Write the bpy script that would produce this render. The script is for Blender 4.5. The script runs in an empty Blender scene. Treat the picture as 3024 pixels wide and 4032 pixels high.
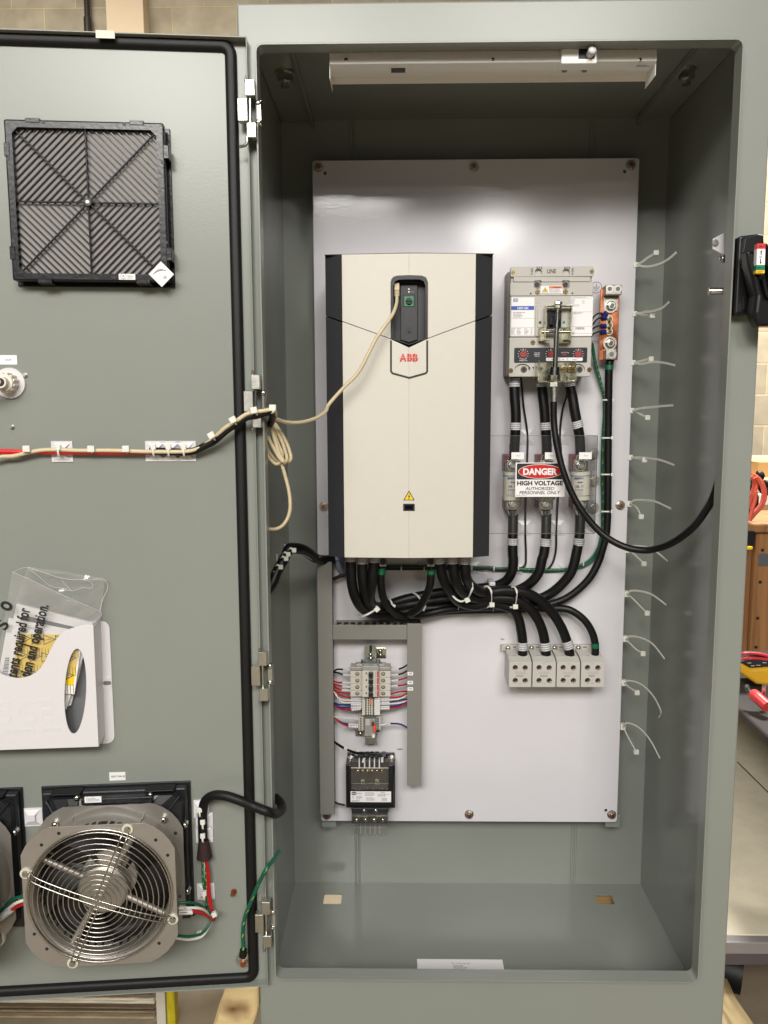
import bpy, bmesh, math, random
from mathutils import Vector, Matrix
from mathutils.geometry import tessellate_polygon
random.seed(7)
scn = bpy.context.scene
COL = scn.collection
# ------------------------------------------------------------------ camera
H = 1.6                                   # camera height above the workshop floor
FPX = 3150.0
_d = Vector((83, (FPX*FPX+48*83)/386, FPX)).normalized()
_y = Vector((48, -386, FPX)).normalized()
_z = -_d
_x = _y.cross(_z)
M3 = Matrix((_x, _y, _z))                 # rows: world axes seen from the lens
CAM = Vector((0, 0, H))
cd = bpy.data.cameras.new('camera'); cam = bpy.data.objects.new('camera', cd); COL.objects.link(cam)
cd.sensor_fit = 'VERTICAL'; cd.sensor_height = 36; cd.sensor_width = 27
cd.lens = 36*FPX/4032; cd.clip_start = 0.05; cd.clip_end = 200
cx_, cy_, cz_ = M3@Vector((1,0,0)), M3@Vector((0,-1,0)), M3@Vector((0,0,-1))
mw = Matrix.Identity(4)
for i in range(3):
    mw[i][0], mw[i][1], mw[i][2] = cx_[i], cy_[i], cz_[i]
mw[2][3] = H
cam.matrix_world = mw
scn.camera = cam
# ------------------------------------------------------------------ world + lamps
w = bpy.data.worlds.new('World'); scn.world = w; w.use_nodes = True
bg = w.node_tree.nodes['Background']
bg.inputs[0].default_value = (1.0, 0.97, 0.92, 1); bg.inputs[1].default_value = 0.075
def lamp(name, loc, target, sx, sy, power, col=(1, 0.965, 0.91)):
    l = bpy.data.lights.new(name, 'AREA'); l.shape = 'RECTANGLE'; l.size = sx; l.size_y = sy
    l.energy = power; l.color = col
    o = bpy.data.objects.new(name, l); COL.objects.link(o)
    o.location = loc
    o.rotation_euler = (Vector(target)-Vector(loc)).to_track_quat('-Z', 'Y').to_euler()
    return o
lamp('ceiling_or_fill_lamp', (1.36, -7.3, H+2.5), (0.3, 1.5, 0.9), 0.65, 0.18, 24)
lamp('ceiling_or_fill_lamp', (-0.7, -4.5, H+2.7), (0.0, 1.8, 0.0), 1.4, 1.0, 125)
lamp('ceiling_or_fill_lamp', (1.15, -3.5, H+2.85), (0.2, 2.0, -0.4), 1.6, 1.2, 165)
lamp('ceiling_or_fill_lamp', (-0.1, -0.7, H+2.9), (-0.1, 1.7, 0.3), 1.6, 1.0, 14)  # added fill lamp, reaches door and front more than the upper interior
lamp('ceiling_or_fill_lamp', (-1.0, -3.5, H+2.85), (0.2, 2.0, -0.4), 1.6, 1.2, 115)
lamp('ceiling_or_fill_lamp', (-2.7, -4.0, H+2.6), (-0.2, 2.0, -0.2), 1.8, 1.3, 90)
lamp('ceiling_or_fill_lamp', (2.0, 3.4, H+2.6), (1.9, 3.2, 0.0), 1.2, 0.6, 360)  # added fill lamp to brighten the cart deck and right background
lamp('ceiling_or_fill_lamp', (-2.2, 3.2, H+2.6), (-2.0, 3.8, 0.0), 1.2, 0.6, 120)  # added fill lamp to brighten the block wall at left
vs = scn.view_settings
vs.view_transform = 'Standard'; vs.look = 'None'; vs.exposure = 0.0; vs.gamma = 1.0; vs.use_curve_mapping = False
# ------------------------------------------------------------------ frames: pixel of the photo -> point on a real plane
class Frame:
    def __init__(s, o, ex, n, up=(0, 0, 1)):
        s.o, s.ex, s.n, s.up = Vector(o), Vector(ex).normalized(), Vector(n).normalized(), Vector(up).normalized()
    def w(s, a, b, c=0.0):
        return s.o+s.ex*a+s.up*b+s.n*c
    def p(s, q, c=0.0):                       # photo pixel q -> (a, b) on the plane c
        r = M3@Vector((q[0]-1512, q[1]-2016, FPX))
        t = (c-(CAM-s.o).dot(s.n))/r.dot(s.n)
        P = CAM+r*t-s.o
        return P.dot(s.ex), P.dot(s.up)
    def W(s, q, c=0.0):
        a, b = s.p(q, c); return s.w(a, b, c)
    def r(s, x0, y0, x1, y1, c=0.0, K=None):
        if K: (x0, y0), (x1, y1) = K(x0, y0), K(x1, y1)
        xm, ym = (x0+x1)/2, (y0+y1)/2
        return s.p((x0, ym), c)[0], s.p((x1, ym), c)[0], s.p((xm, y1), c)[1], s.p((xm, y0), c)[1]
def cr(x0, y0, k): return lambda x, y: (x0+x/k, y0+y/k)
PY = 2.10
PF = Frame((0, PY, H), (1, 0, 0), (0, -1, 0))           # mounting panel; c grows toward the viewer
th = math.radians(5.35)
_n = Vector((math.sin(th), -math.cos(th), 0))
DF = Frame(Vector((-0.277, 1.58, H))-_n*0.022, (math.cos(th), math.sin(th), 0), _n)   # inner sheet of the open door
K1 = cr(0, 0, 1.508); K2 = cr(0, 1300, 1.3825); K3 = cr(0, 2200, 2.765); K5 = cr(0, 3000, 1.3825)
KB = cr(1900, 980, 2.552); KF = cr(1900, 1600, 2.552); KD = cr(1250, 950, 2.37); KL = cr(1240, 2150, 2.37)
KX = cr(1240, 2800, 3.318); KT = cr(1900, 2200, 2.765); KH = cr(1040, 2100, 3.606); KE = cr(850, 1400, 2.212)
KR = cr(2450, 900, 2.01); KS = cr(2400, 1900, 1.843); KW = cr(2850, 850, 4.425); KG = cr(1280, 160, 1.238)
# ------------------------------------------------------------------ materials
def S(r, g, b):
    f = lambda v: (v/255/12.92 if v/255 <= 0.04045 else ((v/255+0.055)/1.055)**2.4)
    return (f(r), f(g), f(b))
MATS = {}
def mat(name, col, rough=0.5, metal=0.0, bump=0.0, bscale=200.0, var=0.0, vscale=8.0, coat=0.0, spec=0.5, stretch=None, rvar=0.0, emit=0):
    m = bpy.data.materials.new(name); m.use_nodes = True
    nt = m.node_tree; b = nt.nodes['Principled BSDF']
    b.inputs['Base Color'].default_value = (*col, 1); b.inputs['Roughness'].default_value = rough
    b.inputs['Metallic'].default_value = metal; b.inputs['Coat Weight'].default_value = coat
    b.inputs['Specular IOR Level'].default_value = spec
    if emit:
        b.inputs['Emission Color'].default_value = (*col, 1); b.inputs['Emission Strength'].default_value = emit
    tc = nt.nodes.new('ShaderNodeNewGeometry'); src = tc.outputs['Position']
    if stretch:
        mp = nt.nodes.new('ShaderNodeMapping'); mp.inputs['Scale'].default_value = stretch
        nt.links.new(src, mp.inputs[0]); src = mp.outputs[0]
    if bump:
        nz = nt.nodes.new('ShaderNodeTexNoise'); nz.inputs['Scale'].default_value = bscale; nz.inputs['Detail'].default_value = 3
        nt.links.new(src, nz.inputs['Vector'])
        bp = nt.nodes.new('ShaderNodeBump'); bp.inputs['Strength'].default_value = bump; bp.inputs['Distance'].default_value = 0.001
        nt.links.new(nz.outputs[0], bp.inputs['Height']); nt.links.new(bp.outputs[0], b.inputs['Normal'])
    if var or rvar:
        nz = nt.nodes.new('ShaderNodeTexNoise'); nz.inputs['Scale'].default_value = vscale; nz.inputs['Detail'].default_value = 6
        nz.inputs['Roughness'].default_value = 0.62
        nt.links.new(src, nz.inputs['Vector'])
        if var:
            mx = nt.nodes.new('ShaderNodeMapRange'); mx.inputs[1].default_value = 0.3; mx.inputs[2].default_value = 0.7
            mx.inputs[3].default_value = 1-var; mx.inputs[4].default_value = 1+var
            nt.links.new(nz.outputs[0], mx.inputs[0])
            sc_ = nt.nodes.new('ShaderNodeVectorMath'); sc_.operation = 'SCALE'; sc_.inputs[0].default_value = col
            nt.links.new(mx.outputs[0], sc_.inputs['Scale']); nt.links.new(sc_.outputs[0], b.inputs['Base Color'])
        if rvar:
            mr = nt.nodes.new('ShaderNodeMapRange'); mr.inputs[1].default_value = 0.3; mr.inputs[2].default_value = 0.7
            mr.inputs[3].default_value = max(0.02, rough-rvar); mr.inputs[4].default_value = rough+rvar
            nt.links.new(nz.outputs[0], mr.inputs[0]); nt.links.new(mr.outputs[0], b.inputs['Roughness'])
    MATS[name] = m
    return m
paint = mat('grey_enamel', S(136, 140, 133), 0.27, spec=0.3, bump=0.10, bscale=260, var=0.025, vscale=3)
paint_in = mat('grey_enamel_inside', S(136, 140, 133), 0.16, bump=0.08, bscale=260, var=0.03, vscale=3)
pwhite = mat('white_enamel', S(214, 212, 216), 0.09, bump=0.13, bscale=200, var=0.02, vscale=4)
rubber = mat('black_rubber', (0.006, 0.0055, 0.0055), 0.5, spec=.35, bump=0.5, bscale=500)
cable_m = mat('black_cable', (0.005, 0.005, 0.005), 0.42, spec=.35, bump=0.25, bscale=350)
blackp = mat('black_plastic', (0.011, 0.012, 0.015), 0.30, bump=0.15, bscale=300)
darkgrey = mat('charcoal_plastic', S(40, 40, 43), 0.48, bump=0.25, bscale=900)
cream = mat('cream_plastic', S(204, 200, 189), 0.50, bump=0.2, bscale=1100, var=0.012, vscale=40)
zinc = mat('zinc', S(196, 195, 186), 0.36, 1.0, bump=0.1, bscale=300, var=0.06, vscale=90, rvar=0.05)
zincy = mat('yellow_zinc', S(186, 183, 160), 0.25, 1.0, var=0.12, vscale=60, rvar=0.08)
steel = mat('steel', S(200, 198, 190), 0.2, 1.0, var=0.08, vscale=50)
chrome = mat('chrome_wire', S(196, 192, 184), 0.24, 1.0)
castal = mat('cast_aluminium', S(174, 169, 162), 0.45, 0.75, bump=0.2, bscale=500, var=0.06, vscale=14)
copper = mat('copper', S(200, 124, 90), 0.30, 1.0, var=0.16, vscale=26, rvar=0.12)
copperd = mat('copper_stud', S(176, 108, 80), 0.38, 0.9, var=0.1, vscale=200)
brass = mat('brass', S(140, 120, 80), 0.3, 1.0, var=0.1, vscale=200)
nylon = mat('white_nylon', S(222, 222, 212), 0.38, spec=0.6)
whitep = mat('white_plastic', S(216, 214, 216), 0.36, bump=0.1, bscale=500)
paper = mat('white_paper', S(236, 234, 234), 0.62)
ink = mat('black_ink', (0.012, 0.012, 0.012), 0.5)
inkg = mat('grey_ink', (0.16, 0.16, 0.17), 0.6)
inkl = mat('faint_ink', (0.42, 0.42, 0.43), 0.6)
red = mat('red_paint', S(196, 32, 30), 0.4)
logored = mat('logo_red', S(206, 38, 30), 0.45)
redp = mat('red_wire', S(176, 26, 30), 0.36)
bluew = mat('blue_wire', S(26, 50, 120), 0.36)
bluep = mat('blue_print', S(30, 78, 168), 0.4)
navy = mat('navy_print', S(36, 52, 120), 0.5)
bluet = mat('blue_terminal', S(26, 34, 110), 0.3)
green = mat('green_wire', S(8, 92, 66), 0.36)
greent = mat('green_tape', S(14, 96, 60), 0.42)
greeni = mat('green_inset', S(40, 128, 84), 0.35, var=0.15, vscale=300)
yellow = mat('yellow_print', S(240, 205, 30), 0.45)
orange = mat('orange_print', S(225, 110, 45), 0.45)
whitew = mat('white_wire', S(222, 218, 210), 0.4)
beigew = mat('beige_cable', S(206, 190, 155), 0.42, var=0.03, vscale=60)
ductg = mat('grey_duct', S(128, 127, 121), 0.5, bump=0.1, bscale=700)
blockg = mat('light_grey_plastic', S(192, 189, 182), 0.48, bump=0.2, bscale=900, var=0.02, vscale=30)
breakg = mat('breaker_grey', S(184, 181, 174), 0.48, bump=0.25, bscale=900, var=0.02, vscale=30)
breakd = mat('breaker_base', S(128, 124, 118), 0.5)
mcbg = mat('device_grey', S(200, 196, 186), 0.45)
relayg = mat('grey_cover', S(150, 148, 143), 0.4)
railg = mat('rail_zinc', S(168, 176, 164), 0.3, 0.9, var=0.06, vscale=60)
fusec = mat('fuse_body', S(198, 196, 180), 0.42)
darkred = mat('dark_red_insulator', S(110, 22, 26), 0.4)
filterm = mat('filter_mat', S(150, 146, 143), 0.95, bump=0.6, bscale=600, var=0.09, vscale=420)
corein = mat('black_core', (0.008, 0.008, 0.01), 0.33, bump=0.2, bscale=200)
nylonw = mat('washer_nylon', S(205, 202, 184), 0.45)
def clear(name, tint, refl=0.08, rough=0.03, haze=0.0, hazecol=(0.8, 0.8, 0.8)):
    m = bpy.data.materials.new(name); m.use_nodes = True; nt = m.node_tree; nt.nodes.clear()
    out = nt.nodes.new('ShaderNodeOutputMaterial'); tr = nt.nodes.new('ShaderNodeBsdfTransparent'); tr.inputs[0].default_value = (*tint, 1)
    gl = nt.nodes.new('ShaderNodeBsdfGlossy'); gl.inputs['Roughness'].default_value = rough
    df = nt.nodes.new('ShaderNodeBsdfDiffuse'); df.inputs[0].default_value = (*hazecol, 1)
    lw = nt.nodes.new('ShaderNodeLayerWeight'); lw.inputs[0].default_value = 0.25
    ma = nt.nodes.new('ShaderNodeMath'); ma.operation = 'MULTIPLY_ADD'; ma.inputs[1].default_value = 0.5; ma.inputs[2].default_value = refl
    nt.links.new(lw.outputs['Fresnel'], ma.inputs[0])
    m1 = nt.nodes.new('ShaderNodeMixShader'); m1.inputs[0].default_value = haze
    nt.links.new(tr.outputs[0], m1.inputs[1]); nt.links.new(df.outputs[0], m1.inputs[2])
    m2 = nt.nodes.new('ShaderNodeMixShader'); nt.links.new(ma.outputs[0], m2.inputs[0])
    nt.links.new(m1.outputs[0], m2.inputs[1]); nt.links.new(gl.outputs[0], m2.inputs[2])
    nt.links.new(m2.outputs[0], out.inputs[0]); MATS[name] = m
    return m
acrylic = clear('clear_acrylic', (0.985, 0.985, 0.985), 0.005, 0.03, 0.012)
acryedge = clear('acrylic_edge', (0.55, 0.57, 0.57), 0.1, 0.1, 0.3, (0.5, 0.5, 0.5))
clearp = clear('clear_plastic', (0.96, 0.96, 0.96), 0.01, 0.05, 0.014)
film = clear('polythene_film', (0.94, 0.94, 0.94), 0.09, 0.13, 0.13, (0.9, 0.9, 0.9))
def wood(name, c1, c2, scale=1.0, axis='X'):
    m = bpy.data.materials.new(name); m.use_nodes = True; nt = m.node_tree; b = nt.nodes['Principled BSDF']
    g = nt.nodes.new('ShaderNodeNewGeometry'); mp = nt.nodes.new('ShaderNodeMapping')
    mp.inputs['Scale'].default_value = (3*scale if axis == 'X' else 40*scale, 40*scale if axis != 'Y' else 3*scale, 3*scale if axis == 'Z' else 40*scale)
    nt.links.new(g.outputs['Position'], mp.inputs[0])
    nz = nt.nodes.new('ShaderNodeTexNoise'); nz.inputs['Scale'].default_value = 1.0; nz.inputs['Detail'].default_value = 5; nz.inputs['Distortion'].default_value = 1.2
    nt.links.new(mp.outputs[0], nz.inputs[0])
    cr_ = nt.nodes.new('ShaderNodeValToRGB'); cr_.color_ramp.elements[0].position = 0.36; cr_.color_ramp.elements[1].position = 0.62
    cr_.color_ramp.elements[0].color = (*c1, 1); cr_.color_ramp.elements[1].color = (*c2, 1)
    nt.links.new(nz.outputs[0], cr_.inputs[0]); nt.links.new(cr_.outputs[0], b.inputs['Base Color'])
    b.inputs['Roughness'].default_value = 0.7; MATS[name] = m
    return m
pine = wood('pine_timber', S(180, 142, 92), S(208, 176, 124), 0.5)
crate_w = wood('crate_timber', S(128, 86, 48), S(160, 114, 68), 0.5, 'Z')
dunnage = wood('weathered_timber', S(120, 100, 70), S(190, 168, 122), 0.7, 'Y')
# ------------------------------------------------------------------ mesh builder
_font_cache = {}
def glyphs(s, bold=0.0, shear=0.0, ext=0.0):
    if ext:
        cu = bpy.data.curves.new('t', 'FONT'); cu.body = s; cu.offset = bold; cu.shear = shear; cu.resolution_u = 3; cu.extrude = .5; cu.bevel_depth = .02
        o = bpy.data.objects.new('t', cu); COL.objects.link(o)
        dg = bpy.context.evaluated_depsgraph_get(); me = o.evaluated_get(dg).to_mesh()
        V_ = [tuple(v.co) for v in me.vertices]; F_ = [tuple(p.vertices) for p in me.polygons]
        o.evaluated_get(dg).to_mesh_clear(); bpy.data.objects.remove(o); bpy.data.curves.remove(cu)
        lo = [min(v[i] for v in V_) for i in range(3)]; hi = [max(v[i] for v in V_) for i in range(3)]
        return [tuple((v[i]-lo[i])/(hi[i]-lo[i]) for i in range(3)) for v in V_], F_, 1
    k = (s, bold, shear)
    if k in _font_cache: return _font_cache[k]
    cu = bpy.data.curves.new('t', 'FONT'); cu.body = s; cu.offset = bold; cu.shear = shear; cu.resolution_u = 3
    o = bpy.data.objects.new('t', cu); COL.objects.link(o)
    dg = bpy.context.evaluated_depsgraph_get(); me = o.evaluated_get(dg).to_mesh()
    vs_ = [(v.co.x, v.co.y) for v in me.vertices]; fs = [tuple(p.vertices) for p in me.polygons]
    o.evaluated_get(dg).to_mesh_clear(); bpy.data.objects.remove(o); bpy.data.curves.remove(cu)
    xs = [v[0] for v in vs_]; ys = [v[1] for v in vs_]
    x0, x1, y0, y1 = min(xs), max(xs), min(ys), max(ys)
    vs_ = [((x-x0)/(x1-x0), (y-y0)/(y1-y0)) for x, y in vs_]
    _font_cache[k] = (vs_, fs, (x1-x0)/(y1-y0))
    return _font_cache[k]
def smooth_path(pts, n=6, closed=False):
    P = [Vector(p) for p in pts]
    if len(P) < 3 or n <= 1: return P
    out = []; N = len(P)
    rng = range(N) if closed else range(N-1)
    for i in rng:
        if closed: p0, p1, p2, p3 = P[(i-1) % N], P[i], P[(i+1) % N], P[(i+2) % N]
        else:
            p1, p2 = P[i], P[i+1]; p0 = P[i-1] if i else p1*2-p2; p3 = P[i+2] if i+2 < N else p2*2-p1
        # centripetal catmull-rom
        d1 = max((p1-p0).length, 1e-6)**0.5; d2 = max((p2-p1).length, 1e-6)**0.5; d3 = max((p3-p2).length, 1e-6)**0.5
        m1 = ((p1-p0)/d1-(p2-p0)/(d1+d2)+(p2-p1)/d2)*d2
        m2 = ((p2-p1)/d2-(p3-p1)/(d2+d3)+(p3-p2)/d3)*d2
        for k in range(n):
            t = k/n; t2 = t*t; t3 = t2*t
            out.append(p1*(2*t3-3*t2+1)+m1*(t3-2*t2+t)+p2*(-2*t3+3*t2)+m2*(t3-t2))
    if not closed: out.append(P[-1])
    return out
class MB:
    def __init__(s): s.v = []; s.f = []; s.m = []; s.sm = []; s.mats = []
    def mi(s, m):
        if m not in s.mats: s.mats.append(m)
        return s.mats.index(m)
    def add(s, vs_, fs, m, smooth=False):
        o = len(s.v); s.v.extend([Vector(v) for v in vs_]); k = s.mi(m)
        for f in fs: s.f.append(tuple(i+o for i in f)); s.m.append(k); s.sm.append(smooth)
        return s
    def box(s, fr, a0, a1, b0, b1, c0, c1, m, bev=0.0, seg=2):
        if a0 > a1: a0, a1 = a1, a0
        if b0 > b1: b0, b1 = b1, b0
        if c0 > c1: c0, c1 = c1, c0
        P = [(a, b, c) for c in (c0, c1) for b in (b0, b1) for a in (a0, a1)]
        F = [(0, 2, 3, 1), (4, 5, 7, 6), (0, 1, 5, 4), (2, 6, 7, 3), (0, 4, 6, 2), (1, 3, 7, 5)]
        if bev:
            bev = min(bev, 0.45*min(a1-a0, b1-b0, c1-c0))
            bm = bmesh.new(); vv = [bm.verts.new(p) for p in P]
            for f in F: bm.faces.new([vv[i] for i in f])
            bmesh.ops.bevel(bm, geom=bm.edges[:], offset=bev, segments=seg, profile=0.5, affect='EDGES')
            bm.verts.index_update()
            P = [v.co.copy() for v in bm.verts]; F = [tuple(v.index for v in f.verts) for f in bm.faces]; bm.free()
        return s.add([fr.w(*p) for p in P], F, m)
    def bx(s, fr, rect, c0, c1, m, bev=0.0, K=None, cm=None):       # rect measured in the photo at depth c1
        a0, a1, b0, b1 = fr.r(*rect, c1 if cm is None else cm, K)
        return s.box(fr, a0, a1, b0, b1, c0, c1, m, bev)
    def plate(s, fr, outer, holes, c0, c1, m, bev=0.0, back=True, cf=None, msides=None):
        if c0 > c1: c0, c1 = c1, c0
        area = sum(outer[i][0]*outer[(i+1) % len(outer)][1]-outer[(i+1) % len(outer)][0]*outer[i][1] for i in range(len(outer)))
        if area < 0: outer = outer[::-1]
        def inset(poly, d):
            out = []; n = len(poly)
            for i in range(n):
                p0, p1, p2 = Vector(poly[i-1]), Vector(poly[i]), Vector(poly[(i+1) % n])
                e1, e2 = (p1-p0), (p2-p1)
                if e1.length < 1e-9 or e2.length < 1e-9: out.append(tuple(p1)); continue
                e1.normalize(); e2.normalize()
                n1, n2 = Vector((-e1.y, e1.x)), Vector((-e2.y, e2.x)); q = n1+n2
                k = q.dot(n1)
                out.append(tuple(p1+q*(d/max(k, 0.5))))
            return out
        cf = cf or (lambda a, b: 0.0)
        rings = [(outer, c1)]
        if bev:
            rings = [(outer, c1-bev)] + [(inset(outer, bev*(1-math.cos(t))), c1-bev+bev*math.sin(t)) for t in (math.pi/6, math.pi/3, math.pi/2)]
        top, ct = rings[-1]
        loops = [top]+[list(h) for h in holes]
        flat = [p for lp in loops for p in lp]
        tris = tessellate_polygon([[Vector((p[0], p[1], 0)) for p in lp] for lp in loops])
        ntri = []
        for t in tris:
            p, q, r_ = (flat[i] for i in t)
            ar = (q[0]-p[0])*(r_[1]-p[1])-(r_[0]-p[0])*(q[1]-p[1])
            ntri.append(tuple(t) if ar > 0 else tuple(t[::-1]))
        s.add([fr.w(p[0], p[1], ct+cf(*p)) for p in flat], ntri, m)
        if back: s.add([fr.w(p[0], p[1], c0+cf(*p)) for p in flat], [t[::-1] for t in ntri], m)
        allr = [(outer, c0)]+rings if not bev else [(outer, c0)]+rings
        for (q0, z0), (q1, z1) in zip(allr[:-1], allr[1:]):
            n = len(q0)
            vs_ = [fr.w(p[0], p[1], z0+cf(*p)) for p in q0]+[fr.w(p[0], p[1], z1+cf(*p)) for p in q1]
            s.add(vs_, [(i, (i+1) % n, n+(i+1) % n, n+i) for i in range(n)], msides or m, smooth=False)
        for h in holes:
            n = len(h)
            vs_ = [fr.w(p[0], p[1], c0+cf(*p)) for p in h]+[fr.w(p[0], p[1], ct+cf(*p)) for p in h]
            s.add(vs_, [(i, n+i, n+(i+1) % n, (i+1) % n) for i in range(n)], msides or m)
        return s
    def cyl(s, p0, p1, r0, m, r1=None, seg=16, smooth=True, cap=True, rot=0.0):
        p0, p1 = Vector(p0), Vector(p1); r1 = r0 if r1 is None else r1
        ax = (p1-p0).normalized(); u = ax.orthogonal().normalized()
        if abs(ax.z) < 0.99: u = (Vector((0, 0, 1))-ax*ax.z).normalized()
        v = ax.cross(u)
        ring = lambda p, r: [p+(u*math.cos(2*math.pi*i/seg+rot)+v*math.sin(2*math.pi*i/seg+rot))*r for i in range(seg)]
        A, B = ring(p0, r0), ring(p1, r1)
        s.add(A+B, [(i, (i+1) % seg, seg+(i+1) % seg, seg+i) for i in range(seg)], m, smooth)
        if cap: s.add(A, [tuple(range(seg))[::-1]], m); s.add(B, [tuple(range(seg))], m)
        return s
    def hexn(s, fr, a, b, c0, c1, r, m, rot=0.3): return s.cyl(fr.w(a, b, c0), fr.w(a, b, c1), r, m, seg=6, smooth=False, rot=rot)
    def disc(s, fr, a, b, c0, c1, r, m, seg=24, r1=None): return s.cyl(fr.w(a, b, c0), fr.w(a, b, c1), r, m, r1=r1, seg=seg)
    def dome(s, p, ax, r, h, m, seg=14):
        p = Vector(p); ax = Vector(ax).normalized(); u = ax.orthogonal().normalized(); v = ax.cross(u); R = []
        for j in range(4):
            t = j/4*math.pi/2
            R += [p+ax*h*math.sin(t)+(u*math.cos(2*math.pi*i/seg)+v*math.sin(2*math.pi*i/seg))*r*math.cos(t) for i in range(seg)]
        R.append(p+ax*h); F = []
        for j in range(3): F += [(j*seg+i, j*seg+(i+1) % seg, (j+1)*seg+(i+1) % seg, (j+1)*seg+i) for i in range(seg)]
        F += [(3*seg+i, 3*seg+(i+1) % seg, 4*seg) for i in range(seg)]
        return s.add(R, F, m, True)
    def tube(s, pts, r, m, n=6, seg=10, closed=False, prof=None, up=None, rf=None):
        P = smooth_path(pts, n, closed)
        N = len(P); T = []
        for i in range(N):
            a = P[i-1] if (i or closed) else P[i]; b = P[(i+1) % N] if (i < N-1 or closed) else P[i]
            T.append((b-a).normalized())
        u = Vector(up) if up else T[0].orthogonal()
        rings = []
        if prof is None: prof = [(math.cos(2*math.pi*i/seg), math.sin(2*math.pi*i/seg)) for i in range(seg)]; flat = False
        else: flat = True
        if up is None and abs(T[0].dot(Vector((0, 1, 0)))) < 0.9: u = Vector((0, 1, 0))
        for i in range(N):
            if up: u = Vector(up)
            u = (u-T[i]*u.dot(T[i])).normalized(); v = T[i].cross(u)
            rr = r*(rf(i/(N-1)) if rf else 1)
            rings.append([P[i]+u*(x*rr)+v*(y*rr) for x, y in prof])
        k = len(prof); vs_ = [q for R in rings for q in R]; F = []
        for i in range(N if closed else N-1):
            j = (i+1) % N
            F += [(i*k+q, i*k+(q+1) % k, j*k+(q+1) % k, j*k+q) for q in range(k)]
        s.add(vs_, F, m, not flat)
        if not closed: s.add(rings[0], [tuple(range(k))[::-1]], m); s.add(rings[-1], [tuple(range(k))], m)
        return s
    def strap(s, pts, wd, tk, m, up=(0, 0, 1), n=6, closed=False):
        return s.tube(pts, 1.0, m, n=n, closed=closed, prof=[(wd/2, tk/2), (-wd/2, tk/2), (-wd/2, -tk/2), (wd/2, -tk/2)], up=up)
    def stroke(s, fr, pts, wd, c, m, closed=False, cf=None, tk=0.0):
        n = len(pts); L = []; R = []
        for i in range(n):
            p = Vector(pts[i]); a = Vector(pts[i-1]) if (i or closed) else None; b = Vector(pts[(i+1) % n]) if (i < n-1 or closed) else None
            e1 = (p-a).normalized() if a is not None else (b-p).normalized(); e2 = (b-p).normalized() if b is not None else e1
            q = Vector((-e1.y-e2.y, e1.x+e2.x)); k = max(q.dot(Vector((-e1.y, e1.x))), 0.4); q = q*(wd/2/k)
            L.append(p+q); R.append(p-q)
        cf = cf or (lambda a, b: 0)
        V_ = [fr.w(p.x, p.y, c+cf(p.x, p.y)) for p in L+R]
        F = [(i, n+i, n+(i+1) % n, (i+1) % n) for i in range(n if closed else n-1)]
        return s.add(V_, F, m)
    def poly(s, fr, pts, c, m): return s.plate(fr, pts, [], c-0.0003, c, m, back=False)
    def text(s, fr, txt, a0, a1, b0, b1, c, m, bold=0.0, shear=0.0, rot=0.0, back=0.0):
        vs_, fs, asp = glyphs(txt, bold, shear)
        ca, cb = (a0+a1)/2, (b0+b1)/2; wd, ht = (a1-a0), (b1-b0); co, si = math.cos(rot), math.sin(rot)
        if rot and wd < 0: wd = ht*asp
        P = []
        for x, y in vs_:
            x, y = (x-0.5)*wd, (y-0.5)*ht
            P.append(fr.w(ca+x*co-y*si, cb+x*si+y*co, c))
        return s.add(P, fs, m)
    def tx(s, fr, txt, rect, c, m, K=None, bold=0.0, shear=0.0):
        a0, a1, b0, b1 = fr.r(*rect, c, K)
        return s.text(fr, txt, a0, a1, b0, b1, c, m, bold, shear)
    def scrib(s, fr, rect, c, rows, m, K=None, fill=0.8, hh=0.45, seed=1):       # illegible small print: rows of short dashes
        a0, a1, b0, b1 = fr.r(*rect, c, K); rnd = random.Random(seed)
        V_ = []; F = []
        for i in range(rows):
            bt = b1-(b1-b0)*(i+0.5)/rows; h = (b1-b0)/rows*hh/2; a = a0; end = a0+(a1-a0)*(0.6+0.4*rnd.random())
            while a < end:
                l = (a1-a0)*(0.03+0.09*rnd.random())
                e = min(a+l, end); o = len(V_)
                V_ += [fr.w(a, bt-h, c), fr.w(e, bt-h, c), fr.w(e, bt+h, c), fr.w(a, bt+h, c)]; F.append((o, o+1, o+2, o+3))
                a = e+(a1-a0)*0.02*(1+2*(1-fill))
        return s.add(V_, F, m)
    def mesh(s, name, base):
        me = bpy.data.meshes.new(name)
        me.from_pydata([tuple(v-base) for v in s.v], [], s.f)
        for m in s.mats: me.materials.append(m)
        me.polygons.foreach_set('material_index', s.m); me.polygons.foreach_set('use_smooth', s.sm); me.update()
        return me
    def bb(s):
        return [min(v[i] for v in s.v) for i in range(3)], [max(v[i] for v in s.v) for i in range(3)]
def rrect(a0, a1, b0, b1, r, seg=4, corners=(1, 1, 1, 1)):
    out = []
    for (ca, cb, t0, on) in ((a1-r, b1-r, 0, corners[0]), (a0+r, b1-r, 90, corners[1]), (a0+r, b0+r, 180, corners[2]), (a1-r, b0+r, 270, corners[3])):
        if on:
            for i in range(seg+1):
                t = math.radians(t0+90*i/seg); out.append((ca+r*math.cos(t), cb+r*math.sin(t)))
        else: out.append((ca+(r if t0 in (0, 270) else -r), cb+(r if t0 in (0, 90) else -r)))
    return out
def circ(a, b, r, n=24, ry=None):
    return [(a+r*math.cos(2*math.pi*i/n), b+(ry or r)*math.sin(2*math.pi*i/n)) for i in range(n)]
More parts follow.
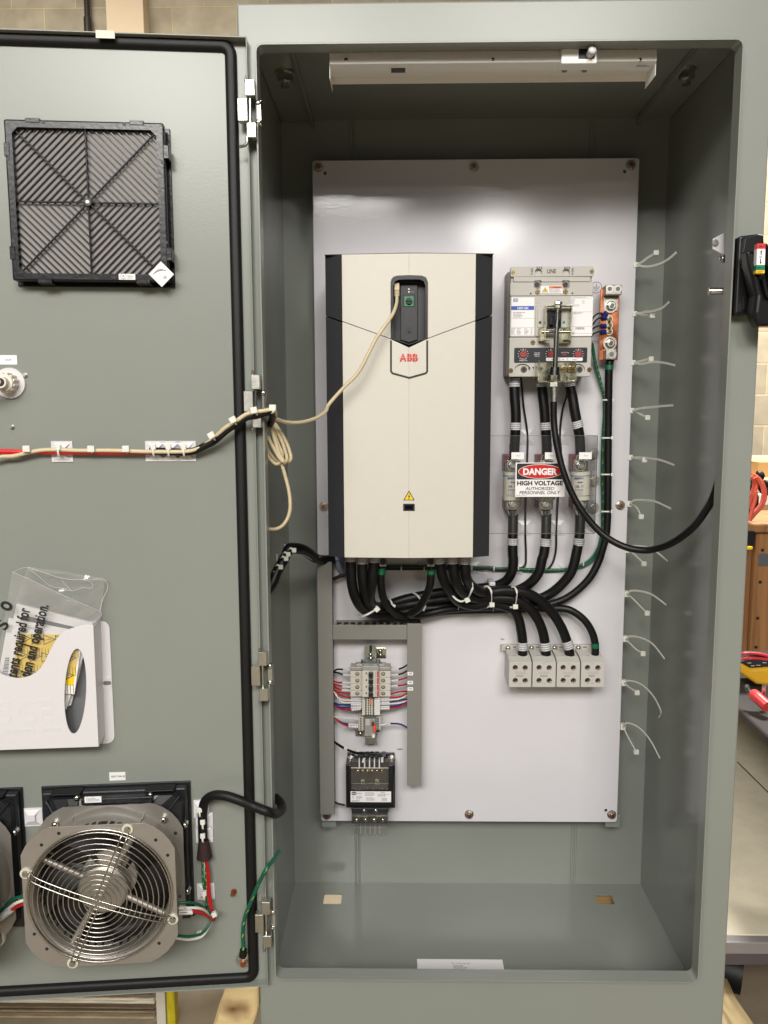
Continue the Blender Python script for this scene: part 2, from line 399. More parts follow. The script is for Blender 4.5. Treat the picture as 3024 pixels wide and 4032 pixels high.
# ------------------------------------------------------------------ things and parts
def props(o, label=None, cat=None, group=None, kind=None):
    if label: o['label'] = label
    if cat: o['category'] = cat
    if group: o['group'] = group
    if kind: o['kind'] = kind
class T:
    def __init__(s, name, label, cat, group=None): s.n, s.l, s.c, s.g = name, label, cat, group; s.parts = []
    def part(s, name, mb, label=None, sub=None):
        s.parts.append([name, mb, label, sub, None]); return len(s.parts)-1
    def done(s):
        lo = [min(p[1].bb()[0][i] for p in s.parts) for i in range(3)]; hi = [max(p[1].bb()[1][i] for p in s.parts) for i in range(3)]
        base = Vector(((lo[0]+hi[0])/2, (lo[1]+hi[1])/2, lo[2])); s.base = base
        e = bpy.data.objects.new(s.n, None); COL.objects.link(e); e.location = base; e.empty_display_size = 0.02
        props(e, s.l, s.c, s.g); s.root = e
        for p in s.parts:
            o = bpy.data.objects.new(p[0], p[1].mesh(p[0], base)); COL.objects.link(o); p[4] = o
            if p[2]: o['label'] = p[2]
            o.parent = e if p[3] is None else s.parts[p[3]][4]
        return s
def one(name, mb, label, cat, group=None, kind=None):
    lo, hi = mb.bb(); base = Vector(((lo[0]+hi[0])/2, (lo[1]+hi[1])/2, lo[2]))
    o = bpy.data.objects.new(name, mb.mesh(name, base)); COL.objects.link(o); o.location = base
    props(o, label, cat, group, kind); return o
def struct(name, mb):
    o = bpy.data.objects.new(name, mb.mesh(name, Vector((0, 0, 0)))); COL.objects.link(o); o['kind'] = 'structure'; return o
def copy_tree(o, delta, label, parent=None):
    c = o.copy(); COL.objects.link(c); c.parent = parent
    if parent is None: c.location = o.location+Vector(delta); c['label'] = label
    for ch in [q for q in COL.objects if q.parent == o]: copy_tree(ch, delta, label, c)
    return c

# ------------------------------------------------------------------ setting
def concrete(name, c, var, sc):
    return mat(name, c, 0.7, bump=0.3, bscale=60, var=var, vscale=sc)
floor_m = concrete('workshop_concrete', S(138, 126, 106), 0.22, 3.0)
mb = MB(); WF = Frame((0, 0, 0), (1, 0, 0), (0, 0, 1), up=(0, 1, 0))
mb.box(WF, -9, 9, -9, 5.5, -0.1, 0, floor_m); struct('floor', mb)
bw = bpy.data.materials.new('painted_block'); bw.use_nodes = True; nt = bw.node_tree; bs = nt.nodes['Principled BSDF']; bs.inputs['Roughness'].default_value = 0.8
g = nt.nodes.new('ShaderNodeNewGeometry'); sp = nt.nodes.new('ShaderNodeSeparateXYZ'); cb = nt.nodes.new('ShaderNodeCombineXYZ')
WALL = Frame((0, 5.3, H), (1, 0, 0), (0, -1, 0))
zj = WALL.p((3000, 1308))[1]+H; xj = WALL.p((678, 90))[0]
ax = nt.nodes.new('ShaderNodeMath'); ax.operation = 'ADD'; ax.inputs[1].default_value = 20-xj
az = nt.nodes.new('ShaderNodeMath'); az.operation = 'ADD'; az.inputs[1].default_value = 20-zj
nt.links.new(g.outputs['Position'], sp.inputs[0]); nt.links.new(sp.outputs[0], ax.inputs[0]); nt.links.new(sp.outputs[2], az.inputs[0])
nt.links.new(ax.outputs[0], cb.inputs[0]); nt.links.new(az.outputs[0], cb.inputs[1])
br = nt.nodes.new('ShaderNodeTexBrick'); br.inputs['Scale'].default_value = 1; br.inputs['Brick Width'].default_value = 0.4; br.inputs['Row Height'].default_value = 0.2
br.inputs['Mortar Size'].default_value = 0.006; br.inputs['Mortar Smooth'].default_value = 0.4; br.inputs['Bias'].default_value = 0.1
br.inputs['Color1'].default_value = (*S(170, 158, 134), 1); br.inputs['Color2'].default_value = (*S(152, 141, 120), 1); br.inputs['Mortar'].default_value = (*S(184, 168, 132), 1)
nt.links.new(cb.outputs[0], br.inputs['Vector'])
nz = nt.nodes.new('ShaderNodeTexNoise'); nz.inputs['Scale'].default_value = 9; nz.inputs['Detail'].default_value = 8; nt.links.new(g.outputs['Position'], nz.inputs['Vector'])
mr = nt.nodes.new('ShaderNodeMapRange'); mr.inputs[1].default_value = .3; mr.inputs[2].default_value = .7; mr.inputs[3].default_value = .82; mr.inputs[4].default_value = 1.12
nt.links.new(nz.outputs[0], mr.inputs[0]); vm = nt.nodes.new('ShaderNodeVectorMath'); vm.operation = 'SCALE'
nt.links.new(br.outputs[0], vm.inputs[0]); nt.links.new(mr.outputs[0], vm.inputs['Scale']); nt.links.new(vm.outputs[0], bs.inputs['Base Color'])
bp = nt.nodes.new('ShaderNodeBump'); bp.inputs['Strength'].default_value = .6; bp.inputs['Distance'].default_value = .006; bp.invert = True
nt.links.new(br.outputs['Fac'], bp.inputs['Height']); nt.links.new(bp.outputs[0], bs.inputs['Normal'])
mb = MB(); mb.box(WALL, -9, 9, -H, 3.4, -0.2, 0, bw)
one('block_wall', mb, 'tan painted concrete block wall behind the cabinet', 'wall')
mb = MB(); tanp = mat('beige_paint', S(206, 184, 152), 0.6, var=0.03, vscale=6)
mb.bx(WALL, (438, -400, 583, 1500), 0, 0.12, tanp, 0.004)
one('column_casing', mb, 'smooth beige boxed column against the block wall', 'column')
t = T('conduit', 'dark conduit pipe with a coupling running down the block wall left of the beige column', 'pipe')
mb = MB(); a, b = WALL.p((345, 90), 0.05); mb.cyl(WALL.w(a, 3.2, .05), WALL.w(a, b-0.6, .05), 0.017, mat('dark_pipe', S(62, 56, 50), 0.35, 0.4)); t.part('pipe', mb)
mb = MB(); b2 = WALL.p((345, 100), 0.05)[1]; mb.cyl(WALL.w(a, b2+.045, .05), WALL.w(a, b2-.05, .05), 0.023, MATS['dark_pipe']); t.part('coupling', mb); t.done()
# ------------------------------------------------------------------ cabinet
aL, bT = PF.p((930, 12), .498); aR = PF.p((2958, 1900), .498)[0]; bB = -1.372
oL, oR, oT, oB = -0.2595, 0.640, 0.683, -1.203
CW_L, CW_R, CW_T, CW_B, CBK = aL+.003, aR-.003, bT-.010, -1.354, -.080
cab = T('electrical_cabinet', 'tall grey steel enclosure standing open with its lit interior and white mounting plate showing', 'cabinet')
mb = MB()
op = rrect(oL, oR, oB, oT, .012)
mb.plate(PF, rrect(aL, aR, bB, bT, .004), [rrect(oL-.0035, oR+.0035, oB-.0035, oT+.0035, .015)], .488, .498, paint, bev=.004, back=True)
mb.plate(PF, rrect(oL-.0032, oR+.0032, oB-.0032, oT+.0032, .015), [op], .486, .521, paint, bev=.001)
bm = .0025
mb.box(PF, aL, aL+bm, bB, bT, CBK-bm, .488, paint_in); mb.box(PF, aR-bm, aR, bB, bT, CBK-bm, .488, paint_in)
mb.box(PF, aL, aR, CW_T, bT, CBK-bm, .488, paint_in); mb.box(PF, aL, aR, bB, bT, CBK-bm-.001, CBK, paint_in)
t_body = cab.part('body', mb)
# floor pan with two square cut-outs
FL = Frame((0, 0, H+CW_B), (1, 0, 0), (0, 0, 1), up=(0, 1, 0))
def quad(fr, q): return [fr.p(x) for x in q]
h1 = quad(FL, [(1273, 3559), (1343, 3559), (1346, 3518), (1277, 3518)]); h2 = quad(FL, [(2356, 3560), (2421, 3560), (2405, 3521), (2341, 3521)])
def axrect(q):
    xs = [p[0] for p in q]; ys = [p[1] for p in q]; x0, x1 = sum(sorted(xs)[:2])/2, sum(sorted(xs)[2:])/2; y0, y1 = sum(sorted(ys)[:2])/2, sum(sorted(ys)[2:])/2
    return rrect(x0, x1, y0, y1, .004, 3)
mb = MB(); mb.plate(FL, [(aL+bm, 1.612), (aR-bm, 1.612), (aR-bm, PY-CBK), (aL+bm, PY-CBK)], [axrect(h1), axrect(h2)], -.004, 0, paint_in); cab.part('floor_pan', mb)
mb = MB()
for q0, q1 in (((1385, 487), (1410, 3478)), ((2327, 487), (2262, 3480))):
    a0 = (PF.p(q0, CBK)[0]+PF.p(q1, CBK)[0])/2
    for d in (-.005, .005): mb.cyl(PF.w(a0+d, CW_T, CBK), PF.w(a0+d, CW_B, CBK), .0032, paint_in, seg=10)
cab.part('seam_rib', mb)
for a0, a1, na in ((CW_L+.0015, -.213, -.264), (.620, CW_R-.0015, .67)):
    mb = MB(); s_ = 1 if a0 < 0 else -1; e = a1 if a0 < 0 else a0
    mb.box(PF, a0, a1, CW_T-.004, CW_T-.0005, CBK+.002, .470, paint_in)
    mb.box(PF, e-.002, e+.002, CW_T-.020, CW_T-.004, CBK+.002, .470, paint_in); k = cab.part('ceiling_angle', mb)
    nb = MB(); CE = Frame((0, 0, H+CW_T-.004), (1, 0, 0), (0, 0, -1), up=(0, -1, 0))
    nq = CE.p((1123, 302) if a0 < 0 else (2704, 292), .01)
    nb.disc(CE, nq[0], nq[1], 0, .004, .021, zinc); nb.hexn(CE, nq[0], nq[1], .004, .022, .017, zinc); nb.disc(CE, nq[0], nq[1], .022, .032, .0095, steel)
    cab.part('hanger_nut', nb, sub=k)
# door
door = MB(); DW = -.95; dB, dT = -1.2213, .698
door.box(DF, DW, 0, dB, dT, -.0022, 0, paint)
for (a0, a1, b0, b1) in ((-.0022, 0, dB, dT), (DW, DW+.0022, dB, dT), (DW+.0022, -.0022, dT-.0022, dT), (DW+.0022, -.0022, dB, dB+.0022)):
    door.box(DF, a0, a1, b0, b1, 0, .022, paint, .0006, 1)
kd = cab.part('door', door, label='open grey door seen from its inner side')
g0a = DF.p((912, 400), .008)[0]; g0b = DF.p((500, 162), .008)[1]; g1b = DF.p((330, 3893), .008)[1]
gl = rrect(DW+.03, g0a, g1b, g0b, .018, 5)
gp = [(.0112, -.001), (.011, .005), (.0085, .0095), (.004, .0115), (-.004, .0115), (-.0085, .0095), (-.011, .005), (-.0112, -.001)]
mb = MB()
pts = [DF.w(a, b, 0) for a, b in gl]
n_ = len(pts); vs_ = []; F = []
ctr = Vector(((DW+.03+g0a)/2, (g0b+g1b)/2))
for i in range(n_):
    p = Vector(gl[i]); e1 = (p-Vector(gl[i-1])).normalized(); e2 = (Vector(gl[(i+1) % n_])-p).normalized(); q = Vector((-e1.y-e2.y, e1.x+e2.x)); kk = max(q.dot(Vector((-e1.y, e1.x))), .5)
    for x, c in gp: r_ = p+q*(x/kk); vs_.append(DF.w(r_.x, r_.y, c))
K_ = len(gp)
for i in range(n_):
    j = (i+1) % n_
    F += [(i*K_+q, j*K_+q, j*K_+q+1, i*K_+q+1) for q in range(K_-1)]
mb.add(vs_, F, rubber, True); cab.part('gasket', mb, sub=kd)
# hinges (knuckles, leaf, pin), at world positions on the gap
GY = Frame((-.268, 1.578, H), (1, 0, 0), (0, -1, 0))
for i, (hx, hy) in enumerate(((982, 432), (1004, 1582), (1032, 2665), (1045, 3640))):
    a, b = GY.p((hx, hy), .012)
    mb = MB(); bs_ = lambda m_, *r: m_.box(GY, a+r[0], a+r[1], b+r[2], b+r[3], r[4], r[5], zinc, .0008, 1)
    dark = mat('hinge_shadow_side', S(90, 90, 90), .3, .9) if 'hinge_shadow_side' not in MATS else MATS['hinge_shadow_side']
    bs_(mb, -.006, .011, .024, .052, -.004, .016)
    k = cab.part('hinge', mb)
    mb = MB(); bs_(mb, -.005, .012, -.050, -.024, -.004, .016); cab.part('hinge_knuckle', mb, sub=k)
    m2 = MB(); m2.box(GY, a-.022, a-.004, b-.019, b+.021, -.006, .012, zinc, .0008, 1); cab.part('hinge_leaf', m2, sub=k)
    m2 = MB(); m2.cyl(GY.w(a+.0005, b-.05, .006), GY.w(a+.0005, b+.05, .006), .0026, steel); 
    up_ = 1 if i in (1, 2) else -1
    m2.tube([GY.w(a-.006, b+up_*.048, .010), GY.w(a-.006, b+up_*.058, .011), GY.w(a-.010, b+up_*.064, .013), GY.w(a-.019, b+up_*.067, .017)] if i == 0 else [GY.w(a-.004, b+up_*.048, .010), GY.w(a-.003, b+up_*.060, .016)], .0028, steel, seg=8)
    m2.cyl(GY.w(a-.006, b-up_*.05, .010), GY.w(a-.006, b-up_*.062, .010), .0028, steel, r1=.0006)
    cab.part('hinge_pin', m2, sub=k)
    m2 = MB(); m2.box(GY, a+.010, a+.0195, b-.022, b+.022, -.012, -.002, steel, .001, 1)
    for d in (-.017, .017): m2.dome(GY.w(a+.014, b+d, -.002), (0, -1, 0), .0055, .003, steel)
    cab.part('hinge_plate', m2, sub=k)
cab.done()
# white mounting plate
pl = T('mounting_plate', 'large glossy white steel plate bolted inside the cabinet that carries all the devices', 'mounting plate')
a0 = (PF.p((1232, 640))[0]+PF.p((1262, 3220))[0])/2; a1 = (PF.p((2511, 640))[0]+PF.p((2436, 3220))[0])/2; b1 = PF.p((1870, 627))[1]; b0 = PF.p((1850, 3235))[1]
holes = []
for q in ((1280, 682), (2460, 675), (2386, 3191)):
    p = PF.p(q); holes.append(circ(p[0], p[1], .0045, 12))
mb = MB(); mb.plate(PF, rrect(a0, a1, b0, b1, .008), holes, -.003, 0, pwhite, bev=.0012)
fl_ = .016
for r_ in ((a0, a0+.002, b0+.01, b1-.01), (a1-.002, a1, b0+.01, b1-.01), (a0+.01, a1-.01, b0, b0+.002), (a0+.01, a1-.01, b1-.002, b1)): mb.box(PF, *r_, -fl_, -.0031, pwhite)
pl.part('plate', mb)
PLR = (a0, a1, b0, b1)
for q in ((1253, 655), (1867, 655), (2487, 647), (1273, 1995), (2445, 1990), (1285, 3215), (1848, 3211), (2411, 3212)):
    a, b = PF.p(q, .008); mb = MB()
    mb.disc(PF, a, b, 0, .0015, .0125, zinc, 20); mb.hexn(PF, a, b, .0015, .0095, .0095, zinc)
    mb.disc(PF, a, b, .0095, .013, .0055, copperd, 12); pl.part('nut', mb)
for q in ((2411, 3240), (1300, 3240)):
    a, b = PF.p(q, -.03); mb = MB(); mb.box(PF, a-.022, a+.018, b-.008, b+.03, CBK+.001, -.02, paint_in, .001); pl.part('bracket', mb)
pl.done()

# ------------------------------------------------------------------ motor drive
dr = T('motor_drive', 'large cream and charcoal motor drive with a red three-letter mark on its badge', 'motor drive')
CE_, CC, CO = .255, .2635, .236
xl = PF.p((1351, 1600), CE_)[0]; xr = PF.p((1868, 1600), CE_)[0]; xo0 = PF.p((1287, 1600), CO)[0]; xo1 = PF.p((1933, 1600), CO)[0]; xc = PF.p((1610, 1600), CC)[0]
bt = PF.p((1351, 1002), CE_)[1]; bb = PF.p((1357, 2195), CE_)[1]
cfn = lambda a, b: (CC-CE_)*(1-abs(a-xc)/max(xc-xl, xr-xc)) if xl <= a <= xr else 0.0
mb = MB(); ins = .004
mb.box(PF, xo0+ins, xo1-ins, bb+.006, bt-.002, .002, .218, darkgrey, .003)
dr.part('housing', mb)
spl = lambda q: PF.p(q, CE_)
pk = lambda x, y: PF.p(KD(x, y), .262)
pL, pR, pT = pk(684, 600)[0], pk(1030, 600)[0], pk(860, 322)[1]
sA, sB, sT = spl(KD(230, 745))[1], pk(680, 908)[1], pk(857, 968)[1]
rr = .014; gap = .0015
cap_l = [(pL, sB)]+[(pL, pT-rr)]+[(pL+rr-rr*math.cos(math.radians(t)), pT-rr+rr*math.sin(math.radians(t))) for t in (30, 60, 90)]+[(xc, pT+.001)]
outl = [(xl, bt), (xl, sA)]+cap_l+[(xc, bt)]
mir = lambda P: [((2*xc-x) if abs(x-xl) > 1e-6 else xr, y) for x, y in P]
mb = MB(); mb.plate(PF, outl, [], CE_-.012, CE_, cream, cf=cfn, bev=.0008)
mb.plate(PF, mir(outl), [], CE_-.012, CE_, cream, cf=cfn, bev=.0008); dr.part('upper_cover', mb)
outl = [(xl, bb), (xc, bb), (xc, sT-.006), (pL+.0005, sB-gap), (xl, sA-gap)]
mb = MB(); mb.plate(PF, outl, [], CE_-.012, CE_, cream, cf=cfn, bev=.0008); mb.plate(PF, mir(outl), [], CE_-.012, CE_, cream, cf=cfn, bev=.0008)
kcov = dr.part('lower_cover', mb)
# shield outline + mark
mb = MB(); sh = [pk(686, 925), pk(686, 1213), pk(700, 1232), pk(857, 1275), pk(1010, 1232), pk(1024, 1213), pk(1024, 925)]
mb.stroke(PF, sh, .0042, CE_+.0010, ink, cf=cfn); dr.part('badge_outline', mb, sub=kcov)
mb = MB(); L0 = (767, 842, 895); Lw = ('A', 'B', 'B')
for i, ch in enumerate(Lw):
    x0 = (767, 838, 888)[i]; x1 = (830, 884, 936)[i]
    a0, a1, b0, b1 = PF.r(*KD(x0, 1050), *KD(x1, 1120), CC); mb.text(PF, ch, a0, a1, b0, b1, CC+.0012, logored, bold=.045)
    mb.box(PF, (a0+a1)/2-.0003, (a0+a1)/2+.0003, b0-.0004, b1+.0004, CC+.001, CC+.0015, cream)
a0, a1, b0, b1 = PF.r(*KD(760, 1050), *KD(940, 1120), CC); mb.box(PF, a0, a1, (b0+b1)/2-.0003, (b0+b1)/2+.0003, CC+.001, CC+.0015, cream)
dr.part('maker_mark', mb, sub=kcov)
def warn(mb, fr, a, b0, w_, h_, c, bd=.0011):
    mb.poly(fr, [(a-w_/2, b0), (a+w_/2, b0), (a, b0+h_)], c, ink)
    k = bd*2.0/w_*1.6
    mb.poly(fr, [(a-w_/2*(1-k*1.5), b0+bd), (a+w_/2*(1-k*1.5), b0+bd), (a, b0+h_*(1-k*1.2))], c+.0004, yellow)
    bo = [(.06, .62), (-.10, .30), (.02, .33), (-.06, .08), (.02, .1), (-.02, .02), (-.1, .14), (-.08, .1), (.13, .42), (.0, .38), (.12, .62)]
    bo = [(.02, .64), (-.13, .33), (.02, .37), (-.05, .14), (-.09, .15), (0, .05), (.05, .17), (.02, .16), (.13, .45), (-.02, .41), (.1, .64)]
    mb.poly(fr, [(a+x*w_*.9, b0+y*h_*.95+h_*.02) for x, y in bo], c+.0008, ink)
mb = MB(); a0, a1, b0, b1 = PF.r(1588.5, 1931, 1632, 1969, CC); warn(mb, PF, (a0+a1)/2, b0, a1-a0, b1-b0, CC+.0012); dr.part('warning_triangle', mb, sub=kcov)
mb = MB(); a0, a1, b0, b1 = PF.r(1587.5, 1983.5, 1633, 2011.5, CC); mb.plate(PF, rrect(a0, a1, b0, b1, .0015), [], CC-.001, CC+.0008, ink)
mb.plate(PF, rrect(a0+.004, a1-.004, b0+.003, b1-.003, .001), [], CC, CC+.0015, mat('window_black', (.002, .002, .004), .15)); dr.part('indicator_window', mb, sub=kcov)
# dark side cheeks with the matching split
for sgn in (0, 1):
    sx = lambda a: a if not sgn else xo0+xo1-a
    e0, e1 = (xo0, xl-.0006) if not sgn else (xo1, xr+.0006)
    so = PF.p(KD(75, 690), CO)[1]
    for (ob, ot, ib, it, nm) in ((so, bt-.0, sA, bt, 'upper_side_panel'), (bb, so-gap*2, bb, sA-gap*2, 'lower_side_panel')):
        mb = MB(); V_ = [PF.w(e0, ob, CO), PF.w(e0, ot, CO), PF.w(e1, it, CE_-.001), PF.w(e1, ib, CE_-.001), PF.w(e0, ob, .05), PF.w(e0, ot, .05), PF.w(e1, it, .05), PF.w(e1, ib, .05)]
        F = [(0, 1, 2, 3), (4, 5, 1, 0), (1, 5, 6, 2), (0, 3, 7, 4)]
        if not sgn: F = [f[::-1] for f in F]
        mb.add(V_, F, darkgrey); dr.part(nm, mb)
mb = MB(); mb.plate(PF, [(xo0, bt), (xo1, bt), (xo1, bt+.001), (xc, bt+.004), (xo0, bt+.001)], [], .1, CE_-.004, darkgrey); dr.part('top_edge', mb)
# control recess
mb = MB(); zi = .2445
poly_o = [(pL, sB), (pL, pT-rr), (pL+.004, pT-.004), (pL+rr, pT), (xc, pT+.0005), (pR-rr, pT), (pR-.004, pT-.004), (pR, pT-rr), (pR, sB), (xc, sT)]
c0_ = (sum(p[0] for p in poly_o)/10, (pT+sT)/2)
poly_i = [(c0_[0]+(x-c0_[0])*.86, c0_[1]+(y-c0_[1])*.93-.003) for x, y in poly_o]
mb.plate(PF, poly_o, [poly_i], .224, .2575, blackp, cf=lambda a, b: .006); dr.part('recess_frame', mb)
rp = mat('recess_plastic', S(40, 41, 44), .5, bump=.2, bscale=900)
mb = MB(); mb.plate(PF, [(c0_[0]+(x-c0_[0])*.9, c0_[1]+(y-c0_[1])*.94) for x, y in poly_o], [], .2185, .232, rp)
a0, a1, b0, b1 = PF.r(*KD(773, 405), *KD(935, 920), .24); mb.plate(PF, [(a0, b1), (a1, b1), (a1, b0), ((a0+a1)/2, b0-.006), (a0, b0)], [], .231, .2395, rp, bev=.0015)
krec = dr.part('control_recess', mb)
mb = MB(); mb.bx(PF, (797, 495, 912, 613), .238, .2402, ink, .001, KD); mb.bx(PF, (809, 512, 899, 608), .2395, .2412, greeni, .0012, KD)
a, b = PF.p(KD(854, 556), .245); mb.disc(PF, a, b, .241, .248, .0078, blackp, 20, r1=.007); mb.box(PF, a-.007, a+.007, b-.0012, b+.0012, .248, .251, blackp, .0004); dr.part('memory_unit', mb, sub=krec)
mb = MB(); a, b = PF.p(KD(854, 828), .24); mb.disc(PF, a, b, .236, .2403, .0078, ink, 24); mb.dome(PF.w(a, b-.0045, .2403), (0, -1, 0), .002, .001, rp); dr.part('screw_hole', mb, sub=krec)
mb = MB()
for y in (447, 473): a, b = PF.p(KD(853, y), .24); mb.dome(PF.w(a, b, .2395), (0, -1, 0), .002, .001, mat('led_%d' % y, (.9, .9, .9), .3))
mb.scrib(PF, (864, 462, 925, 482), .2397, 1, inkg, KD); dr.part('indicator_lamp', mb, sub=krec)
# terminals under the drive
for q in ((603, 121, 666, 190), (1048, 121, 1115, 190)):
    mb = MB(); mb.bx(PF, q, .15, .19, blockg, .001, KL)
    a0, a1, b0, b1 = PF.r(*q, .19, KL); c = ((a0+a1)/2-.004*(1 if q[0] < 800 else -1)*0, (b0+b1)/2+.003); mb.disc(PF, *c, .19, .1915, .0105, inkg, 20); mb.disc(PF, *c, .1915, .193, .007, ink, 16)
    dr.part('earth_terminal', mb)
dr.done()
# ------------------------------------------------------------------ circuit breaker
bk = T('circuit_breaker', 'large grey moulded case breaker marked LINE with a steel linkage over its toggle', 'circuit breaker')
CB = .098
fa0 = PF.p(KB(274, 700), CB)[0]; fa1 = PF.p(KB(1104, 700), CB)[0]; fb1 = PF.p(KB(700, 180), CB)[1]; fb0 = PF.p(KB(680, 1285), CB)[1]
P6 = lambda x, y, c=CB: PF.p(KB(x, y), c)
mb = MB(); mb.box(PF, fa0-.002, fa1+.001, fb0+.004, fb1-.004, .001, .055, breakd, .003); mb.box(PF, fa0+.002, fa1-.002, fb0+.003, fb1-.003, .055, CB-.006, breakg, .003); bk.part('base', mb)
def seg_(y0, y1, ins=0): return rrect(fa0+ins, fa1-ins, P6(600, y1)[1], P6(600, y0)[1], .0035)
h = []
for x in (560, 839): a, b = P6(x, 236); h.append(circ(a, b, .0088, 20))
mb = MB(); mb.plate(PF, seg_(180, 282), h, CB-.012, CB+.002, breakg, bev=.0018)
pts = [P6(*q, CB+.002) for q in ((312, 281), (1085, 281), (1085, 320), (1078, 329), (880, 329), (865, 318), (808, 318), (796, 331), (598, 331), (586, 318), (532, 318), (520, 331), (322, 331), (312, 322))]
mb.plate(PF, pts, [], CB-.004, CB+.002, breakg, bev=.0012); kt = bk.part('line_cover', mb)
mb = MB(); mb.tx(PF, 'LINE', (650, 203, 738, 245), CB+.0024, ink, KB, bold=.02)
for x in (497, 905):
    a0, a1, b0, b1 = PF.r(x-11, 192, x+11, 238, CB+.0022, KB); mb.plate(PF, rrect(a0, a1, b0, b1, (a1-a0)*.45), [], CB+.001, CB+.0024, breakd); a, b = P6(x-4, 254); mb.disc(PF, a, b, CB+.002, CB+.0024, .0018, ink, 10)
for x0 in (535, 813):
    for k in range(3): a, b = P6(x0+12+k*22, 192); mb.box(PF, a-.0016, a+.0016, b-.0035, b+.003, CB+.002, CB+.0023, inkg)
bk.part('lettering', mb, sub=kt)
mb = MB(); mb.plate(PF, seg_(333, 470), [], CB-.012, CB-.0005, breakg, bev=.0012); bk.part('upper_face', mb)
mb = MB(); mb.plate(PF, seg_(474, 884, .0005), [], CB-.012, CB+.001, breakg, bev=.0015)
a0, a1, b0, b1 = PF.r(530, 565, 892, 880, CB, KB); mb.plate(PF, rrect(a0, a1, b0, b1, .004), [], CB, CB+.004, breakg, bev=.001)
a0, a1, b0, b1 = PF.r(548, 600, 866, 792, CB, KB); mb.plate(PF, rrect(a0, a1, b0, b1, .003), [], CB, CB+.006, breakg, bev=.001)
for x in (559, 843): a, b = P6(x, 518); mb.disc(PF, a, b, CB+.0009, CB+.0016, .0074, breakg, 20)
bk.part('middle_face', mb)
mb = MB(); a0, a1, b0, b1 = PF.r(648, 620, 792, 800, CB+.006, KB); mb.box(PF, a0, a1, b0, b1, CB, CB+.0072, ink, .001); mb.box(PF, a0+.004, a1-.004, (b0+b1)/2-.014, (b0+b1)/2+.006, CB+.006, CB+.022, blackp, .002)
for (x, y, m_) in ((578, 740, ink), (817, 738, greeni)): a, b = P6(x, y, CB+.006); mb.box(PF, a-.003, a+.003, b-.003, b+.003, CB+.005, CB+.0066, m_)
bk.part('toggle', mb)
hl = []
for x in (401, 690, 962):
    a, b = P6(x, 1210); hl.append(circ(a, b, .0195 if x < 900 else .0165, 22, .0135))
mb = MB(); mb.plate(PF, seg_(888, 1285), hl, CB-.014, CB, breakg, bev=.0022); kl = bk.part('lower_face', mb)
mb = MB(); mb.box(PF, fa0+.004, fa1-.004, fb0+.004, fb0+.05, .06, CB-.010, blackp)
for x in (401, 690, 962): a, b = P6(x, 1210); mb.disc(PF, a+.004, b, CB-.012, CB-.004, .0095, steel, 16, r1=.008); mb.disc(PF, a+.004, b, CB-.004, CB-.0035, .0052, ink, 12)
bk.part('lug_recess', mb)
mb = MB()
for (x, y) in ((303, 237), (1096, 229), (553, 431), (834, 429), (506, 940), (866, 937), (284, 1222), (1073, 1213)):
    a, b = P6(x, y); mb.disc(PF, a, b, CB-.003, CB+.0032, .0062, brass, 16, r1=.0054)
    mb.box(PF, a-.0045, a+.0045, b-.0006, b+.0006, CB+.003, CB+.0036, ink); mb.box(PF, a-.0006, a+.0006, b-.0045, b+.0045, CB+.0031, CB+.0038, ink)
bk.part('cover_screw', mb)
for x in (553, 838):
    mb = MB(); a, b = P6(x, 360); mb.disc(PF, a, b, CB-.002, CB+.0004, .0105, breakd, 6); mb.disc(PF, a-.0015, b, CB, CB+.0012, .0062, ink, 16); bk.part('port', mb)
mb = MB()
for (x, y) in ((484, 449), (903, 445), (471, 1194), (510, 1194)): a, b = P6(x, y); mb.disc(PF, a, b, CB-.002, CB+.0003, .0022, ink, 10)
bk.part('pin_hole', mb)
# labels of the breaker
mb = MB(); a0, a1, b0, b1 = PF.r(290, 488, 518, 872, CB+.0015, KB); mb.plate(PF, rrect(a0, a1, b0, b1, .001), [], CB, CB+.0016, paper)
cc = CB+.0018
mb.bx(PF, (288, 574, 518, 614), cc-.0005, cc, bluep, 0, KB); mb.tx(PF, 'UBW 600', (350, 583, 460, 607), cc+.0002, paper, KB, bold=.02)
mb.bx(PF, (310, 499, 355, 530), cc-.0005, cc, bluep, 0, KB); mb.tx(PF, 'WEG', (314, 505, 351, 524), cc+.0002, paper, KB, bold=.03)
for y in (697, 790): mb.bx(PF, (290, y, 518, y+2), cc-.0003, cc, inkg, 0, KB)
mb.scrib(PF, (308, 632, 430, 692), cc, 4, inkg, KB, seed=2)
for x in (288, 345, 420, 483): mb.scrib(PF, (x, 796, x+(45 if x < 480 else 22), 862), cc, 5, inkg, KB, seed=x)
bk.part('rating_label', mb, label='white rating label with a blue band at the left of the breaker')
mb = MB(); a0, a1, b0, b1 = PF.r(878, 480, 1106, 874, cc, KB); mb.plate(PF, rrect(a0, a1, b0, b1, .001), [], CB, CB+.0016, paper)
for y in (494, 632, 780, 848): mb.bx(PF, (880, y, 1100, y+2), cc-.0003, cc, inkg, 0, KB)
mb.scrib(PF, (882, 484, 1070, 492), cc, 1, inkg, KB, seed=5); mb.scrib(PF, (880, 500, 935, 556), cc, 5, inkg, KB, seed=6); mb.scrib(PF, (1003, 512, 1030, 552), cc, 4, inkl, KB, seed=8)
mb.scrib(PF, (905, 558, 1000, 580), cc, 2, inkg, KB, seed=7); mb.scrib(PF, (905, 636, 1040, 656), cc, 2, inkg, KB, seed=9); mb.scrib(PF, (900, 836, 930, 862), cc, 2, inkg, KB, seed=10)
x = 934
rb = random.Random(4)
while x < 1026: w_ = rb.choice((2, 3, 6)); mb.bx(PF, (x, 787, x+w_, 810), cc-.0003, cc, ink, 0, KB); x += w_+rb.choice((3, 4))
bk.part('data_label', mb, label='white data label with a bar code at the right of the breaker')
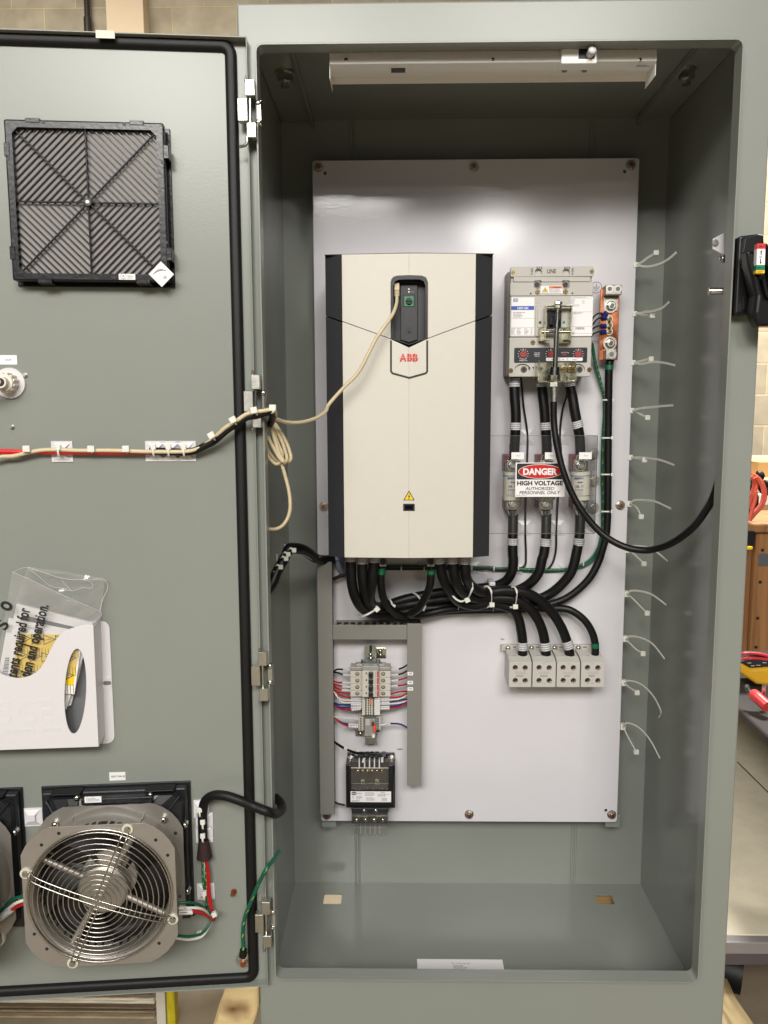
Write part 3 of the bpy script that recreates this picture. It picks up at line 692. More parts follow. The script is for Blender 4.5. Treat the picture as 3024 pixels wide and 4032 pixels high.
mb = MB(); mb.bx(PF, (583, 372, 804, 447), CB-.001, CB+.0006, paper, 0, KB); c = CB+.0008
a0, a1, b0, b1 = PF.r(597, 386, 660, 436, c, KB); warn(mb, PF, (a0+a1)/2, b0, a1-a0, b1-b0, c, .0006)
mb.bx(PF, (668, 375, 802, 398), c-.0003, c, orange, 0, KB); mb.tx(PF, 'WARNING', (705, 379, 785, 393), c+.0002, ink, KB, bold=.02); mb.scrib(PF, (672, 402, 800, 440), c, 5, inkg, KB, seed=12)
bk.part('warning_label', mb)
mb = MB(); a0, a1, b0, b1 = PF.r(318, 992, 1052, 1143, CB+.001, KB); trim = mat('trip_unit_black', S(42, 43, 47), .3); mb.plate(PF, rrect(a0, a1, b0, b1, .003), [], CB-.001, CB+.0012, trim, bev=.0004)
c = CB+.0015
mb.tx(PF, 'Thermal', (522, 1038, 574, 1051), c, paper, KB); mb.tx(PF, 'Magnetic', (518, 1055, 576, 1070), c, paper, KB); mb.tx(PF, 'Trip Unit', (522, 1072, 572, 1087), c, paper, KB)
mb.tx(PF, 'Push To Trip', (790, 1036, 866, 1051), c, paper, KB); mb.tx(PF, 'Magnetic', (384, 1100, 438, 1114), c, paper, KB); mb.tx(PF, 'Multiples of In', (370, 1116, 452, 1131), c, paper, KB)
dred = mat('dial_red', S(150, 45, 48), .4)
for x in (408, 686, 962):
    a, b = P6(x, 1058, c); mb.disc(PF, a, b, CB, CB+.0035, .0082, dred, 20)
    for k in range(11):
        tt = math.radians(-50+k*28); mb.stroke(PF, [(a+.0105*math.cos(tt), b+.0105*math.sin(tt)), (a+.0135*math.cos(tt), b+.0135*math.sin(tt))], .0008, c, paper)
    mb.tx(PF, '7.5', (x-9, 1012, x+9, 1026), c, paper, KB)
mb.bx(PF, (800, 1056, 846, 1074), CB, CB+.003, dred, .001, KB)
a0, a1, b0, b1 = PF.r(638, 1092, 1006, 1126, c, KB); mb.plate(PF, rrect(a0, a1, b0, b1, .002), [], CB, CB+.0018, paper)
mb.tx(PF, '600', (694, 1104, 722, 1118), CB+.002, ink, KB); mb.tx(PF, '40', (800, 1105, 820, 1118), CB+.002, ink, KB); mb.tx(PF, 'LT3600T', (886, 1103, 955, 1117), CB+.002, inkg, KB); mb.scrib(PF, (757, 1098, 786, 1122), CB+.002, 2, inkg, KB); mb.scrib(PF, (845, 1098, 868, 1122), CB+.002, 2, inkg, KB)
bk.part('trip_unit_panel', mb)
# linkage: upper yoke, lower bracket
Z2 = CB+.034
def bent(mb, pts, wd, tk, m_, c_top, c_bot):          # a plate bent along a polyline seen edge-on, standing off the face
    n = len(pts); V_ = []; F = []
    for (a, b) in pts: V_ += [PF.w(a, b, c_top), PF.w(a, b, c_bot)]
    for i in range(n-1): F.append((2*i, 2*i+1, 2*i+3, 2*i+2))
    mb.add(V_, F, m_)
    mb.stroke(PF, pts, tk, c_top, m_)
def yoke(mb, pts, tk, c0, c1, m_):
    for i in range(len(pts)-1):
        p, q = Vector(pts[i]), Vector(pts[i+1]); e = (q-p).normalized(); nn = Vector((-e.y, e.x))*tk/2
        p2, q2 = p-e*tk*.5, q+e*tk*.5
        o = [tuple(p2+nn), tuple(p2-nn), tuple(q2-nn), tuple(q2+nn)]; mb.plate(PF, o, [], c0, c1-.0001*i, m_)
mb = MB(); pts = [P6(*q, Z2) for q in ((622, 912), (646, 568), (894, 566), (884, 912), (830, 906))]
pts0 = [P6(*q, Z2) for q in ((675, 912), (622, 912), (644, 568), (900, 568), (886, 912), (825, 908))]
yoke(mb, pts0[0:4], .0024, CB+.012, Z2, zincy); yoke(mb, pts0[3:], .0024, CB+.012, Z2, zincy); bk.part('upper_yoke', mb)
mb = MB(); a, b = P6(605, 835, Z2); a2, b2 = P6(890, 835, Z2); mb.cyl(PF.w(a, b+.002, CB+.02), PF.w(a2, b2+.002, CB+.02), .0035, zincy); mb.box(PF, a-.006, a+.012, b-.02, b+.012, CB+.004, CB+.018, zincy, .001); mb.box(PF, a2-.032, a2+.002, b2-.026, b2+.012, CB+.004, CB+.020, zincy, .004)
bk.part('lever_bracket', mb)
Z3 = CB+.040
mb = MB(); pts = [P6(*q, Z3) for q in ((565, 1128), (562, 1318), (575, 1333), (925, 1333), (938, 1320), (936, 1130))]
yoke(mb, pts, .0034, CB+.004, Z3, zincy)
a0, a1, b0, b1 = PF.r(572, 1140, 846, 1325, CB+.006, KB); mb.box(PF, a0, a1, b0, b1, CB+.003, CB+.0052, zincy); a0, a1, b0, b1 = PF.r(856, 1140, 934, 1325, CB+.006, KB); mb.box(PF, a0, a1, b0, b1, CB+.003, CB+.0056, zincy)
for x in (822, 884):
    a, b = P6(x, 1210, CB+.01); mb.disc(PF, a, b, CB+.005, CB+.010, .0085, brass, 18, r1=.0072); mb.box(PF, a-.0065, a+.0065, b-.0007, b+.0007, CB+.0099, CB+.0106, ink)
bk.part('lower_bracket', mb)
bk.done()
# operating rod + flexible cable to the flange handle
fc = T('shaft_cable', 'black flexible operating cable with steel rod looping from the breaker to the right flange', 'cable')
ZR = CB+.052
R6 = lambda x, y, c=ZR: PF.W(KB(x, y), c)
mb = MB(); mb.cyl(R6(760, 520), R6(752, 720), .0042, steel); mb.cyl(R6(745, 785), R6(728, 1200), .0062, steel); mb.cyl(R6(760, 532), R6(758, 558), .010, zinc, seg=6, smooth=False); mb.cyl(R6(757, 570), R6(757, 596), .009, zincy, seg=6, smooth=False); fc.part('rod', mb)
mb = MB(); mb.cyl(R6(752, 712), R6(745, 795), .0068, blackp, r1=.009); fc.part('boot', mb); mb = MB(); mb.cyl(R6(727, 1188), R6(722, 1270), .0105, blackp, r1=.0125); fc.part('boot', mb)
mb = MB(); mb.cyl(R6(721, 1270), R6(720, 1330), .0145, zincy, seg=6, smooth=False); mb.cyl(R6(720, 1342), R6(720, 1385), .0165, zinc, seg=6, smooth=False); mb.cyl(R6(720, 1385), R6(720, 1535), .0105, zinc, r1=.009); fc.part('gland', mb)
path = [(2182, 1570, ZR), (2180, 1600, ZR), (2181, 1659, ZR), (2188, 1725, .155), (2202, 1796, .16), (2221, 1866, .165), (2253, 1945, .17), (2284, 2000, .175), (2331, 2062, .18), (2390, 2117, .19), (2468, 2156, .205), (2536, 2167, .22), (2579, 2162, .235), (2644, 2139, .27), (2726, 2079, .33), (2780, 2009, .39), (2812, 1950, .43), (2845, 1840, .45)]
mb = MB(); mb.tube([PF.W((x, y), c) for x, y, c in path], .0082, cable_m, n=5, seg=12); fc.part('sleeve', mb); fc.done()

# ------------------------------------------------------------------ power cables
mkink = mat('marker_ink', S(128, 128, 130), .6)
def rows_marker(mb, p0, p1, r, seed=0):               # printed rows round a white sleeve
    p0, p1 = Vector(p0), Vector(p1); ax = (p1-p0); L = ax.length; ax.normalize(); rnd = random.Random(seed)
    mb.cyl(p0, p1, r, whitep, seg=24)
    u = Vector((1, 0, 0)); u = (u-ax*u.dot(ax)).normalized(); v = ax.cross(u)
    if v.y > 0: v = -v
    for ring in range(3):
        t = L*(0.2+0.3*ring)
        for k in range(-4, 5):
            for q in (0, 1):
                an = math.radians(90+k*17+q*7); d = u*math.cos(an)+v*math.sin(an); tg = -u*math.sin(an)+v*math.cos(an)
                c = p0+ax*t+d*(r+.0002); h = L*(.07+.03*rnd.random()); w_ = r*.055
                mb.add([c-ax*h-tg*w_, c-ax*h+tg*w_, c+ax*h+tg*w_, c+ax*h-tg*w_], [(0, 1, 2, 3)], mkink)
RC = .0128
def pc(name_pts, label, markers=(), tapes=(), r=RC, group='heavy black power cables', extra=None):
    t = T('power_cable', label, 'cable', group)
    mb = MB(); W_ = [PF.W(K(x, y) if K else (x, y), c) for K, x, y, c in name_pts]; mb.tube(W_, r, cable_m, n=6, seg=14); t.part('sheath', mb)
    for i, (K, x0, y0, x1, y1, c) in enumerate(markers):
        mb = MB(); rows_marker(mb, PF.W(K(x0, y0), c), PF.W(K(x1, y1), c), r*1.10, i+len(label)); t.part('cable_marker', mb)
    for (K, x0, y0, x1, y1, c) in tapes: mb = MB(); mb.cyl(PF.W(K(x0, y0), c), PF.W(K(x1, y1), c), r*1.07, greent, seg=20); t.part('colour_tape', mb)
    if extra: extra(t)
    t.done()
def lugs(kx, ky0, ky1, dirn, c=.05):
    def f(t):
        mb = MB(); x0, y0, x1, y1 = kx, ky0, kx+(5 if dirn > 0 else 0), ky1
        mb.cyl(PF.W(KF(kx, ky0), c), PF.W(KF(kx, ky1), c), RC*1.02, mat('heat_shrink', S(46, 46, 48), .5) if 'heat_shrink' not in MATS else MATS['heat_shrink'], r1=RC*.96, seg=18)
        t.part('heat_shrink', mb)
    return f
pc([(KB, 318, 1275, .055), (KB, 318, 1330, .058), (KB, 322, 1480, .06), (KF, 334, 60, .062), (KF, 334, 200, .062), (KF, 326, 330, .058), (KF, 318, 480, .052)], 'black cable running straight down from breaker to the leftmost fuse', [(KB, 320, 1303, 320, 1384, .058), (KF, 332, 165, 330, 236, .062)], extra=lugs(319, 380, 490, 1))
pc([(KB, 590, 1275, .055), (KB, 596, 1360, .058), (KB, 606, 1480, .06), (KF, 622, 40, .062), (KF, 632, 200, .062), (KF, 642, 330, .058), (KF, 646, 480, .052)], 'black cable from breaker centre down to the middle fuse', [(KB, 594, 1318, 597, 1384, .058), (KF, 631, 164, 634, 236, .062)], extra=lugs(646, 380, 490, 1))
pc([(KB, 870, 1275, .055), (KB, 876, 1360, .058), (KB, 905, 1500, .06), (KF, 925, 40, .062), (KF, 952, 180, .062), (KF, 974, 300, .058), (KF, 984, 480, .052)], 'black cable slanting from breaker right side down to the rightmost fuse', [(KB, 872, 1318, 878, 1381, .058), (KF, 944, 148, 962, 214, .062)], extra=lugs(982, 380, 490, 1))
pc([(KF, 308, 1080, .05), (KF, 306, 1200, .055), (KF, 303, 1360, .06), (KF, 305, 1500, .062), (KT, 335, 0, .062), (KT, 322, 130, .06), (KT, 262, 235, .05), (KT, 150, 295, .04), (None, 1920, 2313, .032), (None, 1852, 2319, .03), (KL, 1200, 430, .03), (KL, 850, 495, .035), (KL, 650, 560, .06), (KL, 550, 560, .11), (KL, 512, 480, .15), (KL, 532, 330, .18), (KL, 555, 100, .19)],
   'cable from below the leftmost fuse curving left to the third sleeve under the drive', [(KF, 304, 1325, 303, 1389, .06), (KL, 557, 100, 556, 148, .19)], extra=lugs(307, 1090, 1270, -1))
pc([(KF, 642, 1080, .05), (KF, 640, 1200, .055), (KF, 634, 1350, .06), (KF, 612, 1500, .062), (KT, 650, 0, .062), (KT, 612, 150, .06), (KT, 530, 255, .052), (KT, 400, 335, .04), (None, 1960, 2345, .03), (None, 1830, 2352, .03), (KL, 1100, 510, .03), (KL, 800, 560, .045), (KL, 590, 590, .08), (KL, 490, 510, .14), (KL, 450, 350, .18), (KL, 442, 100, .19)],
   'cable from below the middle fuse curving left to the second sleeve under the drive', [(KF, 637, 1327, 631, 1400, .06), (KL, 442, 100, 441, 160, .19)], extra=lugs(641, 1090, 1270, -1))
pc([(KF, 982, 1080, .05), (KF, 979, 1200, .055), (KF, 968, 1350, .06), (KF, 938, 1500, .062), (KT, 1010, 0, .062), (KT, 962, 150, .06), (KT, 850, 290, .05), (KT, 710, 395, .038), (KT, 560, 450, .032), (None, 1950, 2378, .03), (None, 1800, 2388, .03), (KL, 1000, 590, .032), (KL, 760, 628, .05), (KL, 580, 640, .08), (KL, 455, 590, .12), (KL, 378, 480, .16), (KL, 343, 330, .18), (KL, 333, 100, .19)],
   'cable from below the rightmost fuse sweeping left to the first sleeve under the drive', [(KF, 970, 1325, 965, 1394, .06), (KL, 333, 95, 333, 140, .19)], extra=lugs(980, 1090, 1270, -1))
pc([(KB, 1290, 1100, .05), (KB, 1275, 1160, .05), (KB, 1265, 1500, .045), (KF, 1262, 200, .04), (KF, 1258, 900, .04), (KF, 1255, 1100, .04), (KF, 1240, 1300, .04), (KF, 1195, 1470, .04), (KT, 1275, 0, .04), (KT, 1180, 190, .04), (KT, 1050, 330, .035), (KT, 900, 435, .03), (KT, 750, 490, .025), (None, 2080, 2398, .02), (None, 1950, 2402, .02), (None, 1750, 2408, .025), (KL, 960, 655, .04), (KL, 820, 655, .06), (KL, 730, 610, .09), (KL, 650, 515, .13), (KL, 615, 350, .16), (KL, 622, 170, .17)],
   'thinner earth cable from the copper bar sweeping down to the drive left earth clamp', tapes=[(KB, 1274, 1168, 1272, 1215, .05), (KL, 622, 205, 621, 262, .168)], r=.0098, group='earth cables with green tape')
pc([(KT, 1225, 1070, .05), (KT, 1226, 930, .05), (KT, 1192, 800, .05), (KT, 1105, 665, .05), (KT, 960, 562, .045), (KT, 850, 540, .04), (KT, 700, 545, .04), (None, 2080, 2388, .035), (None, 1900, 2390, .04), (None, 1760, 2400, .05), (KL, 1000, 640, .065), (KL, 890, 640, .085), (KL, 960, 590, .12), (KL, 1020, 500, .14), (KL, 1072, 370, .16), (KL, 1087, 170, .17)],
   'thinner earth cable from rightmost distribution block to the right clamp under the drive', tapes=[(KT, 1226, 918, 1226, 968, .05), (KL, 1085, 213, 1086, 262, .167)], r=.0098, group='earth cables with green tape')
pc([(KT, 435, 1070, .05), (KT, 435, 900, .052), (KT, 420, 780, .056), (KT, 390, 650, .06), (KT, 330, 555, .066), (KT, 200, 505, .072), (KT, 60, 480, .08), (None, 1870, 2385, .09), (KL, 1350, 520, .105), (KL, 1255, 410, .14), (KL, 1190, 280, .17), (KL, 1160, 100, .19)],
   'cable from the first distribution block up to the fourth sleeve under the drive', [(KT, 434, 908, 434, 988, .052), (KL, 1157, 100, 1160, 160, .19)])
pc([(KT, 692, 1070, .05), (KT, 678, 900, .052), (KT, 648, 770, .058), (KT, 590, 640, .066), (KT, 480, 510, .074), (KT, 330, 440, .08), (KT, 60, 430, .088), (None, 1880, 2358, .1), (KL, 1440, 470, .12), (KL, 1350, 400, .15), (KL, 1305, 280, .18), (KL, 1285, 100, .19)],
   'cable from the second distribution block up to the fifth sleeve under the drive', [(KT, 680, 910, 689, 990, .052), (KL, 1283, 100, 1284, 160, .19)])
pc([(KT, 956, 1070, .05), (KT, 915, 890, .054), (KT, 860, 750, .06), (KT, 760, 590, .068), (KT, 610, 440, .078), (KT, 450, 365, .085), (KT, 250, 345, .09), (None, 1910, 2333, .1), (KL, 1530, 420, .12), (KL, 1440, 350, .15), (KL, 1405, 260, .18), (KL, 1400, 100, .19)],
   'cable arching from the third distribution block up to the sixth sleeve under the drive', [(KT, 918, 895, 944, 972, .054), (KL, 1400, 100, 1400, 163, .19)])
# ------------------------------------------------------------------ fuses + acrylic shield
for i, (x, nm) in enumerate(((312, 'leftmost'), (645, 'middle'), (985, 'rightmost'))):
    f = T('fuse', 'off-white %s fuse with bolted end blades behind the clear shield' % ('leftmost' if i == 0 else 'middle' if i == 1 else 'rightmost'), 'fuse', 'cartridge fuses')
    c = .072; dx = {0: -8, 1: -10, 2: 0}[i]
    p1 = PF.W(KF(x+dx, 668), c); p2 = PF.W(KF(x+dx-4, 922), c); r = .0238
    mb = MB(); mb.cyl(p1, p2, r, fusec, seg=36); mb.cyl(PF.W(KF(x+dx, 656), c), PF.W(KF(x+dx, 690), c), r*1.03, fusec, seg=36); mb.cyl(PF.W(KF(x+dx-4, 888), c), PF.W(KF(x+dx-4, 936), c), r*1.03, fusec, seg=36)
    for y in (690, 888): mb.cyl(PF.W(KF(x+dx-2, y), c), PF.W(KF(x+dx-2, y+5), c), r*1.045, navy, seg=36)
    k = f.part('body', mb)
    mb = MB(); fr2 = PF
    cy = c+r+.0005
    def cyl_text(txt, x0, x1, y0, y1, m_, bold=0, shear=0):
        vs_, fs, asp = glyphs(txt, bold, shear); a0, a1, b0, b1 = PF.r(x0, y0, x1, y1, cy, KF); ac = PF.p(KF(x+dx-2, 790), cy)[0]; P = []
        for u_, v_ in vs_:
            a = a0+(a1-a0)*u_-ac; aa = max(-.95, min(.95, a/r)); P.append(PF.w(ac+a, b0+(b1-b0)*v_, c+r*math.sqrt(1-aa*aa)+.0012))
        mb.add(P, fs, m_)
    o = x-985
    cyl_text('MERSEN', 925+o, 1062+o, 712, 732, navy, .02, .2); cyl_text('Amp-trap', 950+o, 1056+o, 750, 778, navy, .02, .3); cyl_text('UL', 938+o, 975+o, 792, 814, navy, .03, .2)
    cyl_text('CE', 990+o, 1020+o, 792, 814, navy, .02); cyl_text('A70QS500-4', 930+o, 1058+o, 832, 852, navy); cyl_text('Form 101', 965+o, 1030+o, 858, 868, navy); cyl_text('Semiconductor Fuse', 932+o, 1056+o, 874, 884, navy)
    f.part('print', mb, sub=k)
    for (y0, y1, yb, yl0, yl1) in ((540, 652, 592, 490, 545), (936, 1034, 982, 1030, 1085)):
        mb = MB(); a0, a1, b0, b1 = PF.r(x+dx-72, y0, x+dx+72, y1, c, KF); mb.box(PF, a0, a1, b0, b1, c-.004, c+.004, steel, .001); k = f.part('end_blade', mb)
        mb = MB(); a, b = PF.p(KF(x+dx, yb), c+.01); mb.disc(PF, a, b, c+.004, c+.0058, .0148, zinc, 24); mb.disc(PF, a, b, c+.0058, c+.0075, .0125, steel, 24); mb.hexn(PF, a, b, c+.0075, c+.0150, .0095, zinc); mb.disc(PF, a, b, c+.015, c+.021, .0052, zinc, 14); f.part('nut', mb, sub=k)
        mb = MB(); m_up = y0 < 700; q0 = KF(x+dx, yl0 if m_up else yl1); q1 = KF(x+dx, yl1 if m_up else yl0)
        mb.cyl(PF.W(q0, .058), PF.W(q1, .062), RC*.8, steel, r1=RC*1.15, seg=18); f.part('cable_lug', mb)
        mb = MB(); a0, a1, b0, b1 = PF.r(x+dx-82, y0-54 if m_up else y0-10, x+dx+40, y1, .05, KF); mb.box(PF, a0, a1, b0, b1, .001, .052, darkred, .002); f.part('insulator', mb)
    f.done()
t = T('acrylic_shield', 'clear acrylic cover standing over the three fuses', 'shield')
CA = .125
mb = MB(); a0, a1, b0, b1 = PF.r(60, 297, 1140, 1277, CA, KF); mb.box(PF, a0, a1, b0, b1, CA-.003, CA, acrylic)
mb.box(PF, a1-.003, a1, b0, b1, .012, CA-.003, acrylic); a2 = PF.p(KF(1190, 700), .012)[0]; mb.box(PF, a1-.003, a1+.028, b0+.004, b1, .009, .012, acrylic); t.part('cover', mb)
mb = MB(); e = .0011
mb.box(PF, a0, a1, b0-e, b0-.0001, CA-.003, CA+.0003, acryedge); mb.box(PF, a0, a1, b1+.0001, b1+e, CA-.003, CA+.0003, acryedge); mb.box(PF, a1+.0001, a1+e, b0, b1, CA-.0028, CA+.0003, mat('shield_edge_dark', S(70, 74, 76), .3)); t.part('edge', mb)
for y in (470, 745, 1020):
    mb = MB(); a, b = PF.p(KF(1118, y), .03); mb.disc(PF, a+.004, b, .0125, .015, .013, zinc, 20); mb.hexn(PF, a+.004, b, .015, .022, .008, zinc); t.part('screw', mb)
t.done()
for (x0, x1, tx, ww) in ((290, 417, 'FU1', 'left'), (627, 752, 'FU2', 'middle'), (970, 1097, 'FU3', 'right')):
    mb = MB(); mb.bx(PF, (x0, 462, x1, 531), CA+.0002, CA+.0008, paper, 0, KF); xm = (x0+x1)/2+(8 if x0 < 900 else 4); mb.tx(PF, tx, (xm-18, 488, xm+18, 504), CA+.001, inkg, KF)
    one('label_tag', mb, 'small white tag reading %s on the clear fuse shield' % tx, 'tag')
t = T('danger_sign', 'DANGER high voltage sticker in red black and white on the clear shield', 'sign'); c = CA+.001
mb = MB(); mb.bx(PF, (330, 565, 829, 909), CA+.0001, c, paper, 0, KF); t.part('backing', mb)
mb = MB(); a0, a1, b0, b1 = PF.r(344, 574, 813, 734, c, KF); mb.plate(PF, rrect(a0, a1, b0, b1, .003), [], c, c+.0004, ink, back=False)
t.part('black_field', mb)
mb = MB(); a0, a1, b0, b1 = PF.r(358, 582, 800, 726, c, KF); mb.poly(PF, circ((a0+a1)/2, (b0+b1)/2, (a1-a0)/2, 48, (b1-b0)/2), c+.0008, paper)
mb.poly(PF, circ((a0+a1)/2, (b0+b1)/2, (a1-a0)/2-.0012, 48, (b1-b0)/2-.0012), c+.0012, red); t.part('red_oval', mb)
mb = MB(); mb.tx(PF, 'DANGER', (408, 621, 750, 691), c+.0018, paper, KF, bold=.045); mb.tx(PF, 'HIGH VOLTAGE', (347, 748, 808, 795), c+.0008, ink, KF, bold=.04)
mb.tx(PF, 'AUTHORIZED', (430, 810, 720, 841), c+.0008, ink, KF, bold=.008, shear=.22); mb.tx(PF, 'PERSONNEL ONLY', (370, 850, 782, 883), c+.0008, ink, KF, bold=.008, shear=.22); mb.scrib(PF, (340, 892, 500, 900), c+.0006, 1, inkg, KF); t.part('lettering', mb); t.done()
# ------------------------------------------------------------------ copper earth bar
t = T('earth_bar', 'bright copper earth bar with bolted lugs at the right edge of the plate', 'earth bar')
cc = .045
mb = MB(); q = [PF.p(KB(x, y), cc) for x, y in ((1190, 405), (1383, 405), (1355, 1118), (1166, 1118))]; a0, a1 = (q[0][0]+q[3][0])/2, (q[1][0]+q[2][0])/2
mb.box(PF, a0, a1, q[2][1], q[0][1], cc-.007, cc, copper, .001); t.part('bar', mb)
mb = MB(); mb.box(PF, a0+.01, a1-.01, q[0][1]-.04, q[0][1]-.02, .0005, cc-.0072, darkred, .002); mb.box(PF, a0+.01, a1-.01, q[2][1]+.02, q[2][1]+.04, .0005, cc-.0072, darkred, .002); t.part('insulator', mb)
mb = MB(); mb.bx(PF, (1237, 358, 1402, 465), cc-.02, cc+.024, castal, .003, KB)
for x in (1278, 1360): a, b = PF.p(KB(x, 402), cc+.024); mb.disc(PF, a, b, cc+.0235, cc+.0246, .0095, zinc, 20); mb.disc(PF, a, b, cc+.0246, cc+.025, .0058, inkg, 6)
mb.bx(PF, (1216, 484, 1360, 627), cc, cc+.004, castal, .001, KB); t.part('double_lug', mb)
mb = MB(); mb.bx(PF, (1240, 1003, 1350, 1112), cc, cc+.026, castal, .003, KB); a, b = PF.p(KB(1297, 1058), cc+.026); mb.disc(PF, a, b, cc+.0255, cc+.0268, .012, zinc, 20); mb.disc(PF, a, b, cc+.0268, cc+.0272, .0065, inkg, 6); mb.bx(PF, (1228, 900, 1338, 1002), cc, cc+.004, castal, .001, KB); t.part('cable_lug', mb)
for (x, y) in ((1292, 572), (1282, 948)):
    a, b = PF.p(KB(x, y), cc+.008); mb = MB(); mb.disc(PF, a, b, cc+.004, cc+.006, .0168, zinc, 24); mb.disc(PF, a, b, cc+.006, cc+.008, .0125, steel, 24); mb.hexn(PF, a, b, cc+.008, cc+.015, .0095, zinc); mb.disc(PF, a, b, cc+.015, cc+.019, .005, steel, 12); t.part('bolt', mb)
for y in (703, 766, 828):
    a, b = PF.p(KB(1276, y), cc+.004); mb = MB(); mb.disc(PF, a, b, cc, cc+.0016, .0092, nylonw, 20); mb.disc(PF, a, b, cc+.0016, cc+.005, .0068, brass, 18, r1=.0056); mb.box(PF, a-.0045, a+.0045, b-.0006, b+.0006, cc+.005, cc+.0055, ink); t.part('brass_screw', mb)
t.done()
for (pts, tm, lb) in ((((1095, 730, .03), (1120, 680, .04), (1160, 650, .045), (1205, 643, .05)), ((1205, 643), (1250, 675)), 'topmost short earth wire looping with blue ring terminal onto copper bar'),
                  (((1095, 775, .03), (1125, 735, .04), (1165, 698, .045), (1196, 690, .05)), ((1196, 690), (1245, 690)), 'second short earth wire with blue terminal onto the copper bar'),
                  (((1095, 812, .03), (1125, 790, .04), (1160, 775, .045), (1190, 772, .05)), ((1188, 772), (1240, 772)), 'third short earth wire with blue terminal onto the copper bar'),
                  (((1095, 875, .03), (1120, 850, .04), (1160, 835, .045), (1190, 832, .05)), ((1188, 832), (1238, 832)), 'lowest short earth wire with blue terminal onto the copper bar')):
    t = T('earth_wire', lb, 'wire', 'short earth wires to the copper bar'); mb = MB(); mb.tube([PF.W(KB(x, y), c) for x, y, c in pts], .0021, mat('dark_green_wire', S(14, 50, 42), .4) if 'dark_green_wire' not in MATS else MATS['dark_green_wire'], seg=8); t.part('conductor', mb)
    mb = MB(); (x0, y0), (x1, y1) = tm; mb.cyl(PF.W(KB(x0, y0), .052), PF.W(KB(x1, y1), .05), .0052, bluet, seg=14); mb.cyl(PF.W(KB(x1, y1), .05), PF.W(KB(x1+18, y1+2), .048), .0042, nylonw, seg=12); t.part('ring_terminal', mb); t.done()
mb = MB(); a, b = PF.p(KB(1143, 388)); mb.stroke(PF, circ(a, b, .0138, 32), .0011, .0006, ink, closed=True); mb.stroke(PF, [(a, b+.010), (a, b+.001)], .001, .0006, ink)
for i, w_ in enumerate((.009, .006, .003)): mb.stroke(PF, [(a-w_, b+.001-i*.0042), (a+w_, b+.001-i*.0042)], .001, .0006, ink)
one('earth_symbol', mb, 'round printed earth symbol between breaker and copper bar', 'symbol')
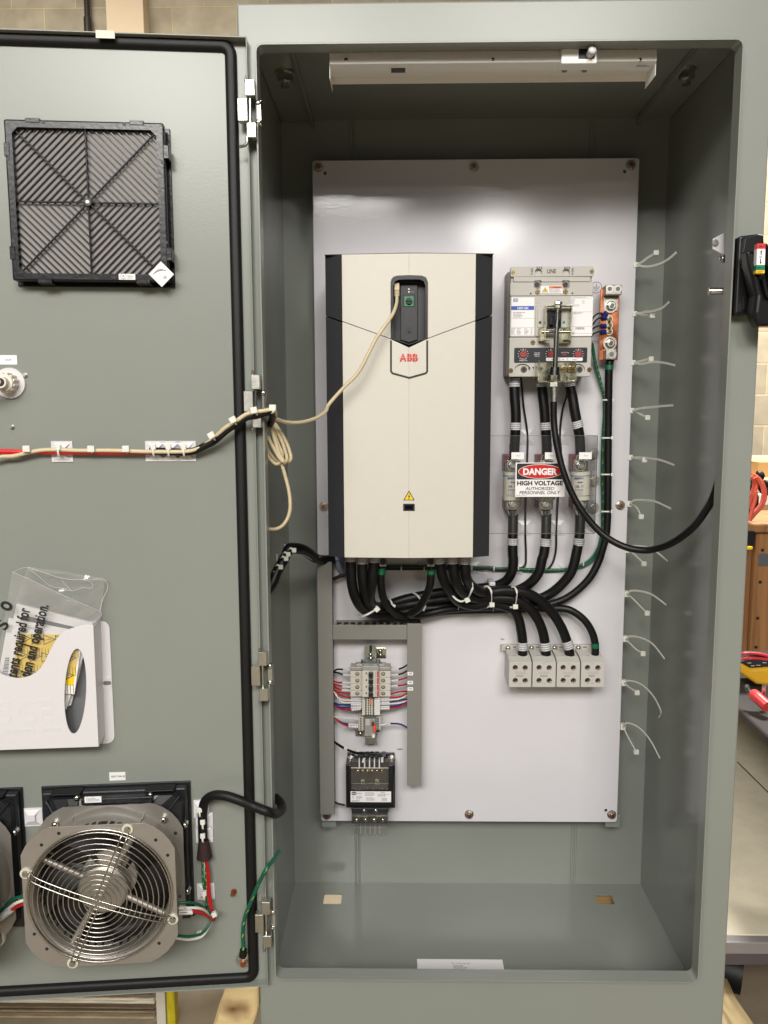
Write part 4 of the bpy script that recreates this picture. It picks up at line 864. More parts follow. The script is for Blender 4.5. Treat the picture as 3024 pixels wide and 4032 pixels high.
# ------------------------------------------------------------------ distribution blocks
FX = ((288, 533), (545, 797), (808, 1060), (1072, 1328))
for i, (x0, x1) in enumerate(FX):
    t = T('distribution_block', ('leftmost', 'second from left', 'third from left', 'rightmost')[i]+' of four pale grey two-hole terminal blocks bolted low on the plate', 'terminal block', 'row of distribution blocks')
    c = .088; a0, a1, b0, b1 = PF.r(x0, 1127, x1, 1398, c, KT); bt = PF.p(KT(x0, 1066), .066)[1]; bm_ = PF.p(KT(x0, 938), .012)[1]
    if i: pass
    mb = MB()
    ga = PF.p(KT((235, 497, 755, 1012)[i], 1000), .01)[0]
    prof = [(b0, .0005), (b0, c), (b1, c), (bt, .066), (bt+.004, .020), (bt+.004, .0005)]
    V_ = [PF.w(a, b, cz) for a in (a0, a1) for b, cz in prof]; n_ = len(prof)
    hl = [circ(*PF.p(KT(x0+(x1-x0)*fx, fy), c), .0070, 18) for fx, fy in ((.28, 1186), (.72, 1188), (.28, 1326), (.72, 1328))]
    mb.plate(PF, rrect(a0, a1, b0, b1, .001, 2), hl, c-.010, c, blockg, bev=.0008)
    F = [(0, 5, 4, 3, 2, 1), (6, 7, 8, 9, 10, 11)]+[(j, j+1, j+7, j+6) for j in (0, 2, 3, 4)]
    V2 = [PF.w(a, b, cz) for a in (a0+.0006, a1-.0006) for b, cz in [(b0, .0005), (b0, c-.010), (b1, c-.010), (bt, .066-.004), (bt+.004, .020), (bt+.004, .0005)]]
    mb.add(V2, [f[::-1] for f in F]+[(2, 1, 7, 8)[::-1]], blockg)
    sl = MB(); 
    mb.add([PF.w(a0+.0006, b1, c-.001), PF.w(a1-.0006, b1, c-.001), PF.w(a1-.0006, bt, .067), PF.w(a0+.0006, bt, .067)], [(0, 1, 2, 3)], blockg)
    k = t.part('housing', mb)
    mb = MB(); mb.box(PF, a0-.012+.004*i*0, a1-.004, bt, bm_, .0005, .014, blockg, .001)
    aw0, aw1 = a0+.02, a1-.03; mb.box(PF, aw0, aw1, bt+.012, bm_-.008, .0142, .0146, breakd)
    mb.box(PF, a0-.011, a0-.008, bt, bm_, .014, .026, blockg); mb.box(PF, a1-.013, a1-.010, bt, bm_, .014, .024, blockg); t.part('mounting_foot', mb)
    mb = MB(); a, b = PF.p(KT((278, 533, 785, 1045)[i], 973), .016); mb.disc(PF, a, b, .014, .016, .008, zinc, 18); mb.dome(PF.w(a, b, .016), (0, -1, 0), .0062, .004, steel); t.part('screw', mb)
    mb = MB()
    for h_ in hl:
        ca_ = sum(p[0] for p in h_)/len(h_); cb_ = sum(p[1] for p in h_)/len(h_); mb.disc(PF, ca_, cb_, c-.0105, c-.009, .0066, mat('screw_dark', S(92, 76, 66), .35, .9) if 'screw_dark' not in MATS else MATS['screw_dark'], 14)
    t.part('clamp_screw', mb)
    mb = MB(); xm = (x0+x1)/2
    mb.scrib(PF, (xm-18, 1140, xm+18, 1148), c+.0003, 1, inkg, KT, seed=i); mb.scrib(PF, (xm-45, 1262, xm+45, 1288), c+.0003, 2, inkg, KT, fill=.9, seed=i+5); mb.scrib(PF, (xm-20, 1356, xm+20, 1364), c+.0003, 1, inkg, KT, seed=i+9)
    a0_, a1_, b0_, b1_ = PF.r(xm-58, 1226, xm+58, 1254, c+.0003, KT); mb.plate(PF, rrect(a0_, a1_, b0_, b1_, .001), [], c, c+.0004, mat('embossed_grey', S(184, 178, 168), .45) if 'embossed_grey' not in MATS else MATS['embossed_grey'], bev=.0003)
    t.part('print', mb, sub=k)
    mb = MB(); a, b = PF.p(KT(x0+60, 1058), .05); mb.disc(Frame(PF.w(a, bt-.002, .045), (1, 0, 0), (0, 0, 1), up=(0, 1, 0)), 0, 0, 0, .0025, .013, ink, 20); t.part('spare_entry', mb); t.done()
for (tx, K, rc, nm) in (('DB1', KT, (197, 869, 236, 883), 'tiny printed tag DB1 on the plate left of the terminal blocks'), ('XFMR1', KX, (1070, 490, 1146, 508), 'tiny printed tag XFMR1 above the transformer')):
    mb = MB(); mb.tx(PF, tx, rc, .0006, ink, K, bold=.02); one('printed_tag', mb, nm, 'tag')
# ------------------------------------------------------------------ slotted wire duct
def fingers(mb, fr, a0, a1, b0, b1, c0, c1, pitch, m_):      # slotted side wall: solid lower strip, fingers, along b
    n = int((b1-b0)/pitch)
    mb.box(fr, a0, a1, b0, b1, c0, c0+(c1-c0)*.3, m_)
    for i in range(n): y = b0+(i+.5)*(b1-b0)/n; mb.box(fr, a0, a1, y-pitch*.3, y+pitch*.3, c0+(c1-c0)*.3, c1, m_)
    return mb
DC = .062
t = T('wire_duct', 'long vertical grey wire duct down the left edge of the plate', 'wire duct', 'grey slotted wire ducts')
a0 = PF.p((1254, 2700), DC)[0]; a1 = PF.p((1312, 2700), DC)[0]; b1 = PF.p((1280, 2213), DC)[1]; b0 = PF.p((1285, 3208), DC)[1]; D1 = (a0, a1)
mb = MB(); mb.box(PF, a0, a1, b0, b1, DC-.008, DC, ductg, .0012); t.part('cover', mb)
mb = MB(); fingers(mb, PF, a1-.0035, a1-.0018, b0, b1, .001, DC-.009, .0125, ductg); fingers(mb, PF, a0+.0018, a0+.0035, b0, b1, .001, DC-.009, .0125, ductg); mb.box(PF, a0+.0019, a1-.0019, b0, b1, .0002, .001, ductg); t.part('slotted_wall', mb); t.done()
t = T('wire_duct', 'vertical grey wire duct right of the small rail devices, carrying white circuit tags', 'wire duct', 'grey slotted wire ducts')
a0 = PF.p((1603, 2750), DC)[0]; a1 = PF.p((1660, 2750), DC)[0]; b1 = PF.p((1630, 2456), DC)[1]; b0 = PF.p((1631, 3095), DC)[1]; D2 = (a0, a1)
mb = MB(); mb.box(PF, a0, a1, b0, b1, DC-.008, DC, ductg, .0012); t.part('cover', mb)
mb = MB(); fingers(mb, PF, a1-.0035, a1-.0018, b0, b1, .001, DC-.009, .0125, ductg); fingers(mb, PF, a0+.0018, a0+.0035, b0, b1, .001, DC-.009, .0125, ductg); mb.box(PF, a0+.0019, a1-.0019, b0, b1, .0002, .001, ductg); t.part('slotted_wall', mb); t.done()
t = T('wire_duct', 'short horizontal grey wire duct under the cable bundle with open slots on top', 'wire duct', 'grey slotted wire ducts')
b1 = PF.p((1450, 2462), DC)[1]; b0 = PF.p((1450, 2519), DC)[1]
mb = MB(); mb.box(PF, D1[1]+.0006, D2[0]-.0006, b0, b1, DC-.008, DC, ductg, .0012); t.part('cover', mb)
U = Frame((0, 0, 0), (1, 0, 0), (0, 0, 1), up=(0, 1, 0)); mb = MB(); hs = []; aa, ae = D1[1]+.006, D2[0]-.004; n = 10; pitch = (ae-aa)/n
for i in range(n): x = aa+(i+.5)*pitch; hs.append(rrect(x-.0055, x+.0055, PY-.052, PY-.018, .001, 1))
mb.plate(U, [(aa, PY-DC+.008), (ae, PY-DC+.008), (ae, PY-.001), (aa, PY-.001)], hs, H+b1-.004, H+b1-.002, ductg)
mb.box(PF, aa, ae, b0+.002, b0+.004, .001, DC-.009, ductg); mb.box(PF, aa, ae, b0+.002, b1-.004, .0002, .001, ductg); t.part('slotted_wall', mb)
mb = MB()
for j, m_ in enumerate((redp, whitew, bluew, redp, cable_m)): mb.tube([PF.w(D1[1]+.002, b1-.012-.006*j, .02+.006*j), PF.w((aa+ae)/2, b1-.012-.003*j, .03+.004*j), PF.w(D2[0]-.002, b1-.016-.004*j, .02+.006*j)], .0022, m_, seg=6)
t.part('wires_inside', mb); t.done()
for (y0, y1, tx) in ((1176, 1207, 'CB2'), (1258, 1290, 'CB3'), (1318, 1349, 'CB4')):
    mb = MB(); mb.bx(PF, (864, y0, 916, y1), DC+.0001, DC+.0007, paper, 0, KL); mb.tx(PF, tx, (875, y0+8, 904, y0+20), DC+.001, ink, KL, bold=.02); one('label_tag', mb, 'white tag reading %s stuck on the right wire duct' % tx, 'tag')
# ------------------------------------------------------------------ rail devices
t = T('mounting_rail', 'vertical zinc rail on angle brackets holding the small devices', 'rail')
CR = .034; a0 = PF.p((1436, 2700), CR)[0]; a1 = PF.p((1483, 2700), CR)[0]; b1 = PF.p((1460, 2545), CR)[1]; b0 = PF.p((1458, 2933), CR)[1]
mb = MB(); mb.box(PF, a0+.006, a1-.006, b0, b1, CR-.0075, CR-.006, railg)
for s_ in (0, 1):
    e = a0 if not s_ else a1-.006; mb.box(PF, e, e+.006, b0, b1, CR-.0014, CR, railg, .0003, 1); e = a0+.006 if not s_ else a1-.0074; mb.box(PF, e, e+.0014, b0, b1, CR-.006, CR-.0015, railg)
a, b = PF.p(KL(520, 958), CR); mb.plate(PF, rrect(a-.0035, a+.0035, b-.012, b+.008, .0034), [], CR-.006, CR-.0056, ink); t.part('rail', mb)
for (y, ) in ((1018,), (1054,)): mb = MB(); a, b = PF.p(KL(518, y), CR); mb.dome(PF.w(a, b, CR-.006), (0, -1, 0), .0058, .005, steel); t.part('screw', mb)
mb = MB(); mb.bx(PF, (572, 950, 663, 1046), .004, .006, zincy, .001, KL); mb.box(PF, a0+.004, a0+.03, b-.03, b-.0, .001, CR-.008, zincy, .001)
kb = t.part('bracket', mb)
for y in (978, 1018): mb = MB(); a, b = PF.p(KL(612, y), .006); mb.dome(PF.w(a, b, .006), (0, -1, 0), .0062, .005, steel); t.part('screw', mb, sub=kb)
mb = MB(); mb.bx(PF, (530, 222, 632, 328), .004, .006, zincy, .001, KX); kb = t.part('bracket', mb); mb = MB(); a, b = PF.p(KX(594, 293), .006); mb.dome(PF.w(a, b, .006), (0, -1, 0), .0075, .006, steel); t.part('screw', mb, sub=kb); t.done()
mb = MB(); dk = mat('clamp_grey', S(66, 70, 72), .45); mb.bx(PF, (430, 1092, 606, 1112), CR, .052, dk, .001, KL); mb.bx(PF, (455, 1078, 580, 1130), CR, .058, dk, .002, KL); mb.bx(PF, (428, 1072, 446, 1112), CR, .05, dk, .001, KL); mb.bx(PF, (590, 1072, 608, 1112), CR, .05, dk, .001, KL)
one('end_clamp', mb, 'dark grey plastic end clamp at the top of the rail devices', 'clamp')
t = T('aux_contact', 'plain grey cover module above the small breakers on the rail', 'module')
mb = MB(); mb.bx(PF, (330, 1128, 706, 1164), CR, .07, relayg, .002, KL); mb.bx(PF, (378, 1104, 660, 1140), CR, .06, relayg, .003, KL); mb.bx(PF, (440, 1122, 596, 1168), CR, .085, relayg, .002, KL); t.part('housing', mb); t.done()
tops = (1165, 1228, 1290, 1350, 1408)
for i in range(4):
    y0, y1 = tops[i]+1, tops[i+1]-2
    t = T('miniature_breaker', ('topmost', 'second from top', 'third from top', 'lowest')[i]+' of four small rail breakers with black toggle and red stripe', 'small breaker', 'small breakers stacked on the rail')
    mb = MB(); mb.bx(PF, (330, y0, 706, y1), CR, .066, mcbg, .0012, KL); mb.bx(PF, (441, y0, 596, y1+4), .06, .088, mcbg, .001, KL); t.part('housing', mb)
    mb = MB(); mb.bx(PF, (580, y0+3, 594, y1), .088, .0884, red, 0, KL); mb.bx(PF, (560, y0+3, 576, y1-2), .088, .0883, inkl, 0, KL); t.part('red_stripe', mb)
    mb = MB(); mb.bx(PF, (500, y0+16, 542, y1+2), .0875, .098, blackp, .001, KL); mb.bx(PF, (500, y0+13, 522, y0+24), .0875, .092, whitep, .0006, KL); t.part('toggle', mb)
    for x in (396, 637): mb = MB(); a, b = PF.p(KL(x, (y0+y1)/2-4), .066); mb.disc(PF, a, b, .066, .0664, .0056, ink, 16); mb.disc(PF, a, b+.001, .0664, .0668, .0044, steel, 14); t.part('terminal_screw', mb)
    mb = MB(); mb.bx(PF, (474, y0+14, 486, y0+30), .088, .0884, darkred, 0, KL); t.part('flag', mb)
    for x0, x1 in ((345, 366), (664, 690)): mb = MB(); mb.bx(PF, (x0, y0+12, x1, y1-10), .066, .0664, breakd, 0, KL); t.part('entry_shade', mb) if False else None
    t.done()
for i in range(10):
    y0 = 1416+i*16.4; y1 = y0+15.2
    t = T('terminal_clamp', '%s of ten thin grey rail terminals under the small breakers' % ('topmost', 'second', 'third', 'fourth', 'fifth', 'sixth', 'seventh', 'eighth', 'ninth', 'lowest')[i], 'terminal', 'thin terminals on the rail')
    mb = MB(); mb.bx(PF, (440, y0, 608, y1), CR, .068, mcbg, .0005, KL); t.part('housing', mb)
    mb = MB()
    for x in (476, 500, 519, 545): a, b = PF.p(KL(x, (y0+y1)/2), .0682); mb.disc(PF, a, b, .068, .0683, .0022 if x in (476, 545) else .0018, ink, 8)
    t.part('wire_entry', mb)
    mb = MB(); mb.bx(PF, (562, y0+2, 604, y1-2), .068, .0684, paper, 0, KL); mb.scrib(PF, (566, y0+5, 600, y1-4), .0686, 1, inkl, KL, seed=i)
    t.part('marker_strip', mb)
    if i in (0, 1, 2, 3): mb = MB(); mb.bx(PF, (512, y0-1, 526, y1+1), .0684, .074, orange, .0004, KL); t.part('jumper', mb)
    t.done()
t = T('relay', 'plug-in relay under a clear cover in a grey socket, below the thin terminals', 'relay')
mb = MB(); mb.bx(PF, (570, 82, 640, 255), CR, .055, mcbg, .001, KX); mb.bx(PF, (796, 78, 858, 252), CR, .055, mcbg, .001, KX); mb.bx(PF, (630, 82, 800, 260), CR, .05, mcbg, .001, KX); mb.bx(PF, (790, 252, 850, 274), CR, .045, ink, .001, KX)
for x in (598, 826):
    for k in range(5): a, b = PF.p(KX(x, 98+k*34), .055); mb.disc(PF, a, b, .055, .0554, .0032, inkg, 10)
ks = t.part('socket', mb)
mb = MB(); mb.bx(PF, (648, 100, 795, 330), .05, .080, relayg, .002, KX); mb.bx(PF, (660, 110, 720, 190), .08, .0815, blockg, .001, KX); mb.bx(PF, (740, 140, 775, 200), .08, .083, darkred, .001, KX); mb.bx(PF, (745, 305, 785, 348), .05, .086, paper, .001, KX); t.part('relay_body', mb)
mb = MB(); mb.bx(PF, (632, 96, 804, 356), .05, .092, clearp, .002, KX); t.part('clear_cover', mb); mb = MB(); mb.bx(PF, (765, 200, 797, 276), .09, .099, mat('lever_orange', S(235, 70, 35), .35), .001, KX); t.part('lever', mb); t.done()
# ------------------------------------------------------------------ small wires of the rail
wi = 0
def wire(K, pts, m_, lab, side, col, where, c0=.03, c1=.05):
    global wi; wi += 1; n = len(pts)
    t = T('control_wire', '%s control wire %s' % (col, where), 'wire', 'control wires between duct and rail')
    mb = MB(); mb.tube([PF.W(K(x, y), c0+(c1-c0)*i/(n-1)) for i, (x, y) in enumerate(pts)], .0023, m_, seg=8, n=5); t.part('conductor', mb)
    if lab:
        x, y = pts[-1]; mb = MB(); mb.cyl(PF.W(K(x, y), c1), PF.W(K(*lab), c1), .0030, whitep, seg=10)
        k = 5
        for i in range(k):
            fx = (i+1)/(k+1); a, b = PF.p(K(x+(lab[0]-x)*fx, y+(lab[1]-y)*fx), c1+.0033); mb.box(PF, a-.0008, a+.0008, b-.0008, b+.001, c1+.0028, c1+.0032, inkg)
        t.part('wire_marker', mb)
    t.done()
for pts, m_, lab, col, wh in (
    (((168, 1184), (205, 1152), (265, 1151)), cable_m, (328, 1156), 'black', 'left of the rail, uppermost'),
    (((168, 1180), (215, 1183), (262, 1201)), cable_m, (328, 1206), 'black', 'left of the rail, second from top'),
    (((168, 1258), (210, 1273), (258, 1275)), redp, (330, 1278), 'red', 'left of the rail, first red one'),
    (((168, 1285), (215, 1297), (256, 1312)), redp, (330, 1316), 'red', 'left of the rail, second red one'),
    (((168, 1288), (205, 1325), (252, 1345)), redp, (330, 1350), 'red', 'left of the rail, third red one'),
    (((168, 1338), (235, 1365), (325, 1373)), redp, None, 'red', 'left of the rail running bare into the lowest small breaker'),
    (((168, 1340), (245, 1392), (338, 1417)), redp, (436, 1421), 'red', 'left of the rail entering the topmost thin terminal'),
    (((168, 1345), (228, 1425), (338, 1440)), whitew, (436, 1443), 'white', 'left of the rail sagging just under the reds'),
    (((175, 1350), (250, 1455), (345, 1464)), whitew, (436, 1466), 'white', 'left of the rail, lower of the sagging pair'),
    (((168, 1458), (235, 1480), (338, 1481)), bluew, (436, 1484), 'blue', 'left of the rail, upper blue one'),
    (((168, 1462), (235, 1504), (338, 1508)), bluew, (436, 1505), 'blue', 'left of the rail, lower blue one'),
    (((168, 1475), (240, 1519), (344, 1530)), redp, (428, 1520), 'red', 'left of the rail, beneath the blues')):
    wire(KL, pts, m_, lab, 0, col, wh)
for pts, m_, lab, col, wh in (
    (((868, 1105), (820, 1135), (780, 1150)), cable_m, (708, 1156), 'black', 'right of the rail, uppermost'),
    (((868, 1160), (820, 1187), (777, 1200)), cable_m, (708, 1206), 'black', 'right of the rail beside tag CB2'),
    (((868, 1224), (820, 1240), (777, 1253)), redp, (706, 1258), 'red', 'right of the rail above tag CB3'),
    (((868, 1284), (820, 1298), (772, 1304)), redp, (706, 1309), 'red', 'right of the rail below tag CB3'),
    (((868, 1355), (790, 1360), (706, 1381)), redp, None, 'red', 'right of the rail running bare beside tag CB4'),
    (((868, 1372), (800, 1405), (697, 1418)), redp, (608, 1423), 'red', 'right of the rail entering topmost thin terminal'),
    (((868, 1385), (790, 1425), (690, 1436)), whitew, (608, 1441), 'white', 'right of the rail, upper white one'),
    (((868, 1430), (790, 1437), (695, 1461)), bluew, (608, 1464), 'blue', 'right of the rail, upper blue one'),
    (((868, 1440), (800, 1462), (700, 1472)), whitew, (608, 1476), 'white', 'right of the rail between the two blues'),
    (((868, 1442), (795, 1480), (695, 1500)), bluew, (608, 1503), 'blue', 'right of the rail, lower blue one'),
    (((868, 1456), (795, 1495), (697, 1515)), redp, (608, 1519), 'red', 'right of the rail, lowest red one')):
    wire(KL, pts, m_, lab, 1, col, wh)
wire(KL, ((168, 1588), (230, 1605), (322, 1608)), whitew, (400, 1611), 0, 'white', 'left of the rail straight into the relay socket')
wire(KX, ((240, 72), (330, 150), (440, 200)), redp, (562, 209), 0, 'red', 'slanting down to the relay socket')
wire(KX, ((250, 85), (350, 150), (440, 172)), bluew, (562, 181), 0, 'blue', 'slanting down to the relay socket')
wire(KX, ((1212, 217), (1110, 170), (985, 162)), bluew, (862, 181), 0, 'blue', 'curving right from the relay socket to the duct')
# ------------------------------------------------------------------ transformer
t = T('control_transformer', 'black control transformer with clear terminal covers at the bottom left of the plate', 'transformer')
X = lambda x, y, c: PF.p(KX(x, y), c)
mb = MB(); mb.bx(PF, (425, 556, 1040, 700), .004, .014, corein, .001, KX); mb.bx(PF, (405, 700, 1047, 1266), .012, .062, corein, .002, KX); mb.bx(PF, (428, 700, 1030, 1250), .062, .070, corein, .003, KX); t.part('core', mb)
mb = MB(); mb.bx(PF, (470, 650, 960, 1030), .06, .078, mat('terminal_board', S(60, 55, 46), .45), .002, KX); kt = t.part('terminal_board', mb)
for x in (560, 625, 688, 747, 812, 875): mb = MB(); a, b = X(x, 778, .08); mb.box(PF, a-.005, a+.005, b-.0055, b+.0055, .078, .081, brass, .0005); mb.dome(PF.w(a, b, .081), (0, -1, 0), .004, .003, zincy); t.part('terminal_screw', mb, sub=kt)
for x in (626, 812): mb = MB(); a, b = X(x, 922, .08); mb.box(PF, a-.006, a+.006, b-.0065, b+.0065, .078, .082, zincy, .0005); mb.dome(PF.w(a, b, .082), (0, -1, 0), .0035, .002, brass); t.part('terminal_screw', mb, sub=kt)
mb = MB(); a0, a1, b0, b1 = PF.r(470, 634, 962, 1022, .094, KX); mb.box(PF, a0, a1, b0, b1-.022, .0925, .094, clearp); mb.box(PF, a0, a1, b0, b0+.0012, .075, .0925, clearp); V_ = [PF.w(a0, b1-.022, .094), PF.w(a1, b1-.022, .094), PF.w(a1, b1, .080), PF.w(a0, b1, .080)]; mb.add(V_, [(0, 1, 2, 3)], clearp)
for x in (580, 650, 714, 778, 842): a, b = X(x, 690, .09); mb.box(PF, a-.0015, a+.0015, b-.010, b+.014, .082, .0955, nylonw if False else whitep)
mb.box(PF, a0, a1, b1-.0232, b1-.022, .093, .095, whitep); mb.box(PF, a0, a1, b0+.016, b0+.0166, .0941, .0948, relayg); t.part('clear_cover', mb)
mb = MB(); mb.bx(PF, (466, 1049, 995, 1189), .0695, .0708, paper, 0, KX); c = .071
a, b = X(510, 1076, c); mb.poly(PF, circ(a, b, .0075, 20, .005), c+.0002, inkg); mb.stroke(PF, [(a-.009, b+.001), (a, b-.0008), (a+.009, b+.001)], .0012, c+.0005, paper)
for r_, n_ in (((545, 1066, 635, 1086), 2), ((490, 1108, 512, 1150), 3), ((540, 1108, 622, 1155), 3), ((480, 1160, 620, 1186), 2), ((656, 1060, 790, 1110), 3), ((670, 1126, 780, 1170), 3), ((860, 1052, 940, 1076), 2), ((822, 1080, 976, 1118), 3), ((872, 1130, 956, 1180), 3)): mb.scrib(PF, r_, c, n_, inkg, KX, seed=int(r_[0]))
t.part('rating_label', mb)
mb = MB(); mb.bx(PF, (480, 1266, 960, 1330), .02, .07, corein, .002, KX); mb.bx(PF, (484, 1330, 950, 1470), .02, .055, corein, .002, KX); kb = t.part('lower_terminal_block', mb)
for x in (546, 661, 775, 888): mb = MB(); a, b = X(x, 1420, .056); mb.box(PF, a-.012, a+.012, b-.010, b+.012, .055, .058, zincy, .0008); mb.dome(PF.w(a, b, .058), (0, -1, 0), .0062, .004, steel); t.part('terminal_plate', mb, sub=kb)
for x in (642, 794): mb = MB(); a, b = X(x, 1302, .07); mb.dome(PF.w(a, b, .07), (0, -1, 0), .0062, .004, steel); t.part('screw', mb, sub=kb)
mb = MB(); a0, a1, b0, b1 = PF.r(478, 1268, 962, 1625, .082, KX); mb.box(PF, a0, a1, b0, b1, .080, .0812, clearp); mb.box(PF, a0, a1, b1-.02, b1-.0192, .0813, .0819, relayg); mb.box(PF, a0, a0+.001, b0, b1, .05, .08, clearp); mb.box(PF, a1-.001, a1, b0, b1, .05, .08, clearp)
for x in (598, 658, 722, 784, 846): a, b = X(x, 1550, .082); mb.box(PF, a-.0012, a+.0012, b-.012, b+.012, .0812, .0826, relayg)
mb.box(PF, a0+.006, a1-.006, b0+.022, b0+.0228, .0813, .0819, relayg); t.part('lower_clear_cover', mb)
for (x, y) in ((468, 628), (998, 628)): mb = MB(); a, b = X(x, y, .02); mb.disc(PF, a, b, .014, .017, .010, zinc, 18); mb.hexn(PF, a, b, .017, .026, .007, zinc); mb.disc(PF, a, b+.001, .026, .04, .0042, steel, 12); t.part('mounting_stud', mb)
mb = MB()
for x in (545, 610, 680, 745, 812, 900): a, b = X(x, 612, .05); mb.box(PF, a-.006, a+.006, b-.014, b+.010, .03, .06, blackp, .001)
t.part('coil_bobbin', mb); t.done()
t = T('control_wire', 'pair of black wires drooping from the left duct onto the transformer top', 'wire', 'black wires to the transformer')
mb = MB(); mb.tube([PF.W(KX(x, y), c) for x, y, c in ((245, 392, .03), (300, 430, .045), (400, 490, .06), (540, 540, .085), (700, 550, .095), (820, 565, .098), (875, 600, .1), (880, 640, .1))], .0026, cable_m, seg=8); mb.tube([PF.W(KX(x, y), c) for x, y, c in ((245, 398, .028), (300, 440, .04), (400, 498, .055), (540, 548, .08), (600, 555, .095), (640, 580, .1), (640, 620, .1))], .0026, cable_m, seg=8); t.part('conductor', mb)
for p, q in (((880, 600), (878, 665)), ((648, 606), (628, 668))): mb = MB(); mb.cyl(PF.W(KX(*p), .1), PF.W(KX(*q), .1), .0034, whitep, seg=10); t.part('wire_marker', mb)
for p in ((402, 492), (548, 543)):
    mb = MB(); q = PF.W(KX(*p), .072); d = (PF.W(KX(548, 543), .085)-PF.W(KX(402, 492), .06)).normalized(); mb.cyl(q-d*.0016, q+d*.0016, .0062, nylon, seg=10); mb.box(Frame(q, (1, 0, 0), (0, -1, 0)), -.001, .005, .002, .009, -.002, .004, nylon, .0005); t.part('tie', mb)
t.done()
mb = MB(); mb.tube([PF.W(KX(x, y), c) for x, y, c in ((250, 1182, .03), (300, 1208, .035), (390, 1226, .035))], .0028, cable_m, seg=8); one('control_wire', mb, 'short black wire from the left duct behind the transformer foot', 'wire', 'black wires to the transformer')
# ------------------------------------------------------------------ thin black and earth wires between breaker, fuses and drive
def thin(pts, r, m_, name, label, cat='wire', group=None, n=6, stripe=None):
    W_ = [PF.W(K(x, y) if K else (x, y), c) for K, x, y, c in pts]; mb = MB(); mb.tube(W_, r, m_, seg=8, n=n)
    if stripe:
        P = smooth_path(W_, 10); V_ = []; 
        for i, p in enumerate(P):
            if i % 3 == 0 and i+1 < len(P): d = (P[i+1]-p); s_ = p+Vector((0, -r*.95, 0)); e_ = s_+d*1.0; sd = Vector((r*.5, 0, r*.5)); mb.add([s_-sd*.6, s_+sd*.2, e_+sd*1.2, e_+sd*.2], [(0, 1, 2, 3)], stripe)
    return one(name, mb, label, cat, group)
gy = mat('stripe_yellow', S(190, 190, 60), .4)
thin([(KB, 385, 1290, .05), (KB, 398, 1420, .03), (KB, 412, 1580, .01), (KF, 440, 180, .008), (KF, 452, 300, .006), (KF, 442, 700, .006), (KF, 432, 1000, .006), (KF, 430, 1300, .006), (KF, 436, 1500, .007), (KF, 425, 1600, .009), (KF, 380, 1624, .01), (KF, 300, 1628, .01)], .0027, cable_m, 'sensing_wire', 'thin black wire dropping from breaker past left fuse to the horizontal bundle', group='thin black wires beside the fuses')
thin([(KB, 856, 1300, .05), (KB, 842, 1490, .03), (KB, 812, 1580, .015), (KF, 790, 130, .008), (KF, 778, 300, .006), (KF, 788, 450, .006), (KF, 775, 650, .006), (KF, 760, 900, .006), (KF, 742, 1230, .006), (KF, 735, 1460, .007), (KF, 700, 1580, .009), (KF, 650, 1636, .01), (KF, 600, 1645, .01)], .0027, cable_m, 'sensing_wire', 'thin black wire dropping from breaker between middle and right fuses', group='thin black wires beside the fuses')
thin([(KB, 1098, 940, .05), (KB, 1108, 1020, .04), (KB, 1130, 1140, .03), (KB, 1178, 1330, .02), (KB, 1215, 1470, .02), (KF, 1222, 60, .02), (KF, 1208, 300, .018), (KF, 1200, 700, .018), (KF, 1206, 1000, .018), (KF, 1195, 1280, .018), (KF, 1150, 1450, .016), (KF, 1060, 1555, .014), (KF, 960, 1610, .012), (KF, 820, 1640, .01), (KF, 600, 1650, .01)], .0038, green, 'earth_wire', 'green and yellow earth wire following the heavy cable down beside the fuses', stripe=gy)
thin([(KB, 1104, 960, .04), (KB, 1140, 1160, .022), (KB, 1190, 1350, .014), (KF, 1232, 60, .012), (KF, 1219, 300, .01), (KF, 1212, 700, .01), (KF, 1216, 1000, .01), (KF, 1205, 1290, .01), (KF, 1160, 1465, .01), (KF, 1070, 1575, .01), (KF, 960, 1626, .008), (KF, 820, 1650, .006), (KF, 560, 1660, .006), (KF, 400, 1652, .006)], .0034, green, 'earth_wire', 'second green earth wire lying behind the first beside the fuses', stripe=gy)
for i, (dy, m_, lb) in enumerate(((0, cable_m, 'black wire of the horizontal bundle crossing below the drive'), (9, cable_m, 'lower black wire of the horizontal bundle crossing below the drive'), (-10, green, 'green wire of the horizontal bundle crossing below the drive'))):
    thin([(KL, 655, 206+dy, .012), (KL, 900, 206+dy, .01), (KL, 1250, 206+dy, .01), (KL, 1659, 209+dy, .01), (KT, 125, 112+dy, .01), (KT, 400, 112+dy, .01)], .0032, m_, 'bundle_wire', lb, group='wires of the horizontal bundle')
thin([(KT, 400, 110, .012), (KT, 560, 118, .012), (KT, 760, 122, .012), (KT, 905, 120, .012)], .004, green, 'bundle_wire', 'green striped end of the horizontal bundle between the second and third cables', group='wires of the horizontal bundle', stripe=gy)
# ------------------------------------------------------------------ nylon ties
def tiestrap(pts, head, label, hs=.0058, wd=.0046, group='cable ties on the cables', up=None, F_=PF, dup=None):
    t = T('cable_tie', label, 'cable tie', group); mb = MB()
    mb.strap([F_.W(K(x, y) if K else (x, y), c) for K, x, y, c in pts], wd, .0014, nylon, up=up or (0, 0, 1), n=5); t.part('strap', mb)
    if head: K, x, y, c, rot = head; q = F_.W(K(x, y) if K else (x, y), c); fr = Frame(q, F_.ex*math.cos(rot)+F_.up*math.sin(rot), F_.n, up=-F_.ex*math.sin(rot)+F_.up*math.cos(rot)); mb = MB(); mb.box(fr, -hs*1.1, hs*1.1, -hs, hs, -.004, .005, nylon, .0012); t.part('head', mb)
    return t.done()
tiestrap([(KL, 400, 640, .10), (KL, 440, 656, .135), (KL, 500, 632, .15), (KL, 555, 600, .14), (KL, 570, 590, .13)], (KL, 580, 588, .135, .7), 'tie with square head round the left cables under the drive')
